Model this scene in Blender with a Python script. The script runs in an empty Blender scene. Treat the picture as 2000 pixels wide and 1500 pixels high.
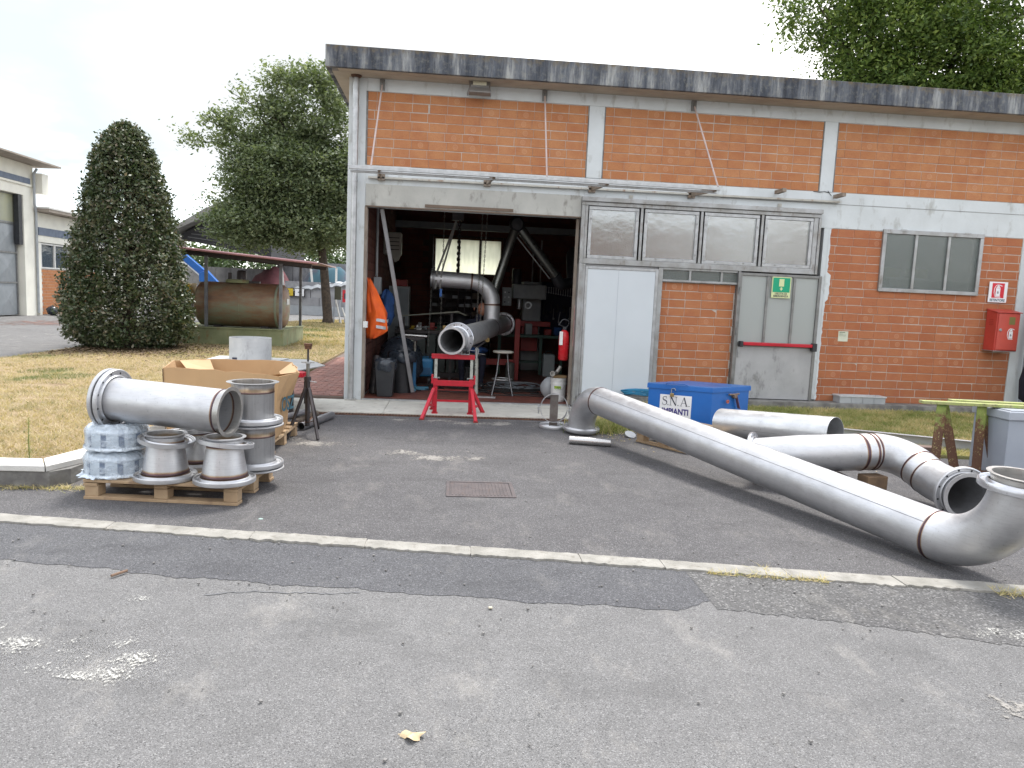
import bpy, math, random
import numpy as np
from mathutils import Vector, Matrix
PI = math.pi
rnd = random.Random(7)
S = bpy.context.scene
COL = S.collection

# ------------------------------------------------------------------ camera
f_px, PIT, ROL, YAW, CH = 1450.0, math.radians(6.65), math.radians(2.53), math.radians(5.02), 1.6
Fv = Vector((math.sin(YAW)*math.cos(PIT), math.cos(YAW)*math.cos(PIT), -math.sin(PIT)))
R0 = Vector((math.cos(YAW), -math.sin(YAW), 0)); U0 = R0.cross(Fv)
Rv = R0*math.cos(ROL) + U0*math.sin(ROL); Uv = -R0*math.sin(ROL) + U0*math.cos(ROL)
cam = bpy.data.cameras.new('camera'); camo = bpy.data.objects.new('camera', cam); COL.objects.link(camo)
cam.sensor_width = 36; cam.lens = 36*f_px/2000; cam.clip_end = 3000; cam.clip_start = 0.05
M = Matrix((Rv, Uv, -Fv)).transposed().to_4x4(); M.translation = Vector((0, 0, CH)); camo.matrix_world = M
S.camera = camo
# ------------------------------------------------------------------ world + sun + exposure
SUN_EL, SUN_AZ = math.radians(64), math.radians(28)      # azimuth measured from +Y (behind the building) towards +X
w = bpy.data.worlds.new('World'); S.world = w; w.use_nodes = True
nt = w.node_tree; nt.nodes.clear()
out = nt.nodes.new('ShaderNodeOutputWorld'); mx = nt.nodes.new('ShaderNodeMixShader')
b1 = nt.nodes.new('ShaderNodeBackground'); b2 = nt.nodes.new('ShaderNodeBackground')
sky = nt.nodes.new('ShaderNodeTexSky'); sky.sky_type = 'NISHITA'; sky.sun_disc = False
sky.sun_elevation = SUN_EL; sky.sun_rotation = SUN_AZ
nt.links.new(sky.outputs[0], b1.inputs[0]); b1.inputs[1].default_value = 0.15
tc = nt.nodes.new('ShaderNodeTexCoord'); mp = nt.nodes.new('ShaderNodeMapping'); mp.inputs['Scale'].default_value = (1.0, 1.0, 2.6)
nz = nt.nodes.new('ShaderNodeTexNoise'); nz.inputs['Scale'].default_value = 1.7; nz.inputs['Detail'].default_value = 6; nz.inputs['Roughness'].default_value = .55
nt.links.new(tc.outputs['Generated'], mp.inputs[0]); nt.links.new(mp.outputs[0], nz.inputs[0])
rp = nt.nodes.new('ShaderNodeValToRGB'); rp.color_ramp.elements[0].position = .38; rp.color_ramp.elements[0].color = (.30,)*3+(1,)
rp.color_ramp.elements[1].position = .54; rp.color_ramp.elements[1].color = (1, 1, 1, 1)
nt.links.new(nz.outputs[0], rp.inputs[0])
cl = nt.nodes.new('ShaderNodeValToRGB'); cl.color_ramp.elements[0].position = .42; cl.color_ramp.elements[0].color = (.98, .975, .96, 1)
cl.color_ramp.elements[1].position = .66; cl.color_ramp.elements[1].color = (.40, .415, .44, 1)
nz2 = nt.nodes.new('ShaderNodeTexNoise'); nz2.inputs['Scale'].default_value = 2.3; nz2.inputs['Detail'].default_value = 5
mp2 = nt.nodes.new('ShaderNodeMapping'); mp2.inputs['Location'].default_value = (3.1, 1.2, .4); mp2.inputs['Scale'].default_value = (1, 1, 2.2)
nt.links.new(tc.outputs['Generated'], mp2.inputs[0]); nt.links.new(mp2.outputs[0], nz2.inputs[0]); nt.links.new(nz2.outputs[0], cl.inputs[0])
prev = cl.outputs[0]                                    # thin bluish veil low in the north-west and one grey cloud base
for dv_, c_, r0_, r1_ in (((-0.464, 0.849, 0.252), (.335, .378, .396, 1), 1.0, .95), ((-0.221, 0.915, 0.336), (.372, .376, .384, 1), 1.07, .985)):
    dp_ = nt.nodes.new('ShaderNodeVectorMath'); dp_.operation = 'DOT_PRODUCT'; nt.links.new(tc.outputs['Generated'], dp_.inputs[0]); dp_.inputs[1].default_value = dv_
    ad_ = nt.nodes.new('ShaderNodeMath'); ad_.operation = 'MULTIPLY_ADD'; nt.links.new(nz.outputs[0], ad_.inputs[0]); ad_.inputs[1].default_value = .22; nt.links.new(dp_.outputs['Value'], ad_.inputs[2])
    rr_ = nt.nodes.new('ShaderNodeValToRGB'); rr_.color_ramp.elements[0].position = r1_; rr_.color_ramp.elements[1].position = 1.0; rr_.color_ramp.elements[1].color = (1, 1, 1, 1) if r0_ <= 1 else (.75, .75, .75, 1)
    sb_ = nt.nodes.new('ShaderNodeMath'); sb_.operation = 'SUBTRACT'; nt.links.new(ad_.outputs[0], sb_.inputs[0]); sb_.inputs[1].default_value = .11; nt.links.new(sb_.outputs[0], rr_.inputs[0])
    mm_ = nt.nodes.new('ShaderNodeMix'); mm_.data_type = 'RGBA'; nt.links.new(rr_.outputs[0], mm_.inputs[0]); nt.links.new(prev, mm_.inputs[6]); mm_.inputs[7].default_value = c_; prev = mm_.outputs[2]
nt.links.new(prev, b2.inputs[0]); b2.inputs[1].default_value = 0.95
nt.links.new(rp.outputs[0], mx.inputs[0]); nt.links.new(b1.outputs[0], mx.inputs[1]); nt.links.new(b2.outputs[0], mx.inputs[2]); nt.links.new(mx.outputs[0], out.inputs[0])
sl = bpy.data.lights.new('sun', 'SUN'); sl.energy = 1.5; sl.angle = math.radians(14); sl.color = (1, .965, .91)
so = bpy.data.objects.new('sun', sl); COL.objects.link(so)
sd = Vector((math.sin(SUN_AZ)*math.cos(SUN_EL), math.cos(SUN_AZ)*math.cos(SUN_EL), math.sin(SUN_EL)))
so.rotation_euler = sd.to_track_quat('Z', 'Y').to_euler(); so.location = (0, 0, 30)
S.view_settings.view_transform = 'Standard'; S.view_settings.look = 'None'
S.view_settings.exposure = 1.55; S.view_settings.gamma = 1.0; S.view_settings.use_curve_mapping = False
S.render.engine = 'CYCLES'
S.cycles.max_bounces = 8; S.cycles.diffuse_bounces = 4; S.cycles.glossy_bounces = 4; S.cycles.transparent_max_bounces = 8
S.cycles.sample_clamp_indirect = 6

# ------------------------------------------------------------------ materials
MATS = {}
class NB:                                                # tiny node helper
    def __init__(s, name):
        s.m = bpy.data.materials.new(name); s.m.use_nodes = True; s.t = s.m.node_tree; s.t.nodes.clear()
        s.o = s.n('ShaderNodeOutputMaterial'); s.tc = s.n('ShaderNodeTexCoord')
    def n(s, k, **kw):
        x = s.t.nodes.new(k)
        for a, b in kw.items():
            if a.startswith('i_'):
                x.inputs[a[2:].replace('_', ' ')].default_value = b
            else: setattr(x, a, b)
        return x
    def l(s, a, b): s.t.links.new(a, b)
    def vec(s, scale=(1, 1, 1), rot=(0, 0, 0), src='Object'):
        mpn = s.n('ShaderNodeMapping'); mpn.inputs['Scale'].default_value = scale; mpn.inputs['Rotation'].default_value = rot
        s.l(s.tc.outputs[src], mpn.inputs[0]); return mpn.outputs[0]
    def noise(s, v, scale, detail=4, rough=.55):
        x = s.n('ShaderNodeTexNoise'); x.inputs['Scale'].default_value = scale; x.inputs['Detail'].default_value = detail
        x.inputs['Roughness'].default_value = rough; s.l(v, x.inputs[0]); return x.outputs[0]
    def voro(s, v, scale, feat='F1'):
        x = s.n('ShaderNodeTexVoronoi'); x.inputs['Scale'].default_value = scale; x.feature = feat; s.l(v, x.inputs[0]); return x
    def ramp(s, fac, stops, interp='LINEAR'):
        x = s.n('ShaderNodeValToRGB'); e = x.color_ramp; e.interpolation = interp
        while len(e.elements) < len(stops): e.elements.new(.5)
        for el, (p, c) in zip(e.elements, stops):
            el.position = p; el.color = (tuple(c)+(1,)) if hasattr(c, '__len__') else (c, c, c, 1)
        s.l(fac, x.inputs[0]); return x.outputs[0]
    def mix(s, fac, a, b, mode='MIX'):
        x = s.n('ShaderNodeMix', data_type='RGBA', blend_type=mode)
        for i, v in ((0, fac), (6, a), (7, b)):
            if hasattr(v, 'is_linked') or hasattr(v, 'links'): s.l(v, x.inputs[i])
            else: x.inputs[i].default_value = v if i == 0 else (tuple(v)+(1,) if len(v) == 3 else v)
        return x.outputs[2]
    def math(s, op, a, b=0.0, clamp=False):
        x = s.n('ShaderNodeMath', operation=op); x.use_clamp = clamp
        for i, v in ((0, a), (1, b)):
            if hasattr(v, 'links'): s.l(v, x.inputs[i])
            else: x.inputs[i].default_value = v
        return x.outputs[0]
    def bsdf(s, base, rough=.6, metal=0., bump=None, bstr=.3, bdist=.01, spec=.5, **kw):
        p = s.n('ShaderNodeBsdfPrincipled')
        for k, v in (('Base Color', base), ('Roughness', rough), ('Metallic', metal), ('Specular IOR Level', spec)):
            if hasattr(v, 'links'): s.l(v, p.inputs[k])
            else: p.inputs[k].default_value = (tuple(v)+(1,) if k == 'Base Color' and len(v) == 3 else v)
        for k, v in kw.items(): p.inputs[k.replace('_', ' ')].default_value = v
        if bump is not None:
            bn = s.n('ShaderNodeBump'); bn.inputs['Strength'].default_value = bstr; bn.inputs['Distance'].default_value = bdist
            s.l(bump, bn.inputs['Height']); s.l(bn.outputs[0], p.inputs['Normal'])
        s.p = p; s.l(p.outputs[0], s.o.inputs[0]); return p
def simple(name, c1, c2=None, scale=6, rough=.6, metal=0., bump=0., bscale=60, spec=.5, thr=(.35, .65), detail=5, dirt=None):
    if name in MATS: return MATS[name]
    b = NB(name); v = b.vec()
    c2 = c2 or tuple(x*.82 for x in c1)
    n1 = b.noise(v, scale, detail)
    base = b.ramp(n1, [(thr[0], c1), (thr[1], c2)])
    if dirt:
        d = b.ramp(b.noise(b.vec((1, 1, .45)), scale*2.3, 7, .65), [(.55, 0.), (.72, 1.)])
        base = b.mix(d, base, dirt)
    rg = b.ramp(b.noise(v, scale*3, 3), [(.3, max(0, rough-.07)), (.7, min(1, rough+.08))])
    b.bsdf(base, rg, metal, b.noise(v, bscale, 4) if bump else None, bump, .01, spec)
    MATS[name] = b.m; return b.m

def m_asphalt(name, ca, cb, fleck=.25, scale=1.0, rough=.9):
    b = NB(name); v = b.vec()
    big = b.noise(v, .5, 5, .6); mid = b.noise(v, 5, 5, .6); fine = b.noise(v, 230*scale, 3, .7)
    vo = b.voro(v, 210*scale)
    vcol = b.n('ShaderNodeSeparateColor'); b.l(vo.outputs['Color'], vcol.inputs[0])
    base = b.mix(b.ramp(big, [(.35, 0.), (.68, 1.)]), ca, cb)
    base = b.mix(b.ramp(mid, [(.35, .0), (.75, .30)]), base, tuple(x*.55 for x in ca))
    base = b.mix(b.ramp(fine, [(.42, 0.), (.62, .62)]), base, tuple(x*.42 for x in ca))
    base = b.mix(b.ramp(vcol.outputs[0], [(.80, 0.), (.93, fleck)]), base, tuple(min(1, x*2.6) for x in cb))
    base = b.mix(b.ramp(vcol.outputs[1], [(.84, 0.), (.95, .6)]), base, tuple(x*.3 for x in ca))
    stn = b.noise(b.vec((1, 1.7, 1)), 1.15, 7, .68); base = b.mix(b.ramp(stn, [(.52, 0.), (.66, .34)]), base, tuple(x*.45 for x in ca))
    dst = b.noise(b.vec((1.6, .8, 1), (0, 0, .5)), 1.7, 8, .72); base = b.mix(b.ramp(dst, [(.54, 0.), (.68, .30)]), base, (cb[0]*1.75, cb[1]*1.68, cb[2]*1.55))
    h = b.math('ADD', b.math('MULTIPLY', vo.outputs['Distance'], -1.2), b.math('MULTIPLY', fine, .8))
    b.bsdf(base, rough, 0, h, .75, .006, .3)
    MATS[name] = b.m; return b.m

def m_steel(name='stainless', base=(.585, .59, .605), rough=.42, streak=1.0, dark=0., sv=(2, 2, 26)):
    if name in MATS: return MATS[name]
    b = NB(name); v = b.vec()
    at = b.n('ShaderNodeAttribute', attribute_name='tint_level'); h = at.outputs['Fac']
    sm = b.noise(v, 3.0, 5, .6); st = b.noise(b.vec(sv), 6, 4, .6); fine = b.noise(v, 160, 2)
    c = b.mix(b.ramp(sm, [(.35, 0.), (.7, 1.)]), base, tuple(x*.82 for x in base))
    c = b.mix(b.ramp(st, [(.45, 0.), (.75, .35*streak)]), c, tuple(x*.6 for x in base))
    # small scuffs and pen marks
    sc = b.ramp(b.noise(b.vec((9, 9, 3)), 9, 6, .8), [(.615, 0.), (.65, .55)])
    c = b.mix(sc, c, (.13, .13, .14))
    sc2 = b.ramp(b.noise(b.vec((2, 2, 17), (.3, .9, .2)), 5, 7, .8), [(.63, 0.), (.66, .45)])
    c = b.mix(sc2, c, (.17, .16, .16)); st3 = b.ramp(b.noise(v, 2.2, 6, .7), [(.52, 0.), (.70, .28)]); c = b.mix(st3, c, tuple(x*.62 for x in base))
    hn = b.math('ADD', h, b.math('MULTIPLY', b.math('SUBTRACT', b.noise(v, 14, 4), .5), .35))
    heat = b.ramp(hn, [(.08, (1, 1, 1)), (.30, (.80, .62, .42)), (.52, (.42, .24, .17)), (.72, (.20, .13, .16)), (.92, (.16, .10, .08))])
    c = b.mix(b.ramp(h, [(0.02, 0.), (.25, 1.)]), c, b.mix(1.0, c, heat, 'MULTIPLY'))
    rg = b.ramp(b.noise(v, 9, 5, .7), [(.3, rough-.07), (.7, rough+.12)])
    b.bsdf(c, rg, .82, fine, .06, .002)
    MATS[name] = b.m; return b.m

def m_brick():
    b = NB('clay_brick'); v = b.vec()
    oi = b.n('ShaderNodeObjectInfo'); r = oi.outputs['Random']
    c = b.ramp(r, [(0., (.43, .190, .082)), (.3, (.455, .210, .094)), (.6, (.475, .226, .106)), (.85, (.45, .204, .090)), (1., (.415, .178, .078))])
    # offset noise by the brick's own place
    c = b.mix(1.0, c, oi.outputs['Color'], 'MULTIPLY')
    add = b.n('ShaderNodeVectorMath', operation='ADD'); b.l(b.vec(), add.inputs[0]); b.l(oi.outputs['Location'], add.inputs[1])
    wv = add.outputs[0]
    c = b.mix(b.ramp(b.noise(wv, 5, 5, .6), [(.4, 0.), (.75, .45)]), c, (.30, .085, .045))
    c = b.mix(b.ramp(b.noise(wv, 70, 4, .7), [(.45, 0.), (.8, .5)]), c, (.27, .09, .05))
    mpn = b.n('ShaderNodeMapping'); mpn.inputs['Scale'].default_value = (1, 1, 30); b.l(wv, mpn.inputs[0])
    c = b.mix(b.ramp(b.noise(mpn.outputs[0], 6, 2), [(.5, 0.), (.8, .25)]), c, (.55, .27, .16))
    dn = b.n('ShaderNodeVectorMath', operation='DISTANCE'); b.l(b.tc.outputs['Object'], dn.inputs[0]); dn.inputs[1].default_value = (.125, 0, .060)
    ring = b.ramp(dn.outputs['Value'], [(.020, .35), (.026, .0), (.031, .9), (.040, 0.)]); pick = b.ramp(b.math('FRACT', b.math('MULTIPLY', r, 7.13)), [(.80, 0.), (.82, .40)])
    c = b.mix(b.math('MULTIPLY', ring, pick), c, (.62, .40, .27))
    b.bsdf(c, .85, 0, b.noise(wv, 90, 4, .7), .35, .004, .25)
    MATS['brick'] = b.m; return b.m

def m_fascia():
    b = NB('weathered_concrete_fascia')
    s1 = b.noise(b.vec((4.3, 4.3, .6)), 1.0, 9, .72); s2 = b.noise(b.vec((31, 31, 1.6)), 1.0, 5, .65); s3 = b.noise(b.vec(), 14, 5, .7)
    c = b.ramp(s1, [(.40, (.040, .043, .052)), (.47, (.075, .080, .092)), (.54, (.15, .155, .165)), (.62, (.34, .345, .335))])
    c = b.mix(b.ramp(s2, [(.4, 0.), (.7, .6)]), c, (.10, .115, .14))
    c = b.mix(b.ramp(s3, [(.5, 0.), (.75, .35)]), c, (.32, .31, .25))
    tz = b.n('ShaderNodeSeparateXYZ'); b.l(b.tc.outputs['Object'], tz.inputs[0])
    top = b.math('MULTIPLY', b.math('SUBTRACT', tz.outputs[2], 4.70), 10, True)
    c = b.mix(b.math('MULTIPLY', top, b.ramp(s3, [(.42, 0.), (.6, .8)])), c, (.13, .10, .06))
    b.bsdf(c, .9, 0, s3, .3, .01, .2); MATS['fascia'] = b.m; return b.m

def m_leaf(name, cols, trans=.25, rough=.55):
    b = NB(name); at = b.n('ShaderNodeAttribute', attribute_name='rv')
    c = b.ramp(at.outputs['Fac'], [(i/(len(cols)-1), cc) for i, cc in enumerate(cols)])
    p = b.n('ShaderNodeBsdfPrincipled'); b.l(c, p.inputs['Base Color']); p.inputs['Roughness'].default_value = rough; p.inputs['Specular IOR Level'].default_value = .35
    tr = b.n('ShaderNodeBsdfTranslucent'); b.l(b.mix(1., c, (1.1, 1.2, .5), 'MULTIPLY'), tr.inputs[0])
    ms = b.n('ShaderNodeMixShader'); ms.inputs[0].default_value = trans
    b.l(p.outputs[0], ms.inputs[1]); b.l(tr.outputs[0], ms.inputs[2]); b.l(ms.outputs[0], b.o.inputs[0])
    MATS[name] = b.m; return b.m

def m_pane(name, tint, rough, corr=0., alpha=.5, gl=.5):
    b = NB(name); v = b.vec()
    p = b.n('ShaderNodeBsdfPrincipled'); p.inputs['Base Color'].default_value = tint+(1,); p.inputs['Roughness'].default_value = rough
    p.inputs['Specular IOR Level'].default_value = gl; p.inputs['IOR'].default_value = 2.3 if corr == 24 else 1.7
    hsrc = b.noise(b.vec((1.2, 1, 1.6)), 2.2, 3)
    if corr:
        wv = b.n('ShaderNodeTexWave'); wv.bands_direction = 'X'; wv.inputs['Scale'].default_value = corr; b.l(v, wv.inputs[0])
        hsrc = b.math('ADD', b.math('MULTIPLY', wv.outputs[0], .22), b.math('MULTIPLY', hsrc, .5))
    bn = b.n('ShaderNodeBump'); bn.inputs['Strength'].default_value = .55; bn.inputs['Distance'].default_value = .01; b.l(hsrc, bn.inputs['Height']); b.l(bn.outputs[0], p.inputs['Normal'])
    t = b.n('ShaderNodeBsdfTransparent'); t.inputs[0].default_value = (.85, .88, .86, 1); ms = b.n('ShaderNodeMixShader'); ms.inputs[0].default_value = alpha
    b.l(t.outputs[0], ms.inputs[1]); b.l(p.outputs[0], ms.inputs[2]); b.l(ms.outputs[0], b.o.inputs[0])
    MATS[name] = b.m; return b.m

brickM = m_brick(); fasciaM = m_fascia(); steel = m_steel()
steelB = m_steel('stainless_bright', (.62, .63, .66), .30, .5)
steelD = m_steel('stainless_dull', (.36, .365, .38), .42, 1.)
roadM = m_asphalt('asphalt_old', (.212, .208, .206), (.252, .248, .245), .22)
yardM = m_asphalt('asphalt_yard', (.122, .118, .121), (.160, .155, .156), .34, .8)
patchM = m_asphalt('asphalt_patch', (.118, .118, .126), (.150, .150, .155), .30, .8)
roughM = m_asphalt('asphalt_rough', (.12, .117, .117), (.175, .172, .168), .34, .5)
mortar = simple('mortar', (.50, .44, .39), (.36, .31, .27), 9, .95, 0, .5, 60)
paintC = simple('painted_concrete', (.60, .635, .65), (.53, .56, .57), 2.2, .8, 0, .25, 25, dirt=(.33, .33, .31))
paintD = simple('grey_concrete_beam', (.45, .45, .42), (.38, .38, .355), 3, .85, 0, .3, 25, dirt=(.2, .19, .17))
soffM = simple('soffit_concrete', (.42, .37, .31), (.34, .30, .25), 3, .9, 0, .2, 30)
concM = simple('concrete', (.42, .415, .39), (.33, .325, .30), 4, .9, 0, .4, 60, dirt=(.23, .22, .2))
plinthM = simple('rough_plinth_concrete', (.24, .235, .22), (.13, .125, .12), 7, .95, 0, .8, 30)
kerbM = simple('kerb_concrete', (.34, .325, .295), (.24, .23, .205), 6, .95, 0, .7, 70, dirt=(.18, .165, .14))
copeM = simple('pale_coping', (.66, .65, .62), (.55, .54, .51), 4, .9, 0, .4, 50)
alu = simple('aluminium_frame', (.40, .41, .42), (.29, .29, .28), 5, .45, .6, .1, 50, dirt=(.2, .18, .16))
aluD = simple('aluminium_dark', (.26, .26, .255), (.18, .18, .175), 7, .5, .5)
galv = simple('galvanised', (.47, .48, .49), (.36, .37, .375), 12, .42, .75)
whiteP = simple('white_panel_paint', (.56, .60, .63), (.53, .57, .60), 1.5, .45, 0, .03, 20)
doorG = simple('door_grey_sheet', (.42, .425, .435), (.35, .355, .365), 3, .5, .3, .1, 40, dirt=(.2, .2, .2))
redP = simple('red_paint', (.50, .012, .03), (.40, .010, .022), 8, .35, 0, .08, 40)
redD = simple('red_paint_dull', (.34, .03, .025), (.25, .022, .02), 6, .5)
redBox = simple('cabinet_red', (.47, .055, .04), (.40, .05, .035), 4, .4)
blueP = simple('blue_paint', (.012, .13, .46), (.01, .11, .40), 2.5, .38, 0, .08, 30)
blueD = simple('blue_machine', (.03, .16, .34), (.02, .10, .22), 4, .45)
blackP = simple('black_plastic', (.018, .02, .024), (.03, .032, .036), 6, .5)
bagM = simple('bin_bag', (.035, .045, .06), (.02, .025, .034), 5, .28, 0, .3, 14)
darkI = simple('dark_iron', (.045, .042, .045), (.07, .06, .06), 9, .5, .5, .2, 50)
rustM = simple('rusty_iron', (.16, .075, .04), (.07, .04, .03), 10, .85, .2, .5, 50)
woodM = simple('pallet_wood', (.43, .31, .19), (.31, .21, .125), 4, .85, 0, .3, 40, dirt=(.2, .135, .09))
woodD = simple('old_timber', (.22, .14, .08), (.13, .085, .055), 6, .9, 0, .4, 40)
cardM = simple('cardboard', (.45, .29, .15), (.41, .26, .135), 2, .85, 0, .06, 50)
redTile = simple('red_tile_floor', (.20, .065, .045), (.11, .04, .032), 5, .55, 0, .1, 30)
greyP = simple('grey_paint', (.32, .35, .40), (.29, .32, .37), 3, .45)
whitePl = simple('white_plastic', (.70, .71, .70), (.62, .63, .62), 5, .45)
greyPlast = simple('grey_plastic', (.36, .38, .40), (.30, .32, .34), 5, .5)
creamM = simple('cream_render', (.80, .78, .69), (.73, .71, .63), 2, .85, 0, .15, 20)
blueBand = simple('blue_grey_band', (.16, .19, .25), (.12, .15, .20), 4, .7)
eaveM = simple('eave_brown', (.36, .31, .26), (.29, .25, .21), 3, .9)
wallRed = simple('red_wall_far', (.42, .18, .10), (.36, .15, .085), 5, .85)
farWall = simple('stained_block_wall', (.34, .34, .35), (.22, .22, .235), 1.2, .9, 0, .3, 10, dirt=(.15, .15, .16))
barkM = simple('bark', (.075, .055, .04), (.035, .027, .02), 9, .95, 0, .9, 25)
cableM = simple('black_cable', (.012, .012, .013), (.02, .02, .02), 9, .6)
hoseB = simple('blue_hose', (.02, .22, .40), (.015, .15, .28), 9, .45)
orangeM = simple('hi_vis_orange', (.80, .13, .012), (.66, .09, .01), 7, .7, 0, .3, 30)
reflM = simple('reflective_tape', (.55, .56, .58), (.45, .46, .48), 20, .35, .3)
greenP = simple('green_bench_paint', (.05, .11, .085), (.03, .07, .055), 5, .5)
machM = simple('machine_grey', (.27, .29, .29), (.20, .215, .22), 5, .45)
clothN = simple('navy_cloth', (.012, .014, .032), (.008, .009, .02), 7, .9, 0, .2, 40)
clothB = simple('blue_cloth', (.02, .07, .22), (.015, .05, .15), 7, .9)
skinM = simple('skin', (.42, .20, .13), (.36, .16, .10), 7, .55)
hairM = simple('dark_hair', (.02, .014, .01), (.03, .02, .014), 30, .7)
yellowP = simple('yellow_paint', (.55, .36, .02), (.46, .29, .015), 3, .5)
signW = simple('sign_white', (.78, .78, .80), (.74, .74, .76), 3, .4)
signG = simple('sign_green', (.0, .33, .17), (.0, .30, .155), 3, .4)
signY = simple('sign_luminous_yellow', (.62, .66, .36), (.58, .62, .33), 3, .4)
signR = simple('sign_red', (.60, .02, .04), (.56, .018, .035), 3, .4)
inkN = simple('navy_ink', (.015, .02, .09), (.015, .02, .08), 3, .5)
inkB = simple('dark_ink', (.03, .035, .06), (.03, .035, .06), 3, .5)
inkT = simple('teal_ink', (.04, .12, .16), (.04, .11, .15), 3, .6)
redHeap = simple('red_aggregate', (.15, .05, .055), (.10, .035, .04), 3, .95, 0, .8, 12)
tealHeap = simple('blue_aggregate', (.04, .10, .13), (.065, .075, .10), .5, .95, 0, .8, 12, thr=(.45, .55))
tarpM = simple('pale_tarpaulin', (.50, .52, .53), (.42, .44, .46), 4, .7)
roofG = simple('fibre_cement_roof', (.22, .215, .20), (.16, .155, .145), 3, .95)
shedShade = simple('shed_shade', (.03, .03, .033), (.04, .04, .043), 3, .9)
maroonM = simple('maroon_sheet', (.20, .055, .06), (.14, .04, .045), 3, .35)
brassM = simple('brass', (.45, .33, .15), (.35, .25, .11), 8, .35, .9)
recessM = simple('recess_shade', (.02, .02, .022), (.02, .02, .022), 3, .8)  # near-black colour stands for the shade inside holes and slots
heater = simple('heater_enamel', (.34, .33, .29), (.29, .28, .25), 5, .5)
paneC = m_pane('corrugated_polycarbonate', (.17, .18, .185), .10, 24, .85, 1.)
paneD = m_pane('clear_ribbed_polycarbonate', (.36, .39, .38), .30, 40, .85, .7)
paneW = m_pane('window_polycarbonate', (.14, .17, .165), .18, 30, .55, .8)
paneF = m_pane('far_window_glass', (.06, .08, .10), .08, 0, .8, .9)
frost = NB('frosted_back_glass'); _p = frost.n('ShaderNodeBsdfTranslucent'); _c = frost.ramp(frost.noise(frost.vec((6, 1, 1)), 2.5, 6), [(.35, (.86, .86, .76)), (.72, (.74, .75, .65))]); frost.l(_c, _p.inputs[0]); frost.l(_p.outputs[0], frost.o.inputs[0]); frost = frost.m
lampG = simple('lamp_lens', (.72, .70, .55), (.66, .63, .48), 30, .25)

def m_tank():
    b = NB('rusty_painted_tank'); v = b.vec()
    c = b.ramp(b.noise(b.vec((.7, .7, 1.8)), 1.4, 6, .6), [(.36, (.20, .22, .15)), (.46, (.21, .17, .11)), (.54, (.20, .12, .07)), (.66, (.13, .075, .05))])
    c = b.mix(b.ramp(b.noise(b.vec((1, 1, 5)), 5, 5, .7), [(.5, 0.), (.72, .6)]), c, (.28, .13, .055))
    c = b.mix(b.ramp(b.noise(v, 26, 5, .8), [(.6, 0.), (.75, .45)]), c, (.24, .23, .17))
    b.bsdf(c, .6, .1, b.noise(v, 30, 4), .2, .01); MATS['tank'] = b.m; return b.m
tankM = m_tank()
mossP = simple('mossy_painted_plinth', (.25, .27, .15), (.17, .19, .10), 2.5, .9, 0, .3, 20, dirt=(.20, .10, .04))
def m_wrap():
    b = NB('plastic_film_over_rings'); v = b.vec()
    cr = b.noise(b.vec((3, 3, 9)), 9, 6, .75)
    tz = b.n('ShaderNodeTexGradient'); tz.gradient_type = 'RADIAL'; b.l(b.tc.outputs['Object'], tz.inputs[0])
    band = b.ramp(b.math('FRACT', b.math('MULTIPLY', tz.outputs[0], 9.)), [(.0, 0.), (.48, 0.), (.54, .85), (.80, .85), (.86, 0.)])
    c = b.mix(b.ramp(cr, [(.40, 0.), (.72, 1.)]), (.34, .41, .48), (.66, .72, .77))
    c = b.mix(band, c, (.12, .17, .25))
    c = b.mix(b.ramp(b.noise(b.vec((8, 8, 3)), 14, 7, .8), [(.6, 0.), (.7, .8)]), c, (.80, .84, .86))
    b.bsdf(c, .18, 0, cr, .8, .02, .9, Coat_Weight=.5, Coat_Roughness=.1); MATS['wrap'] = b.m; return b.m
wrapM = m_wrap()
def m_green_rust():
    b = NB('green_paint_worn_to_rust'); v = b.vec()
    tz = b.n('ShaderNodeSeparateXYZ'); b.l(b.tc.outputs['Object'], tz.inputs[0])
    k = b.math('ADD', b.math('MULTIPLY', tz.outputs[2], 1.15), b.math('MULTIPLY', b.math('SUBTRACT', b.noise(v, 9, 6, .7), .5), .9))
    c = b.ramp(k, [(.42, (.09, .04, .022)), (.55, (.13, .06, .03)), (.62, (.17, .20, .05)), (.80, (.24, .30, .07)), (.95, (.10, .22, .08))])
    c = b.mix(b.ramp(b.noise(v, 40, 4, .8), [(.57, 0.), (.66, .8)]), c, (.42, .38, .16))
    b.bsdf(c, .75, .1, b.noise(v, 50, 4), .4, .006); MATS['gr'] = b.m; return b.m
grM = m_green_rust()
def m_ground(name, straw, straw2, green, soil):
    b = NB(name); v = b.vec()
    c = b.mix(b.ramp(b.noise(v, 22, 6, .75), [(.35, 0.), (.65, 1.)]), straw, straw2)
    c = b.mix(b.ramp(b.noise(v, .7, 5, .6), [(.50, 0.), (.66, .8)]), c, green)
    c = b.mix(b.ramp(b.noise(v, 1.6, 6, .7), [(.56, 0.), (.70, .8)]), c, soil)
    b.bsdf(c, .95, 0, b.noise(v, 60, 5, .8), .9, .02, .1); MATS[name] = b.m; return b.m
grassG = m_ground('dry_lawn_soil', (.42, .33, .21), (.30, .225, .14), (.20, .20, .09), (.20, .14, .09))
bladeM = m_leaf('grass_blades', [(.10, .15, .05), (.20, .21, .10), (.42, .33, .20), (.53, .42, .28), (.62, .52, .37)], .3, .8)
bladeG = m_leaf('green_grass_blades', [(.15, .20, .055), (.24, .29, .09), (.38, .37, .16), (.56, .46, .26), (.68, .56, .34)], .3, .8)
bushM = m_leaf('dark_glossy_leaves', [(.032, .054, .022), (.060, .086, .038), (.095, .112, .060), (.155, .158, .11), (.22, .18, .13)], .15, .36)
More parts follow.
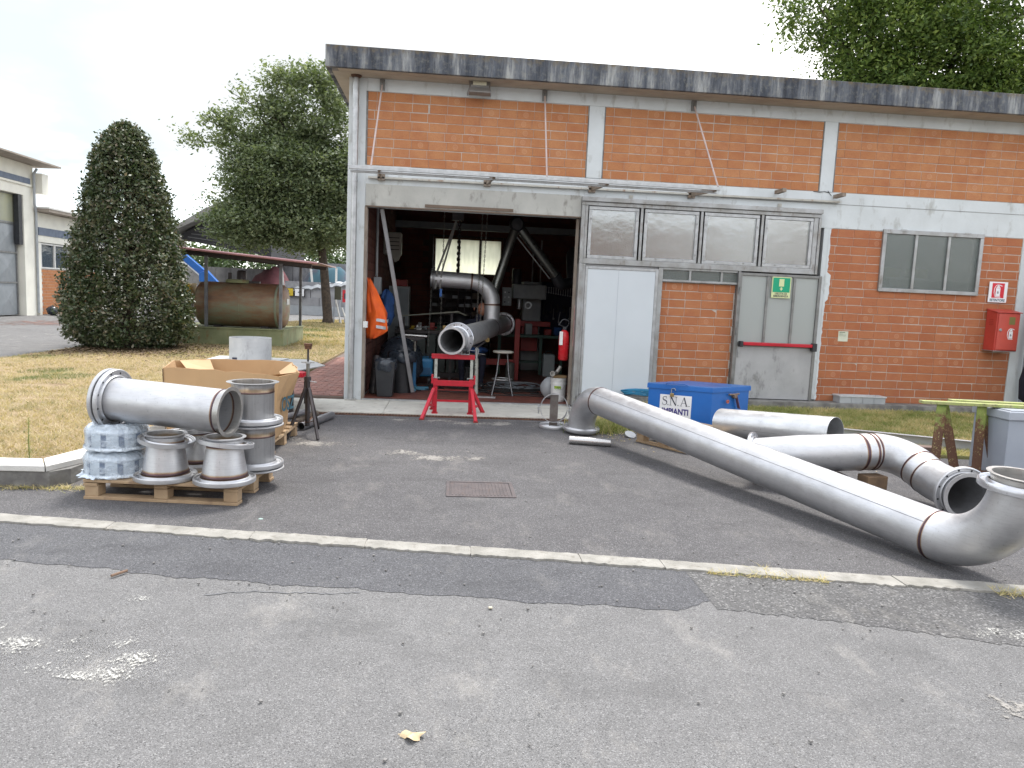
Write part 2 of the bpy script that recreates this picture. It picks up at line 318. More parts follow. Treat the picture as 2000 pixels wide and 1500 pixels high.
treeM = m_leaf('grey_green_leaves', [(.085, .115, .060), (.135, .170, .092), (.19, .225, .135), (.27, .30, .20)], .36, .5)
tree2M = m_leaf('fresh_green_leaves', [(.036, .066, .018), (.078, .128, .030), (.135, .195, .050), (.22, .28, .08)], .3, .5)
farLeaf = m_leaf('far_leaves', [(.05, .08, .035), (.09, .13, .06), (.13, .17, .09)], .25, .6)

# ------------------------------------------------------------------ geometry helpers
class MB:
    def __init__(s): s.v = []; s.f = []; s.mi = []; s.h = []
    def add(s, vs, fs, mi=0, heat=None):
        o = len(s.v); s.v += [tuple(p) for p in vs]; s.f += [tuple(i+o for i in q) for q in fs]; s.mi += [mi]*len(fs)
        s.h += (heat if heat is not None else [0.]*len(vs)); return s
    def box(s, a, b, mi=0, rot=None, piv=None, sk=None):
        x0, y0, z0 = a; x1, y1, z1 = b
        vs = [Vector(p) for p in ((x0,y0,z0),(x1,y0,z0),(x1,y1,z0),(x0,y1,z0),(x0,y0,z1),(x1,y0,z1),(x1,y1,z1),(x0,y1,z1))]
        if rot is not None:
            pv = Vector(piv) if piv is not None else sum(vs, Vector())/8
            vs = [rot @ (p-pv) + pv for p in vs]
        return s.add(vs, [(0,3,2,1),(4,5,6,7),(0,1,5,4),(1,2,6,5),(2,3,7,6),(3,0,4,7)], mi)
    def bar(s, p0, p1, wx, wy, mi=0, up=(0, 0, 1)):        # square bar between two points
        p0 = Vector(p0); p1 = Vector(p1); d = (p1-p0).normalized(); u = Vector(up)
        if abs(d.dot(u)) > .98: u = Vector((0, 1, 0))
        a = d.cross(u).normalized(); c = a.cross(d).normalized(); vs = []
        for p in (p0, p1):
            for sx, sy in ((-1,-1),(1,-1),(1,1),(-1,1)): vs.append(p+a*sx*wx/2+c*sy*wy/2)
        return s.add(vs, [(3,2,1,0),(4,5,6,7),(0,1,5,4),(1,2,6,5),(2,3,7,6),(3,0,4,7)], mi)
    def tube(s, pts, r, n=10, mi=0, cap=True, closed=False, heat=None, twist=0., flat=1.):
        pts = [Vector(p) for p in pts]; k = len(pts); rs = r if hasattr(r, '__len__') else [r]*k
        ts = []
        for i in range(k):
            a = pts[i-1] if (i > 0 or closed) else pts[i]; b = pts[(i+1) % k] if (i < k-1 or closed) else pts[i]
            ts.append((b-a).normalized())
        u = Vector((0, 0, 1)) if abs(ts[0].z) < .9 else Vector((1, 0, 0))
        x = ts[0].cross(u).normalized(); vs = []; hh = []
        for i in range(k):
            x = (x - ts[i]*x.dot(ts[i])).normalized(); y = ts[i].cross(x)
            for j in range(n):
                a = 2*PI*j/n+twist; vs.append(pts[i]+(x*math.cos(a)+y*math.sin(a)*flat)*rs[i])
            hh += [heat[i] if heat else 0.]*n
        fs = []
        m = k if closed else k-1
        for i in range(m):
            for j in range(n):
                a, b = i*n+j, i*n+(j+1) % n; c, d = ((i+1) % k)*n+(j+1) % n, ((i+1) % k)*n+j
                fs.append((a, b, c, d))
        if cap and not closed: fs.append(tuple(range(n))[::-1]); fs.append(tuple((k-1)*n+j for j in range(n)))
        return s.add(vs, fs, mi, hh)
    def lathe(s, prof, o, d=(0, 0, 1), n=40, mi=0, closed=False, heat=None, ell=1., jit=None):
        o = Vector(o); d = Vector(d).normalized(); u = Vector((0, 0, 1)) if abs(d.z) < .9 else Vector((1, 0, 0))
        x = d.cross(u).normalized(); y = d.cross(x); vs = []; hh = []
        for i, (r, z) in enumerate(prof):
            for j in range(n):
                a = 2*PI*j/n; q = jit(i, a) if jit else (1, 0)
                vs.append(o+d*(z+q[1])+(x*math.cos(a)+y*math.sin(a)*ell)*r*q[0])
            hh += [heat[i] if heat else 0.]*n
        k = len(prof); fs = []
        for i in range(k if closed else k-1):
            for j in range(n):
                i2 = (i+1) % k
                fs.append((i*n+j, i2*n+j, i2*n+(j+1) % n, i*n+(j+1) % n))
        return s.add(vs, fs, mi, hh)
    def quad(s, a, b, c, d, mi=0): return s.add([a, b, c, d], [(0, 1, 2, 3)], mi)
    def disc(s, o, d, r, n=16, mi=0):
        o = Vector(o); d = Vector(d).normalized(); u = Vector((0, 0, 1)) if abs(d.z) < .9 else Vector((1, 0, 0))
        x = d.cross(u).normalized(); y = d.cross(x)
        return s.add([o+(x*math.cos(2*PI*j/n)+y*math.sin(2*PI*j/n))*r for j in range(n)], [tuple(range(n))], mi)
    def prism(s, poly, z0, z1, mi=0):                      # polygon (x, y) extruded in z
        n = len(poly); vs = [(x, y, z0) for x, y in poly]+[(x, y, z1) for x, y in poly]
        return s.add(vs, [tuple(range(n))[::-1], tuple(range(n, 2*n))]+[(i, (i+1) % n, n+(i+1) % n, n+i) for i in range(n)], mi)
    def prism_d(s, poly, o, ax, ay, dep, mi=0):            # polygon in plane (ax, ay) extruded along their normal by dep
        o = Vector(o); ax = Vector(ax); ay = Vector(ay); nn = ax.cross(ay).normalized()*dep; n = len(poly)
        vs = [o+ax*p+ay*q for p, q in poly]; vs += [v+nn for v in vs]
        return s.add(vs, [tuple(range(n))[::-1], tuple(range(n, 2*n))]+[(i, (i+1) % n, n+(i+1) % n, n+i) for i in range(n)], mi)

def build(name, mb, mat, parent=None, off=None, smooth=None, bevel=0, label=None, kind=None, fixn=True):
    me = bpy.data.meshes.new(name)
    off = Vector(off) if off is not None else (wloc(parent) if parent else Vector())
    me.from_pydata([tuple(Vector(p)-off) for p in mb.v], [], mb.f)
    mats = mat if isinstance(mat, (list, tuple)) else [mat]
    for m in mats: me.materials.append(m)
    if len(mats) > 1: me.polygons.foreach_set('material_index', mb.mi)
    if any(mb.h):
        a = me.attributes.new('tint_level', 'FLOAT', 'POINT'); a.data.foreach_set('value', mb.h)
    me.update()
    if fixn:
        import bmesh
        bm = bmesh.new(); bm.from_mesh(me); bmesh.ops.recalc_face_normals(bm, faces=bm.faces[:]); bm.to_mesh(me); bm.free()
    if smooth is not None:
        me.polygons.foreach_set('use_smooth', [True]*len(me.polygons)); me.set_sharp_from_angle(angle=math.radians(smooth))
    o = bpy.data.objects.new(name, me); COL.objects.link(o)
    if parent: o.parent = parent
    else: o.location = off
    if bevel:
        md = o.modifiers.new('bevel', 'BEVEL'); md.width = bevel; md.segments = 2; md.limit_method = 'ANGLE'; md.angle_limit = math.radians(40)
    if label: o['label'] = label
    if kind: o['kind'] = kind
    return o
def wloc(o):
    v = Vector()
    while o: v += o.location; o = o.parent
    return v
def thing(name, loc, label, cat, group=None):
    o = bpy.data.objects.new(name, None); COL.objects.link(o); o.location = loc; o.empty_display_size = .1
    o['label'] = label; o['category'] = cat
    if group: o['group'] = group
    return o
def tag(o, label, cat, group=None):
    o['label'] = label; o['category'] = cat
    if group: o['group'] = group
    return o
def solo(name, mb, mat, label, cat, loc, group=None, **kw):
    o = build(name, mb, mat, None, off=loc, **kw); return tag(o, label, cat, group)
def dup(root, loc=None, rotz=None, label=None, name=None):
    def cp(o, par):
        c = o.copy(); COL.objects.link(c)
        if par: c.parent = par
        for ch in [k for k in COL.objects if k.parent == o]: cp(ch, c)
        return c
    r = cp(root, None)
    if loc is not None: r.location = loc
    if rotz is not None: r.rotation_euler = (0, 0, rotz)
    if label: r['label'] = label
    return r
def text(body, size, o, xd, yd, mat, parent, name='lettering', sx=1., bold=0., ext=.0006, ctr=True, label=None):
    cu = bpy.data.curves.new(name, 'FONT'); cu.body = body; cu.size = size; cu.extrude = ext; cu.offset = bold
    if ctr: cu.align_x = 'CENTER'; cu.align_y = 'CENTER'
    t = bpy.data.objects.new(name, cu); COL.objects.link(t); cu.materials.append(mat)
    xd = Vector(xd).normalized(); yd = Vector(yd).normalized(); zd = xd.cross(yd)
    m = Matrix((xd*sx, yd, zd)).transposed().to_4x4(); m.translation = Vector(o)-(wloc(parent) if parent else Vector())
    bpy.context.view_layer.update()
    me = bpy.data.meshes.new_from_object(t); bpy.data.objects.remove(t)
    t = bpy.data.objects.new(name, me); COL.objects.link(t)
    if not me.materials: me.materials.append(mat)
    t.parent = parent; t.matrix_local = m
    if label: t['label'] = label
    return t
def fillet(pts, rad, seg=12):
    pts = [Vector(p) for p in pts]; out = [pts[0]]; marks = []
    for i in range(1, len(pts)-1):
        r = rad[i-1] if hasattr(rad, '__len__') else rad
        a = (pts[i-1]-pts[i]).normalized(); b = (pts[i+1]-pts[i]).normalized()
        ang = a.angle(b); t = r/math.tan(ang/2); c = pts[i]+(a+b).normalized()*(r/math.sin(ang/2))
        s0 = pts[i]+a*t; s1 = pts[i]+b*t; v0 = s0-c; v1 = s1-c; tot = v0.angle(v1)
        n = max(3, int(seg*tot/(PI/2)))
        marks += [len(out), len(out)+n]
        for k in range(n+1):
            q = k/n; out.append(c+(v0*math.sin((1-q)*tot)+v1*math.sin(q*tot))/math.sin(tot))
    out.append(pts[-1]); return out, marks
def pipe(path, r, welds=(), wall=.005, n=44, extra=(), hw=.03):
    """steel pipe with an outer and an inner skin; welds = distances along the path that carry heat tint"""
    P = [Vector(p) for p in path]; D = [0.]
    for a, b in zip(P, P[1:]): D.append(D[-1]+(b-a).length)
    L = D[-1]; keys = set(D)
    for w_ in welds:
        for k in (-1.6, -1, -.5, -.15, .15, .5, 1, 1.6): keys.add(min(L, max(0, w_+k*hw)))
    keys = sorted(keys); kk = [keys[0]]
    for q in keys[1:]:
        if q-kk[-1] > .002: kk.append(q)
    def at(q):
        for i in range(len(D)-1):
            if q <= D[i+1]+1e-9: return P[i].lerp(P[i+1], (q-D[i])/max(1e-9, D[i+1]-D[i]))
        return P[-1]
    pts = [at(q) for q in kk]
    ht = [max([0.]+[max(0, 1-abs(q-w_)/(1.7*hw)) for w_ in welds]) for q in kk]
    mb = MB(); mb.tube(pts, r, n, cap=False, heat=ht)
    o = len(mb.v); mb.tube(pts, r-wall, n, cap=False, heat=[h*.7 for h in ht])
    k = len(pts)
    for base in (0, (k-1)*n):
        for j in range(n): mb.f.append((base+j, base+(j+1) % n, o+base+(j+1) % n, o+base+j)); mb.mi.append(0)
    # weld beads
    for w_ in welds:
        c = at(w_); d = (at(min(L, w_+.01))-at(max(0, w_-.01))).normalized()
        mb.lathe([(r+.0005, -.006), (r+.004, -.003), (r+.004, .003), (r+.0005, .006)], c, d, n, heat=[.75]*4)
    return mb
def flange(mb, o, d, ri=.166, ro=.2225, t=.022, n=48, holes=12, mi=0, hmi=1):
    """loose pressed flange: rounded outer rim, raised inner hub, dark discs for the shade in bolt holes"""
    mb.lathe([(ri, -t*.2), (ri+.002, t*.8), (ri+.007, t), (ri+.013, t*.8), (ri+.018, t*.30), (ro-.017, t*.30), (ro-.012, t*.75), (ro-.006, t*.85), (ro-.001, t*.6), (ro, t*.1), (ro-.001, -t*.45), (ro-.007, -t*.6), (ri+.012, -t*.45)], o, d, n, mi, closed=True)
    if holes:
        dv = Vector(d).normalized(); u = Vector((0, 0, 1)) if abs(dv.z) < .9 else Vector((1, 0, 0)); x = dv.cross(u).normalized(); y = dv.cross(x)
        rm = (ri+ro)/2
        for j in range(holes):
            a = 2*PI*(j+.5)/holes; c = Vector(o)+(x*math.cos(a)+y*math.sin(a))*rm
            mb.disc(c+dv*(t*.30+.0012), dv, .0085, 10, hmi); mb.disc(c-dv*(t*.56), -dv, .0085, 10, hmi)
def collar(mb, o, d, r=.162, lip=.185, h=.05, n=44):
    """lap-joint stub end: short pipe flaring to a flat lip; d points to the lip"""
    mb.lathe([(r, 0), (r, h-.016), (r+.006, h-.008), (r+.014, h-.004), (lip, h-.004), (lip, h), (r-.004, h), (r-.006, h-.02), (r-.006, 0)], o, d, n)

# ================================================================== GROUND
mb = MB(); mb.quad((-600, -600, -.03), (600, -600, -.03), (600, 600, -.03), (-600, 600, -.03))
build('ground', mb, grassG, kind='structure')
mb = MB(); mb.quad((-60, -40, -.006), (60, -40, -.006), (60, 70, -.006), (-60, 70, -.006))
build('road', mb, roadM, kind='structure')
kb = lambda x: 5.118-.1653*(x+2.964)                      # back edge of the flush kerb strip
kf = lambda x: kb(x)-.145
def ribbon(name, xs, yt, yb, z, mat):
    mb = MB()
    for a, b in zip(xs, xs[1:]): mb.quad((a, yb(a), z), (b, yb(b), z), (b, yt(b), z), (a, yt(a), z))
    return build(name, mb, mat, kind='structure', fixn=False)
yard = [(-3.6, kb(-3.6)-.02), (14, kb(14)-.02), (14, 7.0), (5.0, 7.9), (1.9, 9.2), (1.9, 9.66), (-2.3, 9.66), (-2.3, 9.2), (-2.62, 8.2), (-2.80, 7.0), (-2.85, 6.2), (-3.0, 5.9), (-3.6, 5.9)]
mb = MB(); mb.prism(yard, -.05, .0); build('forecourt', mb, yardM, kind='structure')
rnd.seed(3)
xs = [-9+.025*i for i in range(422)]; jt = {round(x, 3): rnd.uniform(-.011, .011)+.012*math.sin(x*9)+.008*math.sin(x*23) for x in xs}
def pedge(x):
    P = [(-9, 5.3), (-4, 4.62), (-2.5, 4.302), (-1.372, 4.049), (-.44, 3.908), (.734, 3.73), (1.231, 3.674), (1.5, 3.80)]
    for (a, b), (c, d) in zip(P, P[1:]):
        if x <= c: return b+(d-b)*(x-a)/(c-a)
    return 3.8
ribbon('dark_patch_strip', [x for x in xs if x < 1.5], lambda x: kf(x)+.012, lambda x: pedge(x)+jt.get(round(x, 3), 0), -.0035, patchM)
xr = [1.477+.025*i for i in range(280)]
def redge(x):
    P = [(1.4, 3.72), (2.22, 3.50), (2.88, 3.27), (9, 1.4)]
    for (a, b), (c, d) in zip(P, P[1:]):
        if x <= c: return b+(d-b)*(x-a)/(c-a)
    return 1.4
jr = {round(x, 3): rnd.uniform(-.02, .02) for x in xr}
ribbon('worn_edge_strip', xr, lambda x: kf(x)+.012, lambda x: redge(x)+jr.get(round(x, 3), 0), -.0035, roughM)
# flush kerb strip: separate slabs, some chipped
ks = thing('kerb_strip', (0, 4.6, 0), 'line of flush concrete kerb slabs between forecourt and road', 'kerb')
ks['kind'] = 'structure'
br = [-10.2, -9.2, -8.2, -7.2, -6.2, -5.15, -4.15, -3.15, -2.16, -1.22, -.48, .18, .86, 1.36, 2.10, 2.75, 3.36, 4.4, 5.4, 6.4, 7.4, 8.4, 9.4, 10.4]
for a, b in zip(br, br[1:]):
    mb = MB(); n = 22; g_ = .003; top = []; bot = []
    for i in range(n+1):
        x = a+g_+(b-a-2*g_)*i/n
        top.append((x, kb(x)+rnd.uniform(-.008, .005))); bot.append((x, kf(x)+rnd.uniform(-.016, .008)-(.02 if rnd.random() < .08 else 0)))
    poly = bot+top[::-1]; mb.prism(poly, -.04, .010+rnd.uniform(-.003, .003)); build('kerb_slab', mb, kerbM, ks, bevel=.003)
mb = MB(); mb.add([(-10.2, kf(-10.2)+.02, -.02), (10.4, kf(10.4)+.02, -.02), (10.4, kb(10.4)-.012, -.02), (-10.2, kb(-10.2)-.012, -.02), (-10.2, kf(-10.2)+.02, .0045), (10.4, kf(10.4)+.02, .0045), (10.4, kb(10.4)-.012, .0045), (-10.2, kb(-10.2)-.012, .0045)], [(4, 5, 6, 7), (0, 1, 5, 4), (2, 3, 7, 6)])
build('mortar_bed', mb, simple('kerb_mortar', (.46, .44, .40), (.36, .34, .31), 20, .95), ks)
# worn paint and marks
def paintmat(name, col, thr, sc, soft=.45):
    b = NB(name); v = b.vec(); p = b.n('ShaderNodeBsdfPrincipled'); p.inputs['Base Color'].default_value = col+(1,); p.inputs['Roughness'].default_value = .85
    t = b.n('ShaderNodeBsdfTransparent'); ms = b.n('ShaderNodeMixShader')
    sp = b.n('ShaderNodeSeparateXYZ'); b.l(b.tc.outputs['Generated'], sp.inputs[0])
    ex = b.math('MULTIPLY', b.math('MULTIPLY', sp.outputs[0], b.math('SUBTRACT', 1., sp.outputs[0])), 4.)
    ey = b.math('MULTIPLY', b.math('MULTIPLY', sp.outputs[1], b.math('SUBTRACT', 1., sp.outputs[1])), 4.)
    e = b.math('MULTIPLY', b.math('POWER', b.math('MULTIPLY', ex, ey), .5), soft)
    n1 = b.noise(v, sc, 9, .85); n2 = b.noise(v, 3, 3)
    k = b.math('ADD', b.math('ADD', n1, b.math('MULTIPLY', b.math('SUBTRACT', n2, .5), .7)), b.math('SUBTRACT', e, soft))
    b.l(b.ramp(k, [(thr, 0.), (thr+.035, 1.)]), ms.inputs[0]); b.l(t.outputs[0], ms.inputs[1]); b.l(p.outputs[0], ms.inputs[2]); b.l(ms.outputs[0], b.o.inputs[0]); return b.m
pw = paintmat('worn_white_paint', (.56, .55, .51), .545, 62)
pw2 = paintmat('worn_white_paint_faint', (.52, .51, .47), .575, 62)
dust = paintmat('pale_dust', (.26, .245, .225), .50, 30)
ml = simple('crack_filler', (.11, .112, .118), (.16, .16, .162), 14, .9)
def mark(x0, y0, x1, y1, mat, ang=0., name='road_marking', z=.0):
    cx, cy = (x0+x1)/2, (y0+y1)/2; dx, dy = (x1-x0)/2, (y1-y0)/2; c, s_ = math.cos(ang), math.sin(ang); mb = MB()
    P = [(cx+a*dx*c-b*dy*s_, cy+a*dx*s_+b*dy*c, z) for a, b in ((-1,-1),(1,-1),(1,1),(-1,1))]
    mb.quad(*P); o = build(name, mb, mat, None, off=(cx, cy, z), kind='structure', fixn=False); return o
mark(-1.72, 3.70, -1.32, 3.87, pw, -.05); mark(-1.98, 2.965, -.98, 3.075, pw, -.2); mark(-2.9, 3.15, -1.7, 3.32, pw, -.2, z=.001)
mark(-1.62, 3.0, -.98, 3.42, pw2, -.45, z=.0015); mark(-2.6, 3.1, -1.1, 3.6, pw2, -.1, z=.002); mark(2.35, 3.26, 3.9, 3.42, pw, -.22)
mark(-1.9, 2.9, -.8, 3.25, pw2, -.2, z=.0025)
mark(-1.6, 9.0, 2.0, 9.6, dust, 0, 'dust_patch', .003); mark(-.9, 6.9, .6, 7.7, dust, .1, 'dust_patch', .003); mark(-1.9, 7.4, -.9, 8.3, dust, .3, 'dust_patch', .0035); mark(2.1, 2.2, 3.2, 3.0, dust, .0, 'dust_patch', -.002)
rnd.seed(5)
mb = MB(); x = -1.22; y = 3.82; pts = []
while x < -.42: pts.append((x, y)); x += .022; y += rnd.uniform(-.010, .0115)
w0 = .004
for (a, b), (c, d) in zip(pts, pts[1:]):
    w1 = rnd.uniform(.003, .014); mb.quad((a, b-w0, -.0028), (c, d-w1, -.0028), (c, d+w1*.4, -.0028), (a, b+w0*.4, -.0028)); w0 = w1
build('sealed_crack', mb, ml, kind='structure', fixn=False)
# manhole grate (cast iron, flush in the forecourt)
gr = thing('manhole_cover', (.30, 6.03, 0), 'rectangular ribbed cast iron cover set flush in the forecourt', 'manhole cover')
gx0, gx1, gy0, gy1 = .02, .585, 5.79, 6.28
mb = MB(); mb.box((gx0, gy0, .0), (gx1, gy0+.03, .008)); mb.box((gx0, gy1-.03, .0), (gx1, gy1, .008)); mb.box((gx0, gy0+.03, 0), (gx0+.03, gy1-.03, .008)); mb.box((gx1-.03, gy0+.03, 0), (gx1, gy1-.03, .008))
castM = simple('cast_iron', (.125, .105, .105), (.085, .075, .078), 8, .6, .3, .3, 60, dirt=(.13, .085, .07))
build('frame', mb, castM, gr, bevel=.002)
mb = MB(); mb.box((gx0+.034, gy0+.034, -.002), (gx1-.034, gy1-.034, .003)); build('plate', mb, castM, gr)
for i in range(17):
    x = gx0+.045+i*.0285
    mb = MB(); mb.box((x, gy0+.045, .003), (x+.014, gy1-.045, .0065)); build('rib', mb, castM, gr)
# drain channel along the doorway apron
dr = thing('drain_grating', (0, 9.6, 0), 'narrow rusty slotted drain grating along the concrete apron', 'drain')
mb = MB(); mb.box((-2.3, 9.60, .0), (1.95, 9.615, .012)); mb.box((-2.3, 9.70, .0), (1.95, 9.715, .012)); mb.box((-2.3, 9.615, -.02), (1.95, 9.70, .002), 1)
build('frame', mb, [rustM, recessM], dr)
bar0 = None
for i in range(106):
    x = -2.28+i*.04
    if bar0 is None:
        mb = MB(); mb.box((x, 9.615, .002), (x+.018, 9.70, .0115)); bar0 = build('bar', mb, rustM, dr)
    else:
        c = bar0.copy(); COL.objects.link(c); c.location = (i*.04, 0, 0)
# concrete apron (two slabs with a joint) and brick path, floor
ap = thing('apron', (0, 10.3, 0), 'pale concrete apron in front of the workshop doorway', 'apron'); ap['kind'] = 'structure'
for a, b in ((-2.3, -.83), (-.825, 1.95)):
    mb = MB(); mb.box((a, 9.717, -.05), (b, 10.84, .028)); build('slab', mb, simple('apron_concrete', (.55, .535, .48), (.46, .445, .40), 3, .9, 0, .4, 60, dirt=(.32, .30, .27)), ap, bevel=.004)
mb = MB(); mb.box((-2.3, 9.45, -.05), (1.95, 9.598, .004)); build('channel_edge', mb, yardM, kind='structure')
mb = MB(); mb.box((-1.235, 10.842, -.05), (1.84, 10.90, .046)); build('door_sill', mb, galv, kind='structure')
mb = MB(); mb.box((-1.235, 10.902, -.05), (9.0, 17.0, .04)); build('floor', mb, redTile, kind='structure')
pathM = simple('red_paving', (.30, .15, .12), (.20, .10, .085), 5, .9, 0, .4, 40, dirt=(.25, .2, .17))
pth = thing('path', (-2.2, 14, 0), 'narrow red block path beside the workshop side wall', 'path'); pth['kind'] = 'structure'
mb = MB(); mb.box((-2.55, 10.85, -.05), (-1.5, 24, .062)); build('bed', mb, simple('path_joint', (.17, .13, .11), None, 9, .95), pth)
pv = MB(); rnd.seed(2)
for j in range(60):
    y = 10.9+j*.105
    for i in range(5):
        x = -2.53+i*.205+(.1 if j % 2 else 0)
        if x+.2 < -1.5: pv.box((x+.004, y+.004, .05), (x+.197, y+.099, .072+rnd.uniform(-.003, .003)))
pb = build('paver', pv, pathM, pth); pb['kind'] = 'stuff'
# lawn pieces (raised beds of soil) ------------------------------------------------
def lawn(name, poly, z, mat=grassG):
    mb = MB(); mb.prism(poly, -.05, z); return build(name, mb, mat, kind='structure')
LG = .10
leftpoly = [(-30, 6.4), (-4.6, 5.95), (-3.5, 5.97), (-3.05, 6.0), (-2.98, 6.25), (-2.93, 7.0), (-2.75, 8.2), (-2.42, 9.2), (-2.32, 10.84), (-2.56, 10.86), (-2.56, 24), (-2.3, 30), (-2.2, 38.5), (-6.2, 38.5), (-8.1, 27), (-8.1, 14.2), (-8.4, 12), (-10.5, 9.5), (-30, 9)]
lawn('lawn', leftpoly, LG)
rightpoly = [(1.9, 10.60), (1.9, 9.21), (5.0, 7.91), (14, 7.01), (30, 6.6), (30, 10.6)]
VZ = lambda y: .035+.10*max(0., min(1., (y-8.9)/1.6))
mb = MB(); ys = [None, 8.95, 9.6, 10.1, 10.6]
for i in range(40):
    xa, xb = 1.9+i*.7, 1.9+(i+1)*.7; fy = lambda x: 9.21-.42*(x-1.9) if x < 5 else (7.91-.1*(x-5) if x < 14 else 7.01)
    cols = []
    for x in (xa, xb): y0_ = fy(x); cols.append([(x, y, VZ(y)) for y in [y0_]+[max(y0_+.01*k, yy) for k, yy in enumerate(ys[1:], 1)]])
    for k in range(4): mb.quad(cols[0][k], cols[1][k], cols[1][k+1], cols[0][k+1])
    mb.quad((xa, cols[0][0][1], -.02), (xb, cols[1][0][1], -.02), cols[1][0], cols[0][0])
build('verge', mb, m_ground('verge_soil', (.42, .33, .20), (.28, .24, .12), (.26, .27, .11), (.24, .17, .10)), kind='structure')
# grass blades -------------------------------------------------------------
def inpoly(x, y, P):
    c = np.zeros(len(x), bool); n = len(P); j = n-1
    for i in range(n):
        xi, yi = P[i]; xj, yj = P[j]
        t = ((yi > y) != (yj > y)) & (x < (xj-xi)*(y-yi)/((yj-yi) if yj != yi else 1e-9)+xi); c ^= t; j = i
    return c
def fbm(x, y, s, seed=0):
    r = np.random.RandomState(seed); v = 0
    for k in range(5):
        a, b, p, q = r.uniform(0, 6.28, 4); fq = s*(1.0+k*.83)
        v = v+np.sin(x*fq*math.cos(a)+y*fq*math.sin(a)+p)*np.cos(y*fq*math.cos(b)-x*fq*math.sin(b)+q)
    return v/2.2
def blades(name, pts, z, h, wd, rv, mat, lean=.6, seed=1):
    r = np.random.RandomState(seed); n = len(pts); a = r.uniform(0, 2*PI, n); hh = h*r.uniform(.5, 1.3, n); w_ = wd*r.uniform(.6, 1.3, n)
    L = r.normal(0, lean, (n, 2))*hh[:, None]; px, py = np.cos(a)*w_/2, np.sin(a)*w_/2
    V = np.zeros((n, 3, 3)); V[:, 0, 0] = pts[:, 0]-px; V[:, 0, 1] = pts[:, 1]-py; V[:, 1, 0] = pts[:, 0]+px; V[:, 1, 1] = pts[:, 1]+py
    V[:, 0, 2] = z; V[:, 1, 2] = z; z = np.asarray(z); V[:, 2, 0] = pts[:, 0]+L[:, 0]; V[:, 2, 1] = pts[:, 1]+L[:, 1]; V[:, 2, 2] = z+hh
    return np_mesh(name, V.reshape(-1, 3), np.arange(n*3).reshape(n, 3), np.repeat(rv, 3), mat)
def np_mesh(name, V, F, rv, mat, parent=None, kind='stuff', off=None, vpf=3):
    if off is not None: V = V-np.array(off)
    me = bpy.data.meshes.new(name); me.vertices.add(len(V)); me.vertices.foreach_set('co', V.ravel().astype(np.float32))
    me.loops.add(F.size); me.loops.foreach_set('vertex_index', F.ravel().astype(np.int32))
    me.polygons.add(len(F)); me.polygons.foreach_set('loop_start', (np.arange(len(F))*F.shape[1]).astype(np.int32))
    at = me.attributes.new('rv', 'FLOAT', 'POINT'); at.data.foreach_set('value', np.clip(rv, 0, 1).astype(np.float32))
    me.materials.append(mat); me.update(calc_edges=True); me.validate()
    o = bpy.data.objects.new(name, me); COL.objects.link(o)
    if parent: o.parent = parent
    if kind: o['kind'] = kind
    return o
def tagk(o, label, cat): o['label'] = label; o['category'] = cat; return o
R = np.random.RandomState(11)
def scatter(n, x0, x1, y0, y1, poly, seed, pw_=1.6):
    r = np.random.RandomState(seed); u = r.uniform(0, 1, n)**pw_; y = y0+(y1-y0)*u; x = r.uniform(x0, x1, n); k = inpoly(x, y, poly); return np.stack([x[k], y[k]], 1)
P = scatter(150000, -8.6, -2.25, 5.95, 22, leftpoly, 1, 1.7)
dens = fbm(P[:, 0], P[:, 1], 2.2, 4); P = P[(dens > -.9)]
g0 = .66+.22*fbm(P[:, 0], P[:, 1], 5, 3)+R.normal(0, .17, len(P)); gp = fbm(P[:, 0], P[:, 1], .9, 9); g0 = np.where(gp > .62, g0-.45, g0)
g0 = np.where((P[:, 1] > 15.5) & (P[:, 0] > -6), g0-.22, g0)
tagk(blades('grass', P, LG-.005, .042, .010, g0, bladeM, .9, 5), 'short dry straw coloured grass on the left lawn', 'grass')
P = scatter(26000, -8.1, -2.25, 20, 37, leftpoly, 7, 1.0)
tagk(blades('grass', P, LG-.005, .07, .03, .55+.3*fbm(P[:, 0], P[:, 1], .8, 3)+R.normal(0, .15, len(P)), bladeM, .8, 8), 'coarse dry grass beyond the oil tank under the tall tree', 'grass')
P = scatter(150000, 1.9, 11.5, 7.0, 10.6, rightpoly, 2, 1.0)
g1 = .56+.30*fbm(P[:, 0], P[:, 1], 3, 8)+.25*np.where(P[:, 1] < 8.9, .6, -.5)*.6+R.normal(0, .17, len(P))
tagk(blades('grass', P, .03+.10*np.clip((P[:, 1]-8.9)/1.6, 0, 1), .055, .009, g1, bladeG, .9, 6), 'mixed green and straw coloured verge below the brick wall', 'grass')
P = scatter(9000, -2.5, 10, 3.0, 6.0, [(-10, kf(-10)-.03), (10, kf(10)-.03), (10, kf(10)+.015), (-10, kf(-10)+.015)], 3, 1.0)
P2 = np.stack([R.uniform(1.6, 2.3, 260), np.zeros(260)], 1); P2[:, 1] = kf(P2[:, 0])+R.normal(-.02, .012, 260)
P3 = np.stack([R.uniform(3.25, 3.7, 420), np.zeros(420)], 1); P3[:, 1] = kf(P3[:, 0])+R.normal(.0, .03, 420)
P4 = np.stack([R.normal(1.98, .02, 60), np.zeros(60)], 1); P4[:, 1] = kf(P4[:, 0])+R.uniform(-.02, .15, 60)
P5 = np.stack([R.uniform(-3.5, -2.7, 700), R.normal(5.80, .035, 700)], 1)
P6 = np.stack([R.normal(1.95, .16, 1500), R.normal(9.02, .12, 1500)], 1)
PP = np.concatenate([P2, P3, P4, P5]); tagk(blades('weeds', PP, -.002, .03, .006, .75+R.normal(0, .15, len(PP)), bladeG, 1.3, 7), 'dry weed wisps in the joints of the kerb strip', 'weeds')
